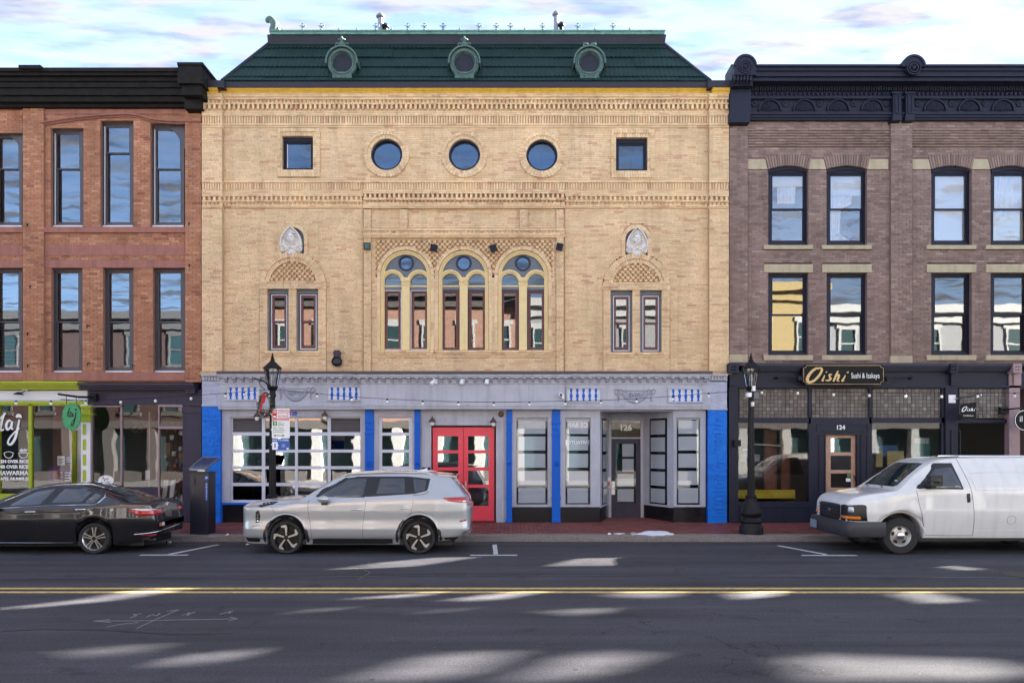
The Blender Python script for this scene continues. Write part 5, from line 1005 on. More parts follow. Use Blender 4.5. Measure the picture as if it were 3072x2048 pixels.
for i, (px, h) in enumerate(((529, .22), (537, .3), (545, .26))): o = MB().lathe(X(px, .15), .15, [(.04, Z(1513)), (.045, Z(1513) + h * .6), (.018, Z(1513) + h * .8), (.018, Z(1513) + h)], 12).obj('bottle', ('mug_white', 'mug_grey', 'shade')[i], None, 50); tag(o, ('left', 'middle', 'right')[i] + ' one of three jars at the bottom of cafe display', 'jar', 'jars in the cafe display')
# ---------------------------------------------------------------- brown brick building on the right
right = thing('brown_brick_building', 'brown brick building with dark navy fan cornice, right of cream building', 'building', (10.5, 0, .15))
B, Mo, pool = MB(), MB(), []
RX1 = 3110; YB = -.02; YQ = -.11
RW = [(2305, 2425), (2480, 2601), (2794, 2915), (2972, 3092)]
ops = []
for a, b in RW: ops += [('r', X(a, YB), X(b, YB), Z(734, YB), Z(508, YB)), ('r', X(a, YB), X(b, YB), Z(1065, YB), Z(818, YB)), ('r', X(a - 12, YB), X(b + 12, YB), Z(818, YB), Z(792, YB)), ('r', X(a - 12, YB), X(b + 12, YB), Z(748, YB), Z(734, YB)), ('r', X(a - 12, YB), X(b + 12, YB), Z(1081, YB), Z(1065, YB)), ('r', X(a - 8, YB), X(b + 8, YB), Z(508, YB), Z(466, YB))]
for a, b in ((2244, 2305), (2425, 2480), (2601, 2673), (2738, 2794), (2915, 2972)): ops.append(('r', X(a, YB), X(b, YB), Z(508, YB), Z(478, YB)))
for a, b in ((2244, 2673), (2738, RX1)): bricks(B, Mo, X(a, YB), X(b, YB), Z(1096, YB), Z(360, YB), YB, .21, .069, .007, ops, pool, messy=.05, depth=.1)
for a, b in ((2188, 2244), (2673, 2738)): bricks(B, Mo, X(a, YQ), X(b, YQ), Z(1096, YQ), Z(355, YQ), YQ, .21, .069, .007, (), pool, messy=.05, depth=.2)
Mo.box(X(2244, YB), X(RX1, YB), YB + .03, YB + .1, Z(508, YB), Z(466, YB)) if 0 else None
for a, b in ((2244, 2673), (2738, RX1)):
    for i in range(7):
        y = YB - .045; L_ = MB(); x_ = X(a, y)
        while x_ < X(b, y): l = .21; e = min(x_ + l, X(b, y)); L_.box(x_ + .003, e - .003, y - random.uniform(0, .004), YB + .02, Z(391 + i * 8, y), Z(387.5 + i * 8, y), random.random()); x_ = e
        L_.obj('corbel_course', 'brown_brick', right, kind='stuff')
VA = MB()
for (a, b) in RW:                                                      # brick flat arches over segmental heads
    xc, hw = (X(a, YB) + X(b, YB)) / 2, (X(b, YB) - X(a, YB)) / 2; n = 17; r_ = .10
    zin = lambda u: Z(508, YB) + r_ * (1 - (u / hw) ** 2); zout = lambda u: Z(478, YB) + .13 * (1 - (abs(u) / (hw + .1)) ** 2.2)
    for i in range(n):
        u0, u1 = -1 + 2 * i / n + .012, -1 + 2 * (i + 1) / n - .012
        VA.prism([(xc + u0 * hw, zin(u0 * hw)), (xc + u1 * hw, zin(u1 * hw)), (xc + u1 * (hw + .09), zout(u1 * hw)), (xc + u0 * (hw + .09), zout(u0 * hw))], YB - .015 - random.uniform(0, .005), YB + .2, random.random())
VA.obj('arch_brickwork', 'brown_brick', right, kind='stuff')
for pts in ([(2244, 478), (2296, 478), (2303, 508), (2244, 508)], [(2433, 478), (2471, 478), (2479, 508), (2426, 508)], [(2610, 478), (2665, 478), (2665, 508), (2602, 508)], [(2738, 478), (2786, 478), (2793, 508), (2738, 508)], [(2923, 478), (2964, 478), (2971, 508), (2916, 508)]): MB().pprism(pts, YB - .02, .2).obj('springer_stone', 'sandstone', right)
MB().pbox(2244, RX1, 464, 480, YB + .018, .1).obj('arch_bed', 'brown_mortar', right); MB().pbox(2665, 2674, 478, 509, YB + .01, .1).obj('arch_bed', 'brown_mortar', right)
for k, (a, b) in enumerate(RW):
    MB().pbox(a - 13, b + 14, 792, 817, YB - .03, .3).obj('lintel', 'sandstone', right); MB().pbox(a - 13, b + 14, 735, 747, YB - .07, .3).obj('sill', 'sandstone', right); MB().pbox(a - 13, b + 14, 1065, 1080, YB - .07, .3).obj('sill', 'sandstone', right)
    y = .10; fo, q = dh(right, a, b, 512, 734, y, 'navy', 'glass_clear', 626, .062)
    xc, hw = (X(a, y) + X(b, y)) / 2, (X(b, y) - X(a, y)) / 2; hd = MB(); n = 16
    for i in range(n):
        u0, u1 = -1 + 2 * i / n, -1 + 2 * (i + 1) / n; f_ = lambda u: Z(512, y) + .10 * (1 - u * u)
        hd.prism([(xc + u0 * hw, f_(u0) - .09), (xc + u1 * hw, f_(u1) - .09), (xc + u1 * hw, f_(u1) + .05), (xc + u0 * hw, f_(u0) + .05)], y - .04, y + .12)
    hd.obj('arched_head', 'navy', fo)
    i0, i1, j0, j1, zm = q; ys = y + .16
    if k == 0: MB().box(i0, i1, ys, ys + .01, j1 - .30, j1 + .1).obj('roller_shade', 'shade', fo)
    if k == 1: MB().box(i0, i1, ys, ys + .01, j1 - .55, j1 + .1).obj('roller_shade', 'shade', fo)
    if k == 2: MB().box(i0, i1, ys, ys + .01, j0, j1 + .1).obj('roller_shade', 'shade', fo)
    if k == 3:
        m_ = MB(); n = 40; v = [(i0 + (i1 - i0) * i / n, ys + .02 + .025 * math.sin(i * .95), zz) for zz in (j0 + .72, j1 + .1) for i in range(n + 1)]; m_.add(v, [(i, i + 1, n + 2 + i, n + 1 + i) for i in range(n)]); m_.obj('curtain', 'curtain', fo, 80); MB().box(i0, i1, ys - .02, ys - .01, j0, j0 + .74).obj('roller_shade', 'cream_blind', fo)
    if k < 2: 
        m_ = MB(); n = 24; v = []; u0 = i0 + (i1 - i0) * (.25 if k == 0 else .12)
        for zz, w_ in ((j1, .75), (zm + .2, .7), (zm + .05, .35), (j0 + .3, .3), (j0, .8)): v += [(u0 + (i1 - u0) * w_ * i / n, ys + .05 + .02 * math.sin(i * 1.3), zz) for i in range(n + 1)]
        m_.add(v, [(r_ * (n + 1) + i, r_ * (n + 1) + i + 1, (r_ + 1) * (n + 1) + i + 1, (r_ + 1) * (n + 1) + i) for r_ in (range(4) if k == 1 else range(1)) for i in range(n)]); m_.obj('curtain', 'curtain', fo, 80)
    fo, q = dh(right, a, b, 818, 1065, y, 'navy', 'glass_rip', 943, .062)
for a, b, c_, d, yy in ((2188, 2243, 1063, 1086, YQ), (2672, 2738, 1067, 1093, YQ)): MB().pbox(a, b, c_, d, yy - .02, .15).obj('stone_block', 'sandstone', right)
Mo.obj('mortar_bed', 'brown_mortar', right); settle(pool, B, 'brick', 'brown_brick', right, .21, .069, .007, key=lambda b: (b[0] - 8) ** 2 * .6 + (b[2] - CAM_H) ** 2); B.obj('brickwork', 'brown_brick', right, kind='stuff')
sh = MB(); xl, xr = X(2190), X(RX1); sh.box(xl, xl + .2, .2, 13, .13, Z(250)); sh.box(xr - .2, xr, .2, 13, .13, Z(250)); sh.box(xl, xr, .2, 13, Z(255), Z(250)); sh.box(xl, xr, .35, 13, Z(775), Z(770)); sh.box(xl, xr, .35, 13, Z(1105), Z(1095)); sh.box(xl, xr, 1.5, 1.6, Z(1095), Z(255)); sh.box(xl, xr, .3, .35, Z(1100), Z(1080)); sh.obj('building_shell', 'main_core', right)
# cornice
y0 = YB; c = MB()
def row(mb, p0, p1, out, a=2240, b=RX1): mb.box(X(a, y0 - out), X(b, y0 - out), y0 - out, y0 + .3, Z(p1, y0 - out), Z(p0, y0 - out))
for p0, p1, o in ((193, 199, .66), (199, 212, .60), (212, 222, .55), (222, 229, .57), (229, 236, .50), (236, 243, .52), (243, 252, .30), (252, 288, .16), (288, 296, .20), (296, 338, .10), (337, 343, .20), (343, 352, .16), (352, 360, .12)): row(c, p0, p1, o)
c.obj('cornice', 'navy', right)
c = MB(); p = 2250
while p < 3080:                                                        # ribbed cove and egg moulding
    c.pbox(p, p + 4.2, 250, 272, y0 - .23, .1); p += 7.4
c.obj('cornice_ribs', 'navy', right, kind='stuff')
c = MB(); p = 2254
while p < 3080: c.ball((X(p, y0 - .2), y0 - .19, Z(281, y0 - .2)), .045, 8, (.9, .9, 1.2)); p += 13.2
c.obj('egg_moulding', 'navy', right, kind='stuff')
fm = MB(); r_ = 34 * SX; y = y0 - .10                                    # fan: shared mesh
fm.arc(0, 0, r_ * .88, r_, 0, math.pi, 18, -.07, .01); fm.arc(0, 0, r_ * .1, r_ * .78, R(6), R(174), 13, -.05, .01, .24); fm.arc(0, 0, 0, r_ * .16, 0, math.pi, 8, -.03, .01); fmm = fm.mesh('fan_relief'); fmm.materials.append(MATS['navy'])
rmsh = MB()
for q in range(6): rmsh.ball((.06 * math.cos(q * 1.047), -.01, .06 * math.sin(q * 1.047)), .05, 8, (1, .6, 1))
rmsh.ball((0, -.02, 0), .045, 8); rmm = rmsh.mesh('rosette', 60); rmm.materials.append(MATS['navy'])
for px in (2308, 2411, 2513, 2615, 2803, 2906, 3006): o = bpy.data.objects.new('fan_relief', fmm); col.objects.link(o); o.location = (X(px, y), y, Z(334, y)); attach(o, right)
for px in (2263, 2356, 2459, 2562, 2659, 2754, 2855, 2956, 3058): o = bpy.data.objects.new('rosette', rmm); col.objects.link(o); o.location = (X(px, y), y, Z(311, y)); attach(o, right)
def console(a, b, t0, t1, out, nm='cornice_bracket'):
    m_ = MB(); m_.pbox(a, b, t0, t1, y0 - out, out + .1); m_.pbox(a - 3, b + 3, t0, t0 + 6, y0 - out - .04, out); m_.pbox(a - 2, b + 2, t1 - 14, t1, y0 - out - .03, out); m_.frame(X(a + 5, y0 - out), X(b - 5, y0 - out), Z(t1 - 20, y0 - out), Z(t0 + 10, y0 - out), .03, y0 - out - .02, y0 - out + .01); return m_.obj(nm, 'navy', right)
console(2680, 2704, 275, 361, .26); console(2718, 2743, 275, 361, .26)
b_ = MB(); b_.pbox(2191, 2253, 258, 345, y0 - .30, .4); b_.pbox(2188, 2250, 338, 367, y0 - .34, .4); b_.pbox(2196, 2258, 222, 258, y0 - .50, .6); b_.pbox(2200, 2266, 215, 224, y0 - .60, .6)
for q in range(6): b_.tube([(X(2204 + q * 10, y0 - .6), y0 - .62, Z(224, y0 - .6)), (X(2203 + q * 9.6, y0 - .6), y0 - .60, Z(240, y0 - .6)), (X(2202 + q * 9.2, y0 - .5), y0 - .50, Z(254, y0 - .5))], .035, 7)
b_.obj('end_bracket', 'navy', right)
def acro(px, hw, pt, pb, nm='acroterion'):
    yy = y0 - .68; s = SX * (1 + yy / CAM_D); m_ = MB(); xc, zc = X(px, yy), Z(pt, yy) - hw * s
    m_.prism([(xc - hw * s, Z(pb, yy))] + [(xc + hw * s * math.cos(math.pi * (1 - i / 20)), zc + hw * s * math.sin(math.pi * (1 - i / 20))) for i in range(21)] + [(xc + hw * s, Z(pb, yy))], yy, y0 - .15)
    m_.arc(xc, zc, hw * s * .86, hw * s * 1.04, 0, math.pi, 20, yy - .03, yy + .1)
    for r0, r1 in ((.52, .62), (.3, .42)): m_.arc(xc, zc - .03, hw * s * r0, hw * s * r1, 0, 2 * math.pi, 22, yy - .03, yy + .1)
    m_.ball((xc, yy, zc - .03), hw * s * .2, 8); return m_.obj(nm, 'navy', right)
acro(2236, 33, 165, 225); acro(2741, 35, 166, 200)
MB().box(X(2190), X(2206), y0 - .1, y0 + .5, Z(240), Z(200)).obj('cornice_return', 'navy', right)
# --- shopfront
YS = -.12
MB().pbox(2188, RX1, 1088, 1096, YS - .22, .4).obj('shop_ledge', 'plum', right)
s = MB()
for p0, p1, o in ((1096, 1101, .20), (1101, 1107, .16), (1107, 1113, .11)): s.box(X(2224), X(3035), YS - o, .2, Z(p1, YS - o), Z(p0, YS - o))
s.pbox(2190, RX1, 1112, 1160, YS, .2); s.pbox(2190, RX1, 1156, 1163, YS - .05, .2); s.obj('fascia', 'navy', right)
for a, b in ((2187, 2217), (2852, 2874), (3040, 3066)):
    m_ = MB().pbox(a, b, 1090, 1118, YS - .26, .4).pbox(a + 2, b - 2, 1118, 1156, YS - .10, .3)
    for q in range(4): m_.ball((X((a + b) / 2 + (q % 2 - .5) * 9, YS - .26), YS - .26, Z(1098 + (q // 2) * 10, YS - .26)), .035, 8)
    m_.obj('fascia_block', 'navy' if a < 3000 else 'pink_frame', right)
fr = MB()
for a, b, c_, d in ((2187, 2215, 1160, 1566), (2426, 2433, 1160, 1270), (2608, 2615, 1160, 1270), (2215, 2837, 1252, 1268), (2427, 2440, 1268, 1566), (2600, 2616, 1268, 1566), (2825, 2837, 1160, 1566), (2837, 2874, 1160, 1566), (2873, 3020, 1258, 1268), (2215, 2427, 1504, 1566), (2616, 2825, 1504, 1566), (2440, 2475, 1304, 1566), (2571, 2600, 1304, 1566), (2440, 2600, 1268, 1304)): fr.pbox(a, b, c_, d, YS + .02 - (.06 if a in (2187, 2837) else 0), .15)
fr.obj('shop_frame', 'navy', right)
MB().frame(X(2445), X(2598), Z(1294), Z(1273), .02, YS - .0, YS + .03).frame(X(2216), X(2427), Z(1562), Z(1516), .03, YS - .0, YS + .03).frame(X(2842), X(2870), Z(1500), Z(1290), .025, YS - .07, YS).frame(X(2452), X(2472), Z(1540), Z(1304), .02, YS, YS + .03).frame(X(2576), X(2597), Z(1540), Z(1304), .02, YS, YS + .03).obj('panel_moulding', 'navy', right, kind='stuff')
MB().pbox(3028, 3060, 1118, 1566, YS - .05, .2).obj('pilaster', 'pink_frame', right)
# prism glass tiles
brickmat('prism_glass', [(0, (.12, .10, .095)), (.4, (.17, .145, .135)), (.7, (.10, .085, .08)), (1, (.24, .21, .19))], rough=.18, grime=.35, bump=.5)
T = MB(); tp = []
for a, b in ((2217, 2425), (2434, 2607), (2616, 2825), (2876, 3016)):
    MB().pbox(a - 1, b + 1, 1162, 1254, YS + .10, .02).obj('tile_came', 'iron', right); nx = round((b - a) / 11.6)
    for i in range(nx):
        for j in range(8): tp.append((X(a + (b - a) * i / nx + .6), X(a + (b - a) * (i + 1) / nx - .6), Z(1166 + 11 * (j + 1) - .6), Z(1166 + 11 * j + .6)))
um = MB().box(-.5, .5, 0, .02, -.5, .5, back=False).mesh('glass_tile'); um.materials.append(MATS['prism_glass']); tp.sort(key=lambda q: q[0])
for i, (a, b, c_, d) in enumerate(tp):
    yy = YS + .09 + random.uniform(-.006, .004)
    if i < 300:
        o = bpy.data.objects.new('glass_tile', um); col.objects.link(o); o.location = ((a + b) / 2, yy, (c_ + d) / 2); o.scale = (b - a, 1, d - c_); o.rotation_euler = (R(random.uniform(-3, 3)), 0, R(random.uniform(-3, 3))); attach(o, right)
    else: T.box(a, b, yy, yy + .02, c_, d, random.random(), back=False)
T.obj('glass_tiles', 'prism_glass', right, kind='stuff')
for a, b in ((2215, 2427), (2616, 2825)): MB().pbox(a, b, 1268, 1504, YS + .07, .006).obj('shop_pane', 'glass_store', right)
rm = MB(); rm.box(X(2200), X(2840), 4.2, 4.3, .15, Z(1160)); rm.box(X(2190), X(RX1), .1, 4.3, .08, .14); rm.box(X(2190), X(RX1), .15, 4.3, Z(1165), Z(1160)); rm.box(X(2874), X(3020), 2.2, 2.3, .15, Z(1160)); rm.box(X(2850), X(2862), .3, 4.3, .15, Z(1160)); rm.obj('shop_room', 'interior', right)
mat('bench_yellow', (.52, .40, .02), .5); mat('wood_panel', (.22, .08, .045), .5, var=.3)
MB().box(X(2216), X(2400), .35, .75, .5, .78).box(X(2216), X(2400), .35, .40, .15, 1.02).obj('yellow_bench', 'bench_yellow', right); MB().box(X(2220), X(2420), .33, .345, .68, .70).obj('bench_stripe', 'sign_red', right)
MB().box(X(2345), X(2385), 1.4, 1.5, .15, 2.9).box(X(2385), X(2410), 1.0, 1.1, .15, 2.9).obj('wood_panel', 'wood_panel', right); MB().pbox(2222, 2247, 1343, 1362, .02, .01).obj('open_notice', 'ink', right); text('OPEN', .075, .002, 'notice_lettering', 'sign_white', right, (X(2238, .01), .012, Z(1349, .01)))
MB().pbox(2222, 2280, 1362, 1384, .4, .05).obj('window_box', 'mug_grey', right); MB().tube([(X(2300), 1.2, Z(1331)), (X(2398), 1.2, Z(1337))], .02, 8).obj('ceiling_tube', 'lamp_glass', right)
mat('sign_cloth_blue', (.03, .07, .22), .7); mat('yellow_card', (.35, .28, .10), .7); mat('teal_case', (.10, .28, .30), .5)
MB().pprism([(2624, 1344), (2630, 1334), (2690, 1336), (2697, 1350), (2692, 1366), (2624, 1372)], .8, .1).obj('blue_banner', 'sign_cloth_blue', right); MB().pbox(2628, 2648, 1350, 1400, .6, .04).pbox(2662, 2712, 1352, 1396, .6, .04).obj('yellow_card', 'yellow_card', right); MB().pbox(2742, 2790, 1312, 1370, .9, .04).obj('teal_case', 'teal_case', right)
for i in range(4): MB().pbox(2744 + i * 11, 2753 + i * 11, 1314, 1330, .89, .02).obj('case_pane', 'sign_white', right)
# wooden door
y = .0; dr = [1304, 1313, 1356, 1366, 1409, 1419, 1462, 1472, 1515, 1556]; m_ = MB().pbox(2475, 2492, 1304, 1556, y, .05).pbox(2554, 2571, 1304, 1556, y, .05)
for i in range(0, 10, 2): m_.pbox(2492, 2554, dr[i], dr[i + 1], y + .004, .045)
dd = m_.obj('door', 'wood_door', right, label='light wooden door with stacked glass panes')
for i in range(1, 9, 2): MB().pbox(2491, 2555, dr[i] - 1, dr[i + 1] + 1, y + .025, .005).obj('pane', 'glass_dark', dd)
MB().tube([(X(2561), y, Z(1425)), (X(2561), y - .06, Z(1428)), (X(2566), y - .06, Z(1455)), (X(2561), y, Z(1462))], .014, 8).obj('door_handle', 'iron', dd); MB().pbox(2541, 2552, 1420, 1430, y + .015, .004).obj('sticker', 'sign_green', dd); MB().pbox(2538, 2552, 1434, 1444, y + .015, .004).obj('sticker', 'sign_white', dd)
text('124', .17, .006, 'street_number', 'sign_white', right, (X(2522, YS), YS - .012 + .02, Z(1282, YS)), bold=.004)
MB().pbox(2203, 2223, 1319, 1338, YS - .18, .15).obj('wall_box', 'iron', right)
# fascia sign
yy = YS - .26; t = thing('shop_sign', 'long black shop sign with gold script on the dark fascia', 'sign', (X(2530, yy), yy, Z(1155, yy)))
def notched(a, b, c_, d, n): return [(a + n, c_), (b - n, c_), (b - n, c_ + n * .6), (b, c_ + n), (b, d - n), (b - n, d - n * .6), (b - n, d), (a + n, d), (a + n, d - n * .6), (a, d - n), (a, c_ + n), (a + n, c_ + n * .6)]
MB().pprism(notched(2407, 2654, 1093, 1155, 9), yy, .06).obj('sign_board', 'sign_black', t)
q = notched(2411, 2650, 1096, 1152, 8); ln = MB(); ln.tube([(X(a, yy), yy - .002, Z(b, yy)) for a, b in q], .007, 4, closed=True); ln.obj('gold_line', 'gold_leaf', t)
yt = yy - .004; mb = MB(); W = lambda pts, sx=1., ox=0, oy=0, k=1.: [(X(ox + a * k, yt), Z(oy + b * k, yt), w_ * SX * k) for a, b, w_ in pts]
def oishi(mb, ox, oy, k):
    S_ = lambda n, pts: stroke(mb, W(pts, 1, ox, oy, k), yt - .0012 * n, .003)
    S_(0, [(34, 4, 4), (24, 3, 6), (8, 16, 8), (-2, 34, 9), (4, 44, 8), (20, 38, 7), (36, 20, 7), (42, 6, 6), (36, 1, 4), (28, 3, 2)]); S_(1, [(50, 23, 3), (47, 31, 5), (43, 39, 5), (48, 39, 2)]); S_(2, [(53, 15, 2), (57, 13, 4)])
    S_(3, [(72, 21, 3), (64, 22, 5), (65, 28, 5), (68, 34, 6), (60, 39, 5), (52, 38, 2)]); S_(4, [(90, 10, 4), (82, 28, 6), (76, 42, 5)]); S_(5, [(79, 32, 3), (90, 22, 5), (93, 26, 6), (88, 38, 5), (94, 41, 2)]); S_(6, [(112, 23, 3), (107, 33, 5), (102, 40, 5), (108, 40, 2)]); S_(7, [(116, 16, 3), (122, 13, 5)])
oishi(mb, 2424, 1102, 1.0); mb.obj('gold_script', 'gold_leaf', t)
text('Sushi & Izakaya', .205, .002, 'sign_lettering', 'sign_white', t, (X(2596, yt), yt - .002, Z(1127, yt)), sx=.62)
def signarm(a, b, lab):
    t = thing('sign_lamp', lab, 'sign lamp', (X(a, YS), YS, Z(1134, YS)), 0, 'arm lamps beside the long black sign'); MB().lathe(X(a, YS), 0, [(.05, YS), (.05, YS - .05), (.02, YS - .06)], 14, 'y', Z(1133, YS)).obj('base', 'iron', t); MB().tube([(X(a, YS), YS - .05, Z(1133, YS)), (X(a, YS), YS - .15, Z(1133, YS)), (X(b, YS), YS - .3, Z(1135, YS))], .016, 8).obj('arm', 'iron', t); MB().lathe(X(b, YS - .3), 0, [(.06, -.36 + YS), (.07, -.26 + YS), (.04, -.2 + YS)], 12, 'y', Z(1135, YS - .3)).obj('lamp_head', 'iron', t)
signarm(2326, 2398, 'black arm lamp left of the long black shop sign'); signarm(2730, 2662, 'black arm lamp right of the long black shop sign')
# small hanging sign
yh = -.55; t = thing('hanging_sign', 'small black square hanging sign with white script on a steel arm', 'sign', (X(2855, YS), YS, Z(1196)))
MB().pbox(2847, 2867, 1184, 1208, YS - .08, .05).obj('wall_plate', 'white_plastic', t); MB().tube([(X(2860, YS), YS - .08, Z(1197)), (X(2944, yh - .35), yh - .35, Z(1184, yh - .35))], .022, 10).obj('arm', 'steel', t)
ys_ = yh; MB().pprism([(2883, 1212), (2930, 1205), (2928, 1257), (2881, 1259)], ys_, .03).obj('sign_board', 'sign_black', t); yt = ys_ - .003; mb = MB(); oishi(mb, 2887, 1219, .33); mb.obj('sign_script', 'sign_white', t); text('Sushi&Izakaya', .05, .001, 'sign_lettering', 'sign_white', t, (X(2905, yt), yt, Z(1246, yt)))
MB().tube([(X(2891, ys_), ys_ + .01, Z(1211, ys_)), (X(2891, ys_), ys_ + .01, Z(1190, ys_))], .006, 5).tube([(X(2925, ys_), ys_ + .01, Z(1206, ys_)), (X(2925, ys_), ys_ + .01, Z(1186, ys_))], .006, 5).obj('hanger', 'iron', t)
t = thing('round_sign', 'round black sign with white letters at far right edge', 'sign', (X(3072, -.6), -.6, Z(1260, -.6))); MB().lathe(0, 0, [(.27, 0), (.27, -.03)], 32, 'y').obj('sign_board', 'sign_black', t, local=True); MB().lathe(0, 0, [(.27, -.03), (.27, -.036), (.255, -.036), (.255, -.03)], 32, 'y', cap=False).obj('sign_rim', 'steel', t, local=True); text('il', .22, .002, 'sign_lettering', 'sign_white', t, (-.10, -.034, .03), local=True); MB().tube([(-.27, .45, .30), (-.2, 0, .32), (.2, 0, .33)], .02, 8).box(-.35, -.15, .42, .5, .2, .38).obj('bracket', 'iron', t, local=True)
# ---------------------------------------------------------------- vehicles
def carpaint(name, c, metal, rough=.32, coat=1.):
    m = mat(name, c, rough, metal, var=.03, scale=2, coat=coat); return m
carpaint('paint_silver', (.44, .455, .46), .42, .32); carpaint('paint_black', (.012, .011, .013), .2, .25); mat('paint_white', (.72, .715, .70), .3, 0., var=.04, scale=2, coat=1., stain=.10)
mat('car_glass', (.012, .014, .015), .03, spec=.9, coat=1., var=0); mat('windscreen', (.012, .03, .035), .04, spec=.9, coat=1., var=0); mat('rubber', (.014, .014, .015), .75, var=.2, scale=30); mat('trim_black', (.012, .012, .013), .45); mat('bumper_grey', (.035, .035, .042), .55, var=.15); mat('chrome', (.75, .75, .75), .12, 1.); mat('alloy', (.62, .61, .58), .28, .9); mat('rim_dark', (.015, .015, .016), .35, .3); mat('tail_red', (.42, .008, .012), .12, coat=1.); mat('tail_clear', (.75, .7, .7), .12, coat=1.); mat('amber', (.85, .22, .01), .15, coat=1.); mat('lamp_clear', (.55, .57, .58), .08, .4, coat=1.); mat('steel_wheel', (.42, .40, .38), .4, .6); mat('plate_blue', (.20, .26, .32), .4); mat('plate_grey', (.13, .10, .09), .5)
def lerp_keys(keys, x):
    if x <= keys[0][0]: return keys[0][1]
    for (a, va), (b, vb) in zip(keys, keys[1:]):
        if x <= b: return va + (vb - va) * (x - a) / (b - a)
    return keys[-1][1]
def sm(keys, n=5): return sorted(set(spl(keys, n)))
class Body:
    def __init__(s, name, root, paint, L, T, Bl, Wb, Wr, Wl, zb, arches, zmid, wm=.02, crown=.03, n=100, prof=None):
        s.root = root; T, Wb, Wr = sm(T), sm(Wb), sm(Wr); xs = [L * i / n for i in range(n + 1)] + [k[0] for k in T]
        for xc, zc, r in arches: xs += [xc + r * math.cos(math.pi * i / 16) for i in range(1, 16)] + [xc - r - .001, xc - r + .001, xc + r - .001, xc + r + .001]
        xs = sorted(q for q in set(xs) if 0 <= q <= L); secs = []
        for x in xs:
            b = lerp_keys(zb, x)
            for xc, zc, r in arches:
                if abs(x - xc) < r: b = max(b, zc + math.sqrt(r * r - (x - xc) ** 2))
            t = lerp_keys(T, x); be = min(lerp_keys(Bl, x), t - .05); wb = lerp_keys(Wb, x); wr = lerp_keys(Wr, x); wl = wb * Wl; g = min(1, max(0, (t - be - .05) / .3)); wre = (wb - .05) * (1 - g) + min(wr, wb) * g; zre = t - (.025 * (1 - g) + .075 * g); zm = zmid; c_ = crown if t > b + .2 else 0
            z0 = b; z1 = max(b + .05, min(b + .10, (prof[0][0] - .02) if prof else zm)); zm2 = max(zm, z1 + .02); side = [(wb + dw, max(zq, z1 + .015 * (i_ + 1))) for i_, (zq, dw) in enumerate(prof)] if prof else [(wb + wm, zm2), (wb + wm * .7, zm2 + (be - zm2) * .55)]; be = max(be, side[-1][1] + .02); zre = max(zre, be + .015); t2 = max(t, zre + .012)
            P = [(0, z0), (wl * .7, z0), (wl - .03, z0), (wl, z1)] + side + [(wb, be), (wb * .55 + wre * .45, be + (zre - be) * .5) if g > .2 else ((wb * .7 + wre * .3), be + (zre - be) * .5), (wre, zre), (wre - .05, t2 - .008), (wre * .6, t2 + c_ * .6), (0, t2 + c_)]
            q = spl(P[2:], 3); secs.append([P[0], P[1]] + q)
        m = len(secs[0]); v = []; f = []
        for x, S in zip(xs, secs):
            for y, z in S: v.append((x, -y, z))
            for y, z in S[1:-1]: v.append((x, y, z))
        w_ = 2 * m - 2; ring = list(range(m)) + [m + i for i in range(m - 3, -1, -1)]
        for i in range(len(xs) - 1):
            for k in range(len(ring)): a, b = ring[k], ring[(k + 1) % len(ring)]; f.append((i * w_ + a, (i + 1) * w_ + a, (i + 1) * w_ + b, i * w_ + b))
        f.append(tuple(ring)); f.append(tuple((len(xs) - 1) * w_ + k for k in ring[::-1]))
        s.v, s.f = v, f; mb = MB().add(v, f); s.bvh = BVHTree.FromPolygons([Vector(p) for p in v], f); s.obj = mb.obj('body', paint, root, 38, local=True)
    def hit(s, o, d):
        h = s.bvh.ray_cast(Vector(o), Vector(d).normalized(), 12); return h
    def proj(s, u, w_, ax, off):
        if ax == 'n': o, d = (u, -4, w_), (0, 1, 0)                       # near side
        elif ax == 'f': o, d = (u, 4, w_), (0, -1, 0)
        elif ax == 'F': o, d = (-4, u, w_), (1, 0, 0)                     # from the front
        elif ax == 'R': o, d = (9, u, w_), (-1, 0, 0)                     # from the rear
        elif ax == 'rn': o, d = Vector((0, 0, w_)) + Vector((1, 1, 0)).normalized() * u + Vector((1, -1, 0)).normalized() * 6, (-1, 1, 0)   # rear near corner
        elif ax == 'fn': o, d = Vector((0, 0, w_)) + Vector((1, -1, 0)).normalized() * u + Vector((-1, -1, 0)).normalized() * 6, (1, 1, 0)  # front near corner
        h = s.hit(o, d)
        if h[0] is None: return None
        n = h[1] if h[1].dot(Vector(d)) < 0 else -h[1]
        return h[0] + n * off
    def patch(s, name, poly, ax, m, off=.006, parent=None, cuts=5, fade=True, label=None):
        bm = bmesh.new(); vs_ = [bm.verts.new((a, b, 0)) for a, b in poly]; bm.faces.new(vs_); bmesh.ops.triangulate(bm, faces=bm.faces[:]); bmesh.ops.subdivide_edges(bm, edges=bm.edges[:], cuts=cuts, use_grid_fill=True); bmesh.ops.remove_doubles(bm, verts=bm.verts[:], dist=1e-5)
        bm.verts.ensure_lookup_table(); bad = []; edge = {v for e in bm.edges if len(e.link_faces) < 2 for v in e.verts}
        for v in bm.verts:
            p = s.proj(v.co.x, v.co.y, ax, (-.004 if v in edge else off))
            if p is None: bad.append(v)
            else: v.co = p
        if bad: bmesh.ops.delete(bm, geom=bad, context='VERTS')
        bmesh.ops.recalc_face_normals(bm, faces=bm.faces[:])
        me = bpy.data.meshes.new(name); bm.to_mesh(me); bm.free()
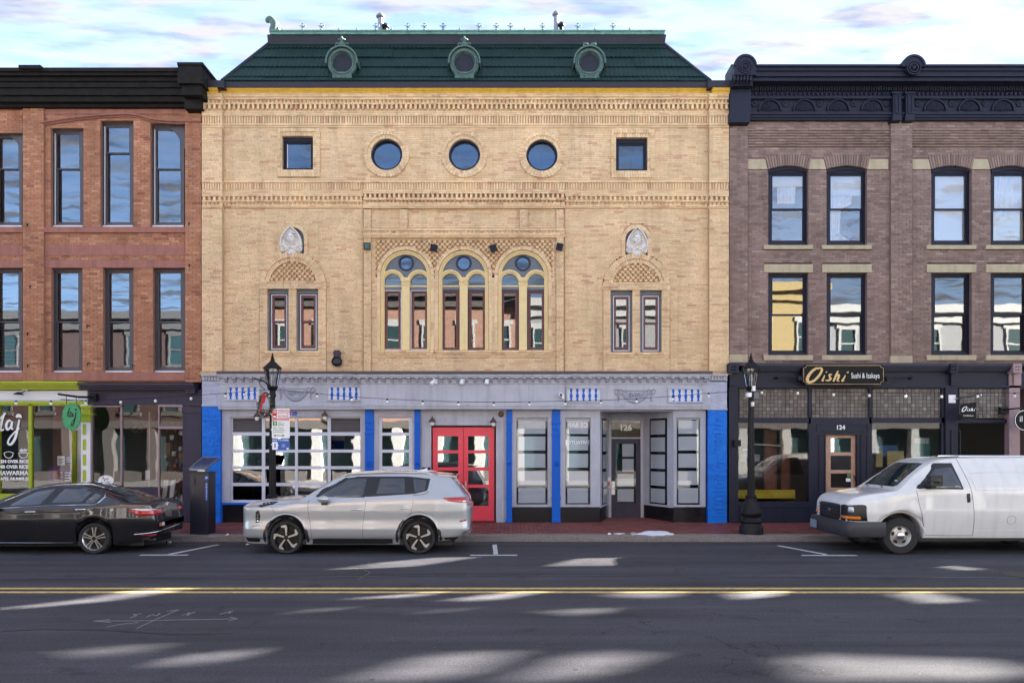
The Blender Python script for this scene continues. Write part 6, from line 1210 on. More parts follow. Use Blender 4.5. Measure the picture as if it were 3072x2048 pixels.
        if len(me.polygons):
            c = sum((p.center for p in me.polygons), Vector()) / len(me.polygons); p0 = me.polygons[0]
            ref = {'n': (0, -1, 0), 'f': (0, 1, 0), 'F': (-1, 0, 0), 'R': (1, 0, 0), 'rn': (1, -1, 0), 'fn': (-1, -1, 0)}[ax]
            if sum(p.normal.dot(Vector(ref)) for p in me.polygons) < 0: me.flip_normals()
        for p in me.polygons: p.use_smooth = True
        try: me.set_sharp_from_angle(angle=R(40))
        except Exception: pass
        return put(me, name, m, parent or s.root, True, None, label)
    def line(s, name, pts, ax, m='trim_black', r=.004, off=.0, parent=None, n=6):
        q = [s.proj(p[0], p[1], ax, off) for p in spl(pts, n)]; q = [p for p in q if p is not None]
        return MB().tube(q, r, 6).obj(name, m, parent or s.root, 60, local=True) if len(q) > 1 else None
def wheel(root, x, y, z, r, rr, wd, style, near=True):
    sd = -1 if near else 1; h = wd / 2
    w_ = MB().lathe(x, y, [(rr * .98, -h * .9), (rr * 1.04, -h), (r * .93, -h * .98), (r * .985, -h * .8), (r, -h * .5), (r, h * .5), (r * .985, h * .8), (r * .93, h * .98), (rr * 1.04, h), (rr * .98, h * .9)], 48, 'y', z, cap=False).obj('wheel', 'rubber', root, 40, local=True)
    yf = y + sd * h
    Y = lambda d: yf - sd * d                                              # d = depth behind outer face
    def yb(mb, pts, d0, d1, tone=0): a, b = sorted((Y(d0), Y(d1))); mb.prism([(x + p[0], z + p[1]) for p in pts], a, b)
    rm_ = MB().lathe(x, y, [(rr, -h * .9), (rr * .965, -h * .85), (rr * .90, -h * .5), (rr * .88, h * .5), (rr, h * .9)], 40, 'y', z, cap=False); rm_.obj('rim', 'alloy' if style != 'suv' else 'rim_dark', w_, 40, local=True)
    bk = MB(); yb(bk, circ(0, 0, rr * .93, 32), .10, .12); bk.obj('brake_disc', 'rim_dark', w_, local=True)
    rot = lambda pts, a: [(p[0] * math.cos(a) - p[1] * math.sin(a), p[0] * math.sin(a) + p[1] * math.cos(a)) for p in pts]
    if style == 'suv':
        for k in range(5):
            a = k * 2 * math.pi / 5 + .35
            mb = MB(); yb(mb, rot([(rr * .12, -rr * .05), (rr * .78, -rr * .10), (rr * .97, -rr * .02), (rr * .90, rr * .34), (rr * .80, rr * .36), (rr * .74, rr * .06), (rr * .14, rr * .04)], a), .012, .035); mb.obj('spoke', 'alloy', w_, local=True)
            mb = MB(); yb(mb, rot([(rr * .15, rr * .02), (rr * .70, rr * .42), (rr * .84, rr * .44), (rr * .80, rr * .50), (rr * .6, rr * .42), (rr * .12, rr * .10)], a), .03, .05); mb.obj('spoke', 'rim_dark', w_, local=True)
    elif style == 'sedan':
        for k in range(5):
            a = k * 2 * math.pi / 5 + .3
            for q in (-1, 1):
                mb = MB(); yb(mb, rot([(rr * .16, q * rr * .03), (rr * .96, q * rr * .10), (rr * .96, q * rr * .21), (rr * .55, q * rr * .13), (rr * .16, q * rr * .10)], a), .012, .035); mb.obj('spoke', 'alloy', w_, local=True)
    else:
        mb = MB().lathe(x, y, [(rr * .96, sd * (h - .02)), (rr * .80, sd * (h - .055)), (rr * .45, sd * (h - .045)), (rr * .3, sd * (h - .02)), (.01, sd * (h - .015))], 36, 'y', z, cap=False); mb.obj('wheel_disc', 'steel_wheel', w_, 40, local=True)
        for k in range(5):
            a = k * 2 * math.pi / 5 + math.pi / 2; mb = MB(); yb(mb, [(rr * .66 * math.cos(a) + p[0] * math.cos(a) - p[1] * math.sin(a), rr * .66 * math.sin(a) + p[0] * math.sin(a) + p[1] * math.cos(a)) for p in [(rr * .13 * math.cos(b), rr * .2 * math.sin(b)) for b in [i * math.pi / 7 for i in range(14)]]], .040, .07); mb.obj('wheel_hole', 'rim_dark', w_, local=True)
        mb = MB().lathe(x, y, [(rr * .34, sd * (h - .03)), (rr * .32, sd * (h + .005)), (rr * .2, sd * (h + .018)), (.005, sd * (h + .02))], 20, 'y', z, cap=False); mb.obj('hub_cap', 'chrome', w_, 40, local=True)
    if style != 'van': mb = MB(); yb(mb, circ(0, 0, rr * .17, 20), .008, .04); mb.obj('hub_cap', 'rim_dark', w_, local=True)
    return w_
def ARCH(xc, zc, r0, r1, a0, a1, n=20): return [(xc + r1 * math.cos(a0 + (a1 - a0) * i / n), zc + r1 * math.sin(a0 + (a1 - a0) * i / n)) for i in range(n + 1)] + [(xc + r0 * math.cos(a1 - (a1 - a0) * i / n), zc + r0 * math.sin(a1 - (a1 - a0) * i / n)) for i in range(n + 1)]
def under(root, x0, x1, w_, z0=.16, z1=.5):
    return MB().box(x0, x1, -w_, w_, z0, z1).obj('underbody', 'trim_black', root, local=True)
def mirror_part(root, px, pz, y, m, parent_m='trim_black', sc=1.):
    mb = MB().ball((px, y, pz), .11 * sc, 14, (1.15, .8, .72)); o = mb.obj('mirror', m, root, 60, local=True); MB().box(px - .05, px + .06, y + .03, y + .18, pz - .12 * sc, pz - .04).obj('mirror_foot', parent_m, o, local=True)
def handle(b, u, z, m): p = b.proj(u, z, 'n', .02); MB().tube([p + Vector((-.10, .02, 0)), p + Vector((-.08, -.012, 0)), p + Vector((.08, -.012, .004)), p + Vector((.10, .02, .004))], .014, 8).obj('door_handle', m, b.root, 60, local=True)

# --- silver SUV (front to the left)
DS = 15.3; SXF = -5.66
suv = thing('silver_suv', 'silver SUV parked at the kerb in front of the red door', 'car', (SXF, -4.22, 0))
def u(px, D=DS): return (px - CX) * D / FOC - SXF
def zz(py, D=DS): return CAM_H - (py - HY) * D / FOC
L = 4.78; wx0, wx1 = u(859), u(1256.6); wz = .345
T = [(0, .62), (.025, .82), (.07, .94), (.18, 1.03), (.5, 1.10), (.9, 1.125), (1.24, 1.145), (1.6, 1.36), (1.95, 1.57), (2.2, 1.625), (2.6, 1.655), (3.3, 1.668), (3.9, 1.66), (4.25, 1.635), (4.37, 1.60), (4.44, 1.50), (4.63, 1.25), (4.70, 1.16), (4.75, .95), (4.78, .6)]
Wb = [(0, .66), (.05, .76), (.2, .85), (.5, .89), (1.2, .905), (2.4, .91), (3.6, .908), (4.3, .885), (4.6, .83), (4.72, .75), (4.78, .66)]; Wr = [(0, .6), (1.2, .70), (2, .64), (3, .66), (4, .65), (4.4, .63), (4.78, .60)]
suvb = Body('suv', suv, 'paint_silver', L, T, [(0, .85), (1.2, 1.05), (2.4, 1.10), (3.6, 1.13), (4.7, 1.12)], Wb, Wr, .96, [(0, .30), (.15, .22), (.9, .20), (3.4, .20), (4.5, .30), (4.7, .42)], [(wx0, wz, .405), (wx1, wz, .405)], .72, prof=[(.36, .008), (.50, .026), (.56, .024), (.70, .008), (.86, .016), (.95, .015)])
under(suv, .3, 4.4, .62); under(suv, wx0 + .3, wx1 - .3, .84, .2, .3)
for wx in (wx0, wx1):
    MB().box(wx - .40, wx + .40, -.64, .64, .3, .80).obj('wheel_house', 'trim_black', suv, local=True)
    for nr in (True, False): wheel(suv, wx, -.79 if nr else .79, wz, .345, .275, .23, 'suv', nr)
DLO = [(u(926), zz(1492)), (u(968), zz(1462)), (u(1032), zz(1427.5)), (u(1115), zz(1426.5)), (u(1215), zz(1427)), (u(1290), zz(1434)), (u(1283), zz(1473)), (u(1240), zz(1484)), (u(1100), zz(1493))]
for ax in 'nf':
    suvb.patch('window_surround', DLO, ax, 'trim_black', .006, cuts=7)
    for poly in ([(936, 1492), (975, 1468), (1034, 1434), (1103, 1431), (1094, 1490)], [(1117, 1487), (1128, 1431), (1217, 1431), (1223, 1483)], [(1230, 1432), (1279, 1437), (1278, 1471), (1240, 1481)]): suvb.patch('window', [(u(a), zz(b)) for a, b in poly], ax, 'car_glass', .011, cuts=6)
    suvb.line('chrome_strip', [(u(1241), zz(1486)), (u(1284), zz(1475)), (u(1291), zz(1436))], ax, 'chrome', .007, .008)
    for wx in (wx0, wx1): suvb.patch('arch_cladding', ARCH(wx, wz, .408, .49, R(-14), R(194)), ax, 'trim_black', .014, cuts=2)
    suvb.patch('sill_cladding', [(wx0 + .47, .20), (wx1 - .47, .20), (wx1 - .49, .325), (wx0 + .49, .335)], ax, 'trim_black', .012, cuts=6)
    for pts in ([(u(927), 1.13), (u(925), .95), (u(933), .6), (u(937), .36)], [(u(1099), 1.12), (u(1095), .9), (u(1090), .6), (u(1090), .35)], [(u(1240), 1.13), (u(1236), .95), (u(1230), .83), (u(1200), .64), (u(1188), .36)]): suvb.line('door_gap', pts, ax, r=.0035)
suvb.line('fender_line', [(u(815), .99), (u(822), .9), (u(826), .86)], 'n', r=.003); suvb.line('hood_line', [(u(780), 1.0), (u(835), 1.035), (u(905), 1.06), (u(930), 1.09)], 'n', r=.003)
handle(suvb, u(1071), .93, 'chrome'); handle(suvb, u(1218), .95, 'chrome'); mirror_part(suv, u(975), 1.15, -1.02, 'paint_silver')
suvb.patch('tail_light', [(u(1323), zz(1492)), (u(1345), zz(1503)), (u(1375), zz(1508)), (u(1402), zz(1509)), (u(1404), zz(1491)), (u(1370), zz(1490))], 'n', 'tail_red', .012, cuts=6); suvb.patch('reverse_light', [(u(1381), zz(1507)), (u(1406), zz(1507)), (u(1406), zz(1499)), (u(1384), zz(1500))], 'n', 'tail_clear', .018, cuts=3)
suvb.patch('tail_light_face', [(-.2, 1.0), (-.82, .99), (-.82, 1.09), (-.2, 1.06)], 'R', 'tail_red', .010, cuts=6); suvb.patch('rear_window', [(-.52, 1.50), (.52, 1.50), (.60, 1.18), (-.60, 1.18)], 'R', 'car_glass', .008, cuts=6)
suvb.patch('reflector', [(u(1373), zz(1568)), (u(1402), zz(1562)), (u(1402), zz(1556)), (u(1376), zz(1561))], 'n', 'tail_red', .010, cuts=2); suvb.patch('bumper_trim', [(wx1 + .5, .25), (L - .1, .32), (L - .05, .44), (L - .22, .38), (wx1 + .52, .36)], 'n', 'trim_black', .008, cuts=4); suvb.patch('skid_trim', [(u(1365), zz(1613)), (u(1385), zz(1600)), (u(1410), zz(1577)), (u(1410), zz(1586)), (u(1388), zz(1609))], 'n', 'alloy', .016, cuts=4)
sp = MB(); sp.add([(4.10, -.64, 1.662), (4.50, -.62, 1.615), (4.50, .62, 1.615), (4.10, .64, 1.662), (4.10, -.64, 1.60), (4.48, -.62, 1.585), (4.48, .62, 1.585), (4.10, .64, 1.60)], [(0, 1, 2, 3), (0, 4, 5, 1), (1, 5, 6, 2), (4, 7, 6, 5)]); sp.obj('spoiler', 'paint_silver', suv, local=True)
for y_ in (-.58, .58): MB().tube([(2.05, y_, 1.60), (2.2, y_, 1.655), (3.0, y_, 1.70), (3.85, y_, 1.68), (4.0, y_, 1.64)], .02, 8).obj('roof_rail', 'alloy', suv, 60, local=True)
MB().add([(3.55, -.015, 1.69), (3.80, -.03, 1.69), (3.80, .03, 1.69), (3.80, 0, 1.77)], [(0, 1, 3), (0, 3, 2), (1, 2, 3)]).obj('antenna_fin', 'white_plastic', suv, local=True)
suvb.patch('headlight', [(u(770), zz(1520)), (u(782), zz(1508)), (u(815), zz(1503)), (u(836), zz(1505)), (u(815), zz(1514)), (u(785), zz(1522))], 'n', 'rim_dark', .008, cuts=4)
for q in range(4): suvb.patch('headlight_lens', [(u(778 + q * 11), zz(1517 - q * 2.6)), (u(780 + q * 11), zz(1510.5 - q * 1.6)), (u(787 + q * 11), zz(1509.5 - q * 1.4)), (u(786 + q * 11), zz(1515.5 - q * 2.4))], 'n', 'lamp_clear', .014, cuts=2)
suvb.patch('lower_headlight', [(u(766), zz(1533)), (u(779), zz(1527)), (u(783), zz(1548)), (u(779), zz(1566)), (u(766), zz(1570))], 'n', 'rim_dark', .008, cuts=4)
for q in range(3): suvb.patch('lower_lens', [(u(769), zz(1542 + q * 9)), (u(777), zz(1539 + q * 9)), (u(778), zz(1545 + q * 9)), (u(770), zz(1548 + q * 9))], 'n', 'lamp_clear', .014, cuts=2)
suvb.patch('side_marker', [(u(794), zz(1600)), (u(798), zz(1600)), (u(802), zz(1572)), (u(797), zz(1574))], 'n', 'amber', .016, cuts=2); suvb.patch('chin_trim', [(.06, .24), (.45, .24), (.42, .34), (.05, .36)], 'n', 'trim_black', .008, cuts=4); suvb.line('bumper_line', [(u(755), zz(1580)), (u(765), zz(1576)), (u(780), zz(1574))], 'n', 'chrome', .008, .004)
suvb.patch('grille', [(-.5, .45), (.5, .45), (.55, .85), (-.55, .85)], 'F', 'trim_black', .008, cuts=6); suvb.patch('windscreen', [(-.66, 1.20), (.66, 1.20), (.56, 1.56), (-.56, 1.56)], 'F', 'car_glass', .008, cuts=6)
suvb.patch('rear_plate', [(-.26, .78), (.26, .78), (.26, .92), (-.26, .92)], 'R', 'plate_grey', .012, cuts=2)

# --- black sedan (rear to the right)
DC = 15.3; SEX = -12.38
sed = thing('black_sedan', 'black sedan parked at the left edge beside the parking pay station', 'car', (SEX, -4.22, 0))
def su(px, D=DC): return (px - CX) * D / FOC - SEX
L = 4.90; sx1 = su(283); sx0 = sx1 - 2.78; wz = .325
T = [(0, .5), (.05, .68), (.25, .80), (.8, .90), (1.25, .96), (1.7, 1.17), (2.1, 1.34), (2.5, 1.415), (2.9, 1.43), (3.3, 1.39), (3.7, 1.275), (4.1, 1.13), (4.35, 1.065), (4.72, 1.045), (4.80, 1.0), (4.86, .82), (4.90, .5)]
Wb = [(0, .55), (.1, .70), (.4, .82), (1.2, .90), (3.6, .91), (4.3, .86), (4.6, .79), (4.8, .70), (4.90, .58)]; Wr = [(0, .6), (1.2, .66), (2, .58), (3, .58), (3.6, .60), (4.3, .7), (4.9, .5)]
sb = Body('sedan', sed, 'paint_black', L, T, [(0, .7), (1.2, .90), (2.5, .965), (3.6, 1.0), (4.4, 1.02), (4.9, 1.0)], Wb, Wr, .955, [(0, .24), (.3, .18), (4.1, .18), (4.6, .26), (4.9, .38)], [(sx0, wz, .375), (sx1, wz, .375)], .66)
under(sed, .3, 4.6, .62, .15, .45); under(sed, sx0 + .3, sx1 - .3, .84, .17, .26)
for wx in (sx0, sx1):
    MB().box(wx - .37, wx + .37, -.64, .64, .3, .74).obj('wheel_house', 'trim_black', sed, local=True)
    for nr in (True, False): wheel(sed, wx, -.80 if nr else .80, wz, .325, .245, .22, 'sedan', nr)
for ax in 'nf':
    sb.patch('window_surround', [(su(-30), zz(1520)), (su(10), zz(1498)), (su(40), zz(1483)), (su(90), zz(1466)), (su(155), zz(1457)), (su(230), zz(1457)), (su(272), zz(1469)), (su(303), zz(1487)), (su(288), zz(1513)), (su(130), zz(1518)), (su(0), zz(1525))], ax, 'trim_black', .006, cuts=7)
    for poly in ([(10, 1521), (42, 1492), (88, 1472), (152, 1462), (124, 1516)], [(138, 1514), (162, 1463), (229, 1463), (259, 1479), (243, 1511)], [(247, 1511), (264, 1478), (297, 1487), (283, 1510)]): sb.patch('window', [(su(a), zz(b)) for a, b in poly], ax, 'car_glass', .010, cuts=6)
    sb.line('chrome_strip', [(su(-20), zz(1526)), (su(124), zz(1518)), (su(240), zz(1514)), (su(285), zz(1513)), (su(300), zz(1496)), (su(302), zz(1487)), (su(272), zz(1468)), (su(230), zz(1457)), (su(155), zz(1457)), (su(90), zz(1466)), (su(40), zz(1484)), (su(0), zz(1504))], ax, 'chrome', .008, .006)
    for pts in ([(su(120), zz(1519)), (su(117), zz(1560)), (su(114), zz(1615))], [(su(250), zz(1515)), (su(246), zz(1540)), (su(225), zz(1580))]): sb.line('door_gap', pts, ax, r=.004)
    sb.line('sill_strip', [(sx0 + .45, .235), (sx1 - .45, .235)], ax, 'chrome', .005, .004)
handle(sb, su(95), zz(1534), 'chrome'); handle(sb, su(245), zz(1527), 'chrome'); sb.line('fuel_door', [(su(285), zz(1522)), (su(300), zz(1516)), (su(316), zz(1517)), (su(314), zz(1530)), (su(300), zz(1536)), (su(285), zz(1533)), (su(285), zz(1522))], 'n', r=.003)
S2 = 1 / math.sqrt(2)
def cn(px, D): X_ = su(px, D); Y_ = D - CAM_D + 4.22; return (X_ + Y_) * S2                 # rear near corner coordinate
sb.patch('tail_light', [(cn(378, 15.35), .935), (cn(405, 15.4), .945), (cn(455, 15.9), .93), (cn(474, 16.1), .88), (cn(472, 16.1), .79), (cn(440, 15.7), .775), (cn(405, 15.4), .79)], 'rn', 'tail_red', .014, cuts=5); sb.patch('reverse_light', [(cn(384, 15.35), .935), (cn(405, 15.4), .945), (cn(450, 15.8), .93), (cn(466, 16.0), .89), (cn(420, 15.5), .885)], 'rn', 'tail_clear', .020, cuts=4)
sb.patch('tail_light_far', [(.42, .80), (.72, .82), (.72, .90), (.42, .92)], 'R', 'tail_red', .012, cuts=4)
sb.patch('plate', [(-.26, .70), (.10, .70), (.10, .86), (-.26, .86)], 'R', 'plate_grey', .016, cuts=2); sb.line('trunk_chrome', [(-.5, .945), (0, .95), (.5, .945)], 'R', 'chrome', .014, .004); sb.line('bumper_line', [(-.68, .62), (-.3, .64), (0, .65), (.5, .64)], 'R', r=.006)
sb.line('bumper_chrome', [(cn(405, 15.35), .40), (cn(440, 15.6), .42), (cn(480, 16.0), .46), (cn(530, 16.6), .50)], 'rn', 'chrome', .010, .006); sb.patch('reflector', [(cn(412, 15.4), .385), (cn(460, 15.7), .39), (cn(470, 15.8), .36), (cn(425, 15.5), .355)], 'rn', 'tail_red', .014, cuts=3)
sb.patch('rear_window', [(-.60, 1.16), (.60, 1.16), (.50, 1.36), (-.50, 1.36)], 'R', 'car_glass', .010, cuts=7); MB().tube([(4.60, -.55, 1.05), (4.74, -.3, 1.075), (4.78, 0, 1.08), (4.74, .3, 1.075), (4.60, .55, 1.05)], [.012, .022, .024, .022, .012], 8).obj('spoiler', 'paint_black', sed, 60, local=True)
pz_ = sb.proj(-.02, .99, 'R', .012); MB().box(pz_.x - .01, pz_.x + .012, -.065, -.045, .965, 1.02).box(pz_.x - .01, pz_.x + .012, -.005, .015, .965, 1.02).box(pz_.x - .01, pz_.x + .012, -.045, -.005, .985, .998).obj('badge', 'chrome', sed, local=True)
for y_, m_ in ((-.52, 'poster_orange'), (-.40, 'sign_white')): p = sb.proj(y_, .58, 'R', .008); MB().box(p.x - .012, p.x + .004, y_ - .045, y_ + .045, .55, .62).obj('bumper_sticker', m_, sed, local=True)
MB().lathe(4.62, -.52, [(.035, 0), (.035, .18), (.028, .18), (.028, 0)], 14, 'x', .27).obj('exhaust', 'chrome', sed, local=True); mirror_part(sed, su(-14), .98, -1.0, 'paint_black'); p = sb.proj(su(268), zz(1500), 'n', .014); MB().box(p.x - .05, p.x + .05, p.y - .004, p.y + .01, p.z - .04, p.z + .03).obj('window_sticker', 'mug_grey', sed, local=True)

# --- white van (front to the left)
DV = 15.35; VXF = 7.02
van = thing('white_van', 'white cargo van parked at the right edge of the street', 'van', (VXF, -4.20, 0))
def vu(px, D=DV): return (px - CX) * D / FOC - VXF
def vz(py, D=DV): return CAM_H - (py - HY) * D / FOC
L = 5.69; vx0 = vu(2694.5); vx1 = vx0 + 3.43; wz = .385
T = [(0, 1.0), (.05, 1.10), (.22, 1.19), (.5, 1.245), (.85, 1.30), (1.02, 1.34), (1.35, 1.60), (1.72, 1.86), (1.95, 1.955), (2.3, 1.995), (3, 2.01), (5.2, 2.01), (5.6, 1.97), (5.69, 1.85)]
Wb = [(0, .74), (.08, .83), (.25, .90), (.6, .95), (1.2, .97), (5.3, .97), (5.69, .93)]; Wr = [(0, .75), (1.0, .80), (2, .74), (5.69, .76)]
vb = Body('van', van, 'paint_white', L, T, [(0, 1.0), (1, 1.22), (1.6, 1.32), (2.3, 1.34), (5.69, 1.34)], Wb, Wr, .97, [(0, .42), (.2, .40), (.9, .34), (5.2, .34), (5.69, .42)], [(vx0, wz, .475), (vx1, wz, .475)], .8, wm=.025, crown=.02)
under(van, .3, 5.4, .66, .25, .6); under(van, vx0 + .4, vx1 - .4, .88, .28, .36)
for wx in (vx0, vx1):
    MB().box(wx - .47, wx + .47, -.68, .68, .3, .88).obj('wheel_house', 'trim_black', van, local=True)
    for nr in (True, False): wheel(van, wx, -.83 if nr else .83, wz, .385, .225, .25, 'van', nr)
for ax in 'nf':
    vb.patch('window_surround', [(vu(2732), vz(1467)), (vu(2768), vz(1431)), (vu(2798), vz(1398)), (vu(2806), vz(1388)), (vu(2866), vz(1388)), (vu(2885), vz(1468))], ax, 'trim_black', .008, cuts=7)
    vb.patch('window', [(vu(2760), vz(1464)), (vu(2770), vz(1437)), (vu(2802), vz(1401)), (vu(2860), vz(1396)), (vu(2880), vz(1465))], ax, 'car_glass', .014, cuts=7)
    for pts in ([(vu(2741), vz(1470)), (vu(2745), vz(1500)), (vu(2755), vz(1545)), (vu(2769), vz(1602))], [(vu(2880), vz(1376)), (vu(2892), vz(1420)), (vu(2903), vz(1470)), (vu(2909), vz(1540)), (vu(2910), vz(1604))], [(vu(2769), vz(1603)), (vu(2830), vz(1604)), (vu(2910), vz(1604))]): vb.line('door_gap', pts, ax, r=.0045)
    for z_, m_ in ((vz(1588), 'paint_white'), (vz(1468), 'paint_white')): vb.line('body_crease', [(vu(2912), z_), (vu(3000), z_), (vu(3200), z_)], ax, m_, .006)
    vb.line('panel_edge', [(vu(2917), vz(1466)), (vu(2912), vz(1440)), (vu(2918), vz(1418)), (vu(3200), vz(1418))], ax, 'paint_white', .007)
    vb.line('arch_lip', ARCH(vx0, wz, .475, .50, R(0), R(180))[:21], ax, 'paint_white', .016, n=2)
    vb.line('drip_rail', [(vu(2770), vz(1384)), (vu(2800), vz(1373)), (vu(2860), vz(1370)), (vu(3300), vz(1370))], ax, 'paint_white', .012, .004)
vb.line('fuel_cap', [(vu(3021) + .092 * math.cos(a), vz(1557) + .092 * math.sin(a)) for a in [i * .4 for i in range(17)]], 'n', 'bumper_grey', .003, n=2)
vb.patch('door_handle', [(vu(2886), vz(1477)), (vu(2899), vz(1476)), (vu(2901), vz(1506)), (vu(2889), vz(1507))], 'n', 'trim_black', .016, cuts=3)
mirror_part(van, vu(2782), vz(1440), -1.10, 'trim_black', sc=1.35); MB().box(vu(2782) - .13, vu(2782) + .12, -1.20, -1.06, vz(1455), vz(1424)).obj('mirror_housing', 'trim_black', van, local=True)
def fnc(px, D): X_ = vu(px, D); Y_ = D - CAM_D + 4.20; return (X_ - Y_) * S2
vb.patch('windscreen', [(-.72, 1.38), (.76, 1.38), (.70, 1.65), (.62, 1.89), (-.56, 1.89), (-.64, 1.65)], 'F', 'windscreen', .010, cuts=8)
vb.patch('grille', [(-.50, .66), (.62, .66), (.62, 1.03), (-.50, 1.03)], 'F', 'trim_black', .012, cuts=7)
for i in range(4): vb.line('grille_bar', [(-.48, .72 + i * .08), (.1, .72 + i * .08), (.6, .72 + i * .08)], 'F', 'bumper_grey', .008, .014)
vb.patch('headlight_bezel', [(fnc(2532, 15.9), .66), (fnc(2612, 15.38), .67), (fnc(2609, 15.38), 1.02), (fnc(2595, 15.4), 1.045), (fnc(2532, 15.9), 1.03)], 'fn', 'trim_black', .012, cuts=6)
vb.patch('headlight', [(fnc(2556, 15.65), .85), (fnc(2579, 15.5), .85), (fnc(2578, 15.5), .99), (fnc(2560, 15.65), 1.0)], 'fn', 'lamp_clear', .024, cuts=3); vb.patch('turn_signal', [(fnc(2531, 15.9), .72), (fnc(2605, 15.4), .71), (fnc(2604, 15.4), .79), (fnc(2532, 15.9), .79)], 'fn', 'amber', .024, cuts=4)
vb.patch('far_turn_signal', [(.66, .72), (.80, .72), (.80, .80), (.66, .80)], 'F', 'amber', .018, cuts=3)
pc = vb.proj(0.02, .86, 'F', .03); MB().box(pc.x - .01, pc.x + .01, -.075, .085, .845, .875).box(pc.x - .015, pc.x + .008, -.03, .04, .825, .895).obj('badge', 'chrome', van, local=True)
bu = MB(); pr = []; n = 24; v = []                                         # front bumper: wrapped bar
pl = [(.78, .98), (.30, 1.0), (.06, .98), (-.06, .86), (-.12, .5), (-.14, 0), (-.12, -.5), (-.06, -.86), (.06, -.98), (.30, -1.0), (.70, -.985)]; pl = [(p[0], p[1]) for p in spl(pl, 4)]
for (x_, y_) in pl:
    for o, z_ in ((.0, .36), (-.03, .40), (-.04, .55), (-.01, .66), (.10, .68)): v.append((x_ + (o if abs(y_) < .97 else 0) - 0, y_ * (1 + (.02 if o < 0 else 0)), z_))
bu.add(v, [(i * 5 + j, i * 5 + j + 1, (i + 1) * 5 + j + 1, (i + 1) * 5 + j) for i in range(len(pl) - 1) for j in range(4)]); bo_ = bu.obj('front_bumper', 'bumper_grey', van, 50, local=True)
MB().box(-.205, -.19, .30, .62, .42, .60).obj('licence_plate', 'plate_blue', van, local=True)
MB().tube([(.95, -.35, 1.36), (1.12, .1, 1.44)], .01, 6).tube([(.95, .3, 1.36), (1.1, .7, 1.42)], .01, 6).obj('wiper', 'trim_black', van, local=True); p = vb.proj(-.45, 1.5, 'F', .016); MB().box(p.x - .006, p.x + .006, -.50, -.40, 1.47, 1.52).obj('windscreen_sticker', 'mug_white', van, local=True)
# ---------------------------------------------------------------- the other side of the street (seen in the glass) and the added sun screen
mat('brick_opp', (.33, .19, .14), .85, var=.2, scale=3); mat('yellow_opp', (.36, .27, .12), .85, var=.15); mat('grey_opp', (.26, .26, .27), .8); mat('white_opp', (.42, .42, .41), .7); mat('teal_opp', (.03, .06, .065), .3); mat('shop_white', (.38, .38, .37), .7); mat('red_opp', (.07, .04, .035), .8); mat('dark_trim', (.10, .09, .085), .8)
YO_ = -26.
def opp(name, lab, x0, x1, h, m, trim, nwin, floors, y=YO_):
    t = thing(name, lab, 'building', ((x0 + x1) / 2, y, 0)); MB().box(x0, x1, y - 10, y, 3.9, h).obj('wall', m, t); MB().box(x0 - .1, x1 + .1, y - .2, y + .5, h - .5, h).box(x0, x1, y - .1, y + .2, h - 1.1, h - .5).obj('cornice', trim, t)
    fm_ = 'dark_trim' if m == 'red_opp' else 'white_opp'
    for fz in floors:
        for i in range(nwin):
            xc = x0 + (x1 - x0) * (i + .5) / nwin; w_ = .55; wo = MB().frame(xc - w_, xc + w_, fz, fz + 2, .10, y, y + .06).box(xc - w_ + .1, xc + w_ - .1, y, y + .05, fz + .97, fz + 1.05).obj('window', fm_, t); MB().box(xc - w_ + .1, xc + w_ - .1, y - .01, y + .02, fz + .1, fz + 1.9).obj('pane', 'teal_opp', wo); MB().box(xc - .7, xc + .7, y, y + .10, fz - .2, fz).box(xc - .7, xc + .7, y, y + .05, fz + 2, fz + 2.3).obj('stone_trim', fm_, wo)
    n = max(2, round((x1 - x0) / 2.6))
    for i in range(n + 1): xc = x0 + (x1 - x0) * i / n; MB().box(max(x0, xc - .28), min(x1, xc + .28), y - .4, y + .12, 0, 3.6).obj('column', 'shop_white' if m != 'red_opp' else 'dark_trim', t)
    MB().box(x0, x1, y - .5, y - .4, .7, 3.4).obj('shop_glass', 'teal_opp', t); MB().box(x0, x1, y - .5, y, 0, .7).box(x0, x1, y - .5, y + .15, 3.4, 3.9).obj('shop_fascia', 'dark_trim', t); return t
opp('brick_building_opposite', 'sunlit red brick building mirrored in the triple arched windows', -20, 0.5, 12.2, 'brick_opp', 'dark_trim', 9, (4.6, 8.0))
opp('dark_brick_building_opposite', 'low dark red building mirrored in the left building sash windows', -44, -20, 10.8, 'red_opp', 'dark_trim', 9, (4.4, 7.4))
opp('plain_building_opposite', 'plain grey building mirrored in windows right of the arches', .5, 14.5, 11.6, 'grey_opp', 'white_opp', 5, (4.6, 7.8))
opp('yellow_building_opposite', 'yellow brick building mirrored in the brown building lower window', 14.5, 20, 12.6, 'yellow_opp', 'yellow_opp', 2, (4.8, 8.2))
opp('pale_building_opposite', 'pale grey building mirrored in the brown building right windows', 20, 44, 11.2, 'grey_opp', 'white_opp', 9, (4.6, 7.8))
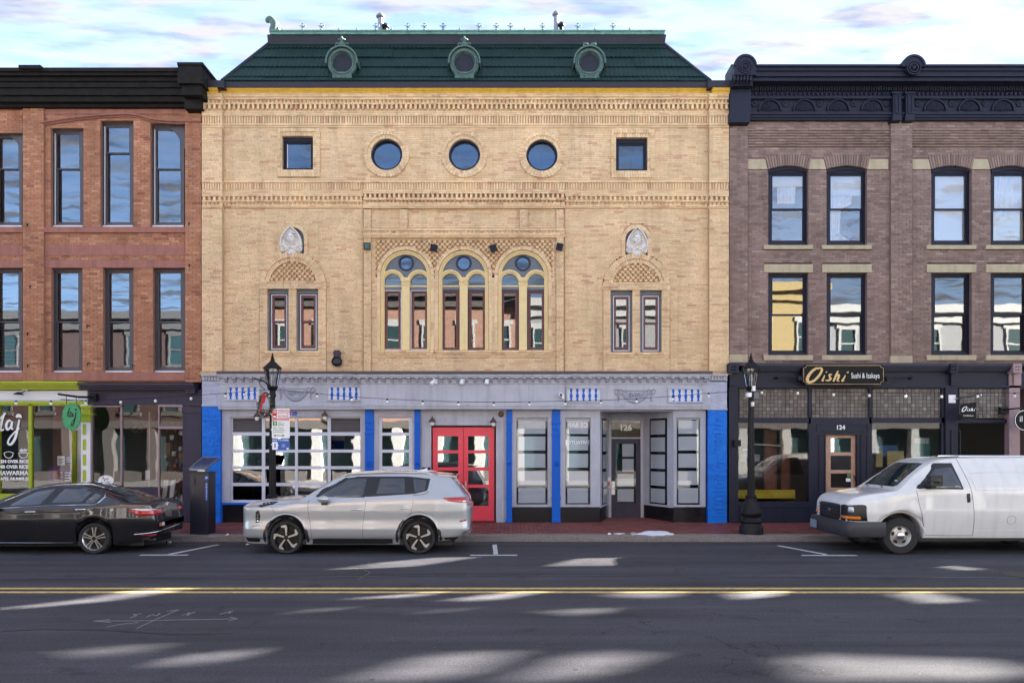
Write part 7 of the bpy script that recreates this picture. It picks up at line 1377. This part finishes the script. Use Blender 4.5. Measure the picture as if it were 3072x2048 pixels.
# added unseen screen past the right edge, its gaps shaping road sun patches
mat('light_screen', (.25, .22, .2), .9); 
for n_, c_ in (('patch_dimmer', .72), ('patch_dimmer_bright', .97)):  # see-through panes added only to dim the sun patches
    m_ = bpy.data.materials.new(n_); m_.use_nodes = True; t_ = m_.node_tree; t_.nodes.clear(); a_ = N('ShaderNodeBsdfTransparent', t_); a_.inputs[0].default_value = (c_, c_, c_, 1); Lk(a_.outputs[0], N('ShaderNodeOutputMaterial', t_).inputs[0], t_); MATS[n_] = m_
K = 2352 / 3072
tz = math.tan(SUN_EL) / math.cos(SUN_AZ); tx = math.tan(SUN_AZ)
PAT = [([(800, 1568), (1010, 1500), (1190, 1500), (1040, 1568)], 0), ([(1180, 1568), (1330, 1498), (1510, 1508), (1350, 1568)], 0), ([(1813, 1505), (2230, 1520), (2352, 1545), (2352, 1568), (1900, 1568)], 0), ([(135, 1493), (330, 1482), (360, 1486), (240, 1515)], 0), ([(395, 1532), (450, 1507), (540, 1493), (570, 1498), (455, 1532)], 1), ([(615, 1416), (760, 1396), (840, 1392), (700, 1411)], 0), ([(905, 1417), (1060, 1396), (1120, 1392), (1000, 1411)], 0), ([(740, 1311), (870, 1292), (1000, 1280), (1110, 1279), (940, 1304)], 0), ([(1245, 1302), (1330, 1282), (1545, 1279), (1490, 1300)], 0), ([(1765, 1301), (1830, 1287), (1970, 1285), (2020, 1302)], 0), ([(740, 1381), (850, 1371), (1020, 1358), (950, 1374)], 1), ([(1010, 1381), (1150, 1362), (1265, 1359), (1130, 1382)], 1), ([(1385, 1365), (1440, 1360), (1560, 1360), (1545, 1376), (1440, 1374)], 0), ([(1680, 1362), (1800, 1358), (1780, 1373), (1720, 1379)], 1), ([(2050, 1363), (2120, 1360), (2240, 1386), (2150, 1388)], 0), ([(0, 1398), (200, 1376), (330, 1353), (430, 1353), (230, 1384), (0, 1404)], 1), ([(1220, 1402), (1420, 1398), (1360, 1418), (1300, 1412)], 0), ([(2120, 1296), (2160, 1297), (2280, 1310), (2230, 1311)], 0)]
holes = []; gl_ = []
for pts, br in PAT:
    q = []
    for a, b in pts: gx, gy = G(a / K, b / K); q.append((gx - gy * tx, -gy * tz))
    holes.append(q); gl_.append((q, br))
sw_ = thing('sun_patch_screen', 'unseen screen added beyond the right picture edge to shape road sun patches', 'wall', (35, 0, 0))
plate('wall', [(X(RX1) + .02, 0), (95, 0), (95, 15.5), (X(RX1) + .02, 15.5)], holes, .02, .12, 'light_screen', sw_)  # added screen: blocks the sun except through the cut gaps
for q, br in gl_: MB().prism(q, .06, .066).obj('dimmer_pane', 'patch_dimmer_bright' if br else 'patch_dimmer', sw_)
MB().box(-60, X(LX0) - .02, 0, 12, 0, 12.5).obj('neighbour', 'brick_opp', None); o = bpy.data.objects['neighbour']; o.name = 'neighbour_building'; tag(o, 'plain brick neighbour building beyond the left picture edge', 'building')
# ---------------------------------------------------------------- street furniture
YL = -2.75
def street_lamp(px, lab):
    x_ = (px - CX) * (CAM_D + YL) / FOC; t = thing('street_lamp', lab, 'street lamp', (x_, YL, .15), 0, 'black lantern lamp posts'); Zl = lambda py: Z(py, YL) - .15
    MB().lathe(0, 0, [(.28, 0), (.28, .16), (.25, .2), (.24, .26), (.27, .30), (.22, .36), (.20, .40), (.245, .46), (.25, .52), (.2, .60), (.15, .72), (.125, .86), (.135, .90), (.10, .94)], 28).obj('base', 'iron', t, 40, local=True)
    sh = MB(); n = 24; rings = []
    for r_, z_ in ((.088, .94), (.082, 1.6), (.066, 3.0), (.062, 3.28)): rings.append([(r_ * (1 if k % 2 else .86) * math.cos(k * math.pi / 12), r_ * (1 if k % 2 else .86) * math.sin(k * math.pi / 12), z_) for k in range(n)])
    v = [p for q in rings for p in q]; sh.add(v, [(i * n + k, i * n + (k + 1) % n, (i + 1) * n + (k + 1) % n, (i + 1) * n + k) for i in range(3) for k in range(n)]); so = sh.obj('shaft', 'iron', t, 0, local=True)
    z0 = Zl(1160); z1 = Zl(1106); zt = Zl(1058)
    MB().lathe(0, 0, [(.062, 3.26), (.09, 3.30), (.075, 3.36), (.07, z0 - .10), (.11, z0 - .06), (.12, z0 - .02), (.10, z0)], 20).obj('collar', 'iron', t, 40, local=True)
    lg = MB(); n = 8; rb, rt_ = .115, .195
    for k in range(n): a = k * math.pi / 4 + .39; lg.tube([(rb * math.cos(a), rb * math.sin(a), z0), (rt_ * math.cos(a), rt_ * math.sin(a), z1)], .009, 6)
    lg.tube([(rt_ * math.cos(k * math.pi / 4 + .39), rt_ * math.sin(k * math.pi / 4 + .39), z1) for k in range(8)], .012, 6, closed=True); lg.tube([(rb * math.cos(k * math.pi / 4 + .39), rb * math.sin(k * math.pi / 4 + .39), z0) for k in range(8)], .012, 6, closed=True); lo = lg.obj('lantern_cage', 'iron', t, local=True)
    MB().lathe(0, 0, [(rb * .95, z0 + .005), (rt_ * .95, z1 - .005)], 8, cap=False).obj('lantern_glass', 'glass_lantern', lo, local=True); MB().lathe(0, 0, [(.03, z0), (.03, z0 + .14), (.04, z0 + .15), (.035, z0 + .28), (.01, z0 + .31)], 12).obj('lamp_bulb', 'lamp_glass', lo, 50, local=True)
    MB().lathe(0, 0, [(rt_ + .02, z1 - .01), (rt_ + .025, z1 + .02), (.12, z1 + .12), (.05, z1 + .19), (.055, z1 + .22), (.03, z1 + .25), (.04, z1 + .28), (.015, z1 + .30), (.022, z1 + .33), (.004, zt)], 16).obj('lantern_roof', 'iron', t, 30, local=True)
    return t, x_
glassmat('glass_lantern', .12, (.85, .86, .86))
l1, lx1 = street_lamp(817.5, 'black lantern street lamp carrying parking signs behind the silver SUV'); l2, lx2 = street_lamp(2253, 'black lantern street lamp in front of the dark sushi shop window')
# wreath on the first lamp
mat('fir', (.03, .06, .025), .7, var=.4, scale=40); mat('ribbon', (.40, .008, .015), .5); mat('bauble', (.55, .42, .15), .25, .6)
D1 = CAM_D + YL - .12; wxp = lambda px: (px - CX) * D1 / FOC; wzp = lambda py: CAM_H - (py - HY) * D1 / FOC
t = thing('wreath', 'Christmas wreath with red bow hung on the street lamp', 'wreath', (wxp(797), YL - .12, wzp(1213))); W_ = MB(); rx, rz_ = .155, .255
for i in range(1500):
    a = random.uniform(0, 6.283); rr_ = random.gauss(0, .03); p = Vector(((rx + rr_) * math.cos(a), random.gauss(0, .03), (rz_ + rr_) * math.sin(a))); d = Vector((random.gauss(0, 1), random.gauss(0, 1), random.gauss(0, 1))).normalized() * .05; s_ = d.orthogonal().normalized() * .006
    W_.add([p - s_, p + s_, p + d], [(0, 1, 2)])
W_.obj('fir_ring', 'fir', t, local=True, kind='stuff')
for i in range(16): a = i * .39; MB().ball((rx * math.cos(a) + random.gauss(0, .02), -.06, rz_ * math.sin(a) + random.gauss(0, .02)), random.choice((.014, .018, .026)), 8).obj('bauble', random.choice(('bauble', 'ribbon', 'mug_white')), t, 60, local=True)
bw = MB(); 
for pts in ([(-.06, .20), (-.02, .27), (.02, .2), (-.02, .17)], [(.0, .2), (.06, .26), (.08, .19), (.02, .16)], [(-.07, .17), (-.02, .19), (-.05, -.02), (-.06, -.18), (-.11, -.16)], [(-.02, .18), (.03, .18), (.0, .02), (-.04, .02)]): bw.prism(pts, -.10, -.08)
bw.ball((-.01, -.10, .19), .035, 8); bw.obj('bow', 'ribbon', t, local=True)
t = MB().tube([(lx1 - .02, YL, wzp(1171)), (lx1 - .06, YL, wzp(1168)), (lx1 - .13, YL - .02, wzp(1150)), (lx1 - .20, YL - .03, wzp(1142)), (lx1 - .38, YL - .05, wzp(1136)), (lx1 - .42, YL - .05, wzp(1135))], .016, 8).tube([(lx1 - .06 + .05 * math.cos(a) * (1 - i / 20), YL, wzp(1158) + .05 * math.sin(a) * (1 - i / 20)) for i, a in enumerate([k * .5 for k in range(16)])], .009, 6).tube([(lx1 - .28, YL - .04, wzp(1140)), (lx1 - .30, YL - .04, wzp(1150)), (lx1 - .24, YL - .04, wzp(1160)), (lx1 - .16, YL - .04, wzp(1168))], .009, 6).obj('banner_bracket', 'iron'); tag(t, 'black scrolled iron bracket arm left of lamp with wreath', 'bracket')
# signs on the first lamp
YSg = YL - .12; sX = lambda px: (px - CX) * (CAM_D + YSg) / FOC; sZ = lambda py: CAM_H - (py - HY) * (CAM_D + YSg) / FOC
def sign(name, lab, a, b, c_, d, base):
    t = thing(name, lab, 'sign', ((sX(a) + sX(b)) / 2, YSg, sZ(d))); m_ = MB(); r_ = .02; x0, x1, z0, z1 = sX(a), sX(b), sZ(d), sZ(c_); pts = []
    for cx_, cz_, a0 in ((x1 - r_, z1 - r_, 0), (x0 + r_, z1 - r_, 90), (x0 + r_, z0 + r_, 180), (x1 - r_, z0 + r_, 270)): pts += [(cx_ + r_ * math.cos(R(a0 + k * 30)), cz_ + r_ * math.sin(R(a0 + k * 30))) for k in range(4)]
    m_.prism(pts, YSg, YSg + .006); m_.obj('sign_plate', base, t); MB().box(x0 - .02, x0 + .10, YSg + .006, YL, (z0 + z1) / 2 - .02, (z0 + z1) / 2 + .02).obj('clamp', 'steel', t); return t
def sbox(t, a, b, c_, d, m_, o=.002): MB().box(sX(a), sX(b), YSg - o, YSg + .001, sZ(d), sZ(c_)).obj('print', m_, t)
def stx(t, s_, px, py, size, m_, al='LEFT', **k): text(s_, size, .0008, 'lettering', m_, t, (sX(px), YSg - .004, sZ(py)), align=al, **k)
t = sign('snow_route_sign', 'white and red snow route sign, topmost on the lamp post', 815.5, 869, 1225, 1261, 'sign_white'); sbox(t, 817, 830.5, 1227, 1255, 'sign_red'); sbox(t, 817, 867.5, 1256, 1259.5, 'sign_red')
for s_, px, py, sz in (('EMERGENCY', 833, 1231, .062), ('SNOW ROUTE', 833, 1237.5, .058), ('No Parking', 834, 1247, .052), ('When Declared', 833, 1252.5, .045)): stx(t, s_, px, py, sz, 'sign_red')
mb = MB().arc(sX(824), sZ(1234), .030, .040, 0, 6.283, 18, YSg - .005, YSg - .002); mb.prism([(sX(824) - .028, sZ(1234) + .02), (sX(824) - .02, sZ(1234) + .028), (sX(824) + .028, sZ(1234) - .02), (sX(824) + .02, sZ(1234) - .028)], YSg - .0055, YSg - .002); mb.obj('no_parking_symbol', 'sign_white', t); sbox(t, 819, 829, 1247, 1252, 'sign_white', .004); stx(t, '*', 861, 1245, .09, 'sign_red')
t = sign('parking_sign', 'white three hour parking sign with green numeral, middle on lamp post', 815.5, 869, 1262, 1314, 'sign_white'); sbox(t, 818.5, 831, 1263, 1276.5, 'sign_green'); text('3', .105, .001, 'lettering', 'sign_white', t, (sX(825), YSg - .004, sZ(1270)), bold=.002)
for s_, px, py, sz in (('hour', 834, 1266, .045), ('metered', 834, 1270.5, .045), ('parking', 834, 1275, .045), ('8am - 9pm', 820, 1283, .055), ('Except Sunday', 820, 1289.5, .047), ('and Holidays', 820, 1295.5, .047)): stx(t, s_, px, py, sz, 'sign_green')
MB().prism([(sX(820), sZ(1306)), (sX(827), sZ(1302.5)), (sX(827), sZ(1305)), (sX(847), sZ(1305)), (sX(847), sZ(1302.5)), (sX(855), sZ(1306)), (sX(847), sZ(1309.5)), (sX(847), sZ(1307)), (sX(827), sZ(1307)), (sX(827), sZ(1309.5))], YSg - .003, YSg).obj('double_arrow', 'sign_green', t)
t = sign('pay_sign', 'blue pay to park sign, lowest on the lamp post', 815.5, 868, 1315.5, 1350, 'sign_blue'); stx(t, 'PAY TO PARK', 842, 1320, .062, 'sign_white', 'CENTER', bold=.001); sbox(t, 817, 833, 1325, 1348, 'sign_white'); sbox(t, 823, 827, 1330, 1342, 'sign_blue', .004); sbox(t, 845, 855, 1331, 1341, 'plate_blue', .004)
MB().lathe(sX(833), 0, [(.02, YSg - .005), (.02, YSg)], 14, 'y', sZ(1335)).obj('print', 'sign_white', t); sbox(t, 860, 866, 1343, 1348, 'sign_white', .004)
# pay station
YP_ = -2.72; Dp = CAM_D + YP_ - .2; pX = lambda px: (px - CX) * Dp / FOC; pZ = lambda py: CAM_H - (py - HY) * Dp / FOC
mat('meter_body', (.018, .018, .03), .35); mat('solar', (.012, .018, .07), .12, coat=1.); mat('solar_line', (.25, .27, .32), .4)
t = thing('parking_pay_station', 'dark parking pay station with solar panel on the pavement', 'pay station', ((pX(570) + pX(631)) / 2, YP_, .15)); x0, x1 = pX(570), pX(626); y0, y1 = YP_ - .2, YP_ + .2; z1 = pZ(1418)
MB().box(x0, x1 - .02, y0, y1, .14, z1).box(x1 - .10, x1, y0 - .02, y1 + .01, .14, z1 - .01).obj('cabinet', 'meter_body', t); MB().box(x0 - .012, x1 + .012, y0 - .03, y1 + .03, z1, z1 + .03).obj('cap', 'trim_black', t); MB().lathe((x0 + x1) / 2 - .02, YP_, [(.10, z1 + .03), (.10, z1 + .07), (.17, z1 + .10)], 16).obj('panel_mount', 'alloy', t)
A = [(pX(566), y0 + .02, pZ(1406)), (pX(614), y0 + .02, pZ(1408)), (pX(640), y1 - .02, pZ(1376) + .02), (pX(588), y1 - .02, pZ(1374) + .02)]
pm = MB(); pm.add(A + [(a, b, c - .03) for a, b, c in A], [(0, 1, 2, 3), (7, 6, 5, 4), (0, 4, 5, 1), (1, 5, 6, 2), (2, 6, 7, 3), (3, 7, 4, 0)]); po = pm.obj('solar_panel', 'solar', t); V_ = [Vector(p) for p in A]; ln = MB()
for i in range(1, 9): k = i / 9; ln.tube([V_[0].lerp(V_[1], k) + Vector((0, -.002, .003)), V_[3].lerp(V_[2], k) + Vector((0, -.002, .003))], .0025, 4)
ln.tube([v + Vector((0, 0, .004)) for v in V_], .008, 5, closed=True); ln.obj('panel_grid', 'solar_line', po)
MB().box(x0 + .10, x0 + .13, y0 - .012, y0, pZ(1452), pZ(1433)).obj('slot', 'trim_black', t); bx = pX(621); MB().lathe(bx, 0, [(.05, y0 - .028), (.05, y0 - .02)], 20, 'y', pZ(1433)).obj('badge', 'sign_blue', t); text('P', .075, .001, 'badge_letter', 'sign_white', t, (bx, y0 - .031, pZ(1433)), bold=.002); MB().box(bx - .025, bx + .025, y0 - .026, y0 - .02, pZ(1501), pZ(1447)).obj('label_strip', 'sign_blue', t)
for i, c_ in enumerate('PAYHERE'): text(c_, .05, .001, 'strip_letter', 'sign_white', t, (bx, y0 - .028, pZ(1452 + i * 7.2)))
# litter can
cx_, cy_ = G(506, 1630); t = thing('drink_can', 'crushed drink can lying in the gutter by the black sedan', 'can', (cx_, cy_, 0)); MB().lathe(-.07, 0, [(.025, 0), (.033, .01), (.033, .12), (.025, .13)], 14, 'x', .034).obj('can_body', 'alloy', t, 50, local=True); MB().lathe(-.055, 0, [(.034, 0), (.034, .04)], 14, 'x', .034).obj('can_print', 'trim_black', t, 50, local=True)
for i, (px, py, lab) in enumerate(((683, 1605, 'white paper cup lying on the pavement near pay station'), (743, 1634, 'scrap of white paper on the road by the SUV front'), (1828, 1603, 'pale green paper scrap standing on the kerb'))):
    x_, y_ = G(px, py, .15 if i != 1 else 0); o = MB().add([(-.04, -.03, .004), (.05, -.02, .02), (.04, .03, .006), (-.03, .04, .03), (0, 0, .05 if i != 1 else .02)], [(0, 1, 4), (1, 2, 4), (2, 3, 4), (3, 0, 4), (3, 2, 1, 0)]).obj('litter', 'sign_white'); o.location = (x_, y_, .15 if i != 1 else 0); tag(o, lab, 'litter')
# festoon lights strung between the lamp posts and along the shopfronts
def festoon(pts, bulbs, lab, y):
    D = CAM_D + y; P = lambda px, py: ((px - CX) * D / FOC, y, CAM_H - (py - HY) * D / FOC); t = thing('festoon_lights', lab, 'string lights', P(*pts[len(pts) // 2]), 0, 'festoon strings over the pavement'); MB().tube([P(a, b) for a, b in spl(pts, 4)], .006, 5).obj('wire', 'iron', t)
    for a, b in bulbs: x_, y_, z_ = P(a, b); bo = MB().lathe(x_, y_, [(.02, z_ + .005), (.024, z_ - .03), (.018, z_ - .04)], 8).obj('socket', 'iron', t); MB().lathe(x_, y_, [(.016, z_ - .038), (.032, z_ - .065), (.034, z_ - .085), (.018, z_ - .11), (.004, z_ - .115)], 10).obj('bulb', 'lamp_glass', bo, 60)
festoon([(823, 1168), (951, 1180), (1055, 1190), (1162, 1196), (1268, 1201), (1375, 1204.5), (1481.5, 1205.5), (1588, 1204.5), (1696, 1202.5), (1803, 1200), (1910, 1195), (2018, 1188), (2126, 1179), (2247, 1170)], [(951, 1180), (1055, 1190), (1162, 1196), (1268, 1201), (1375, 1204.5), (1481.5, 1205.5), (1588, 1204.5), (1696, 1202.5), (1803, 1200), (1910, 1195), (2018, 1188), (2126, 1178.5)], 'string of small bulbs slung across the lavender fascia between two lamps', YL)
festoon([(-60, 1200), (48, 1201), (153, 1201), (257, 1200), (362, 1197), (466, 1193), (573, 1186), (676, 1179), (733, 1174), (812, 1168)], [(48, 1201), (153, 1201), (257, 1200), (362, 1197), (466, 1193), (573, 1186), (676, 1179), (733, 1174)], 'string of small bulbs running left from lamp with wreath', YL)
festoon([(2258, 1166), (2285, 1168), (2393, 1170), (2501, 1174), (2608, 1177), (2716, 1179), (2825, 1180), (2933, 1179), (3044, 1178), (3130, 1176)], [(2285, 1168), (2393, 1170), (2501, 1174), (2608, 1177), (2716, 1179), (2825, 1180), (2933, 1179), (3044, 1178)], 'string of small bulbs running right from lamp by sushi shop', YL)
D = CAM_D + YL; t = thing('lamp_post_camera', 'grey camera box and white fittings clamped to right lamp post', 'camera', (lx2, YL - .1, Z(1180, YL)))
for a, b, c_, d, m_ in ((-.02, .05, .0, .12, 'white_plastic'), (.02, .13, -.18, -.04, 'grey_trim'), (-.14, -.04, -.14, -.04, 'white_plastic'), (-.02, .02, -.36, -.26, 'sign_white')): MB().box(a, b, -.08, .06, c_ + .05, d + .05).obj('fitting', m_, t, local=True)
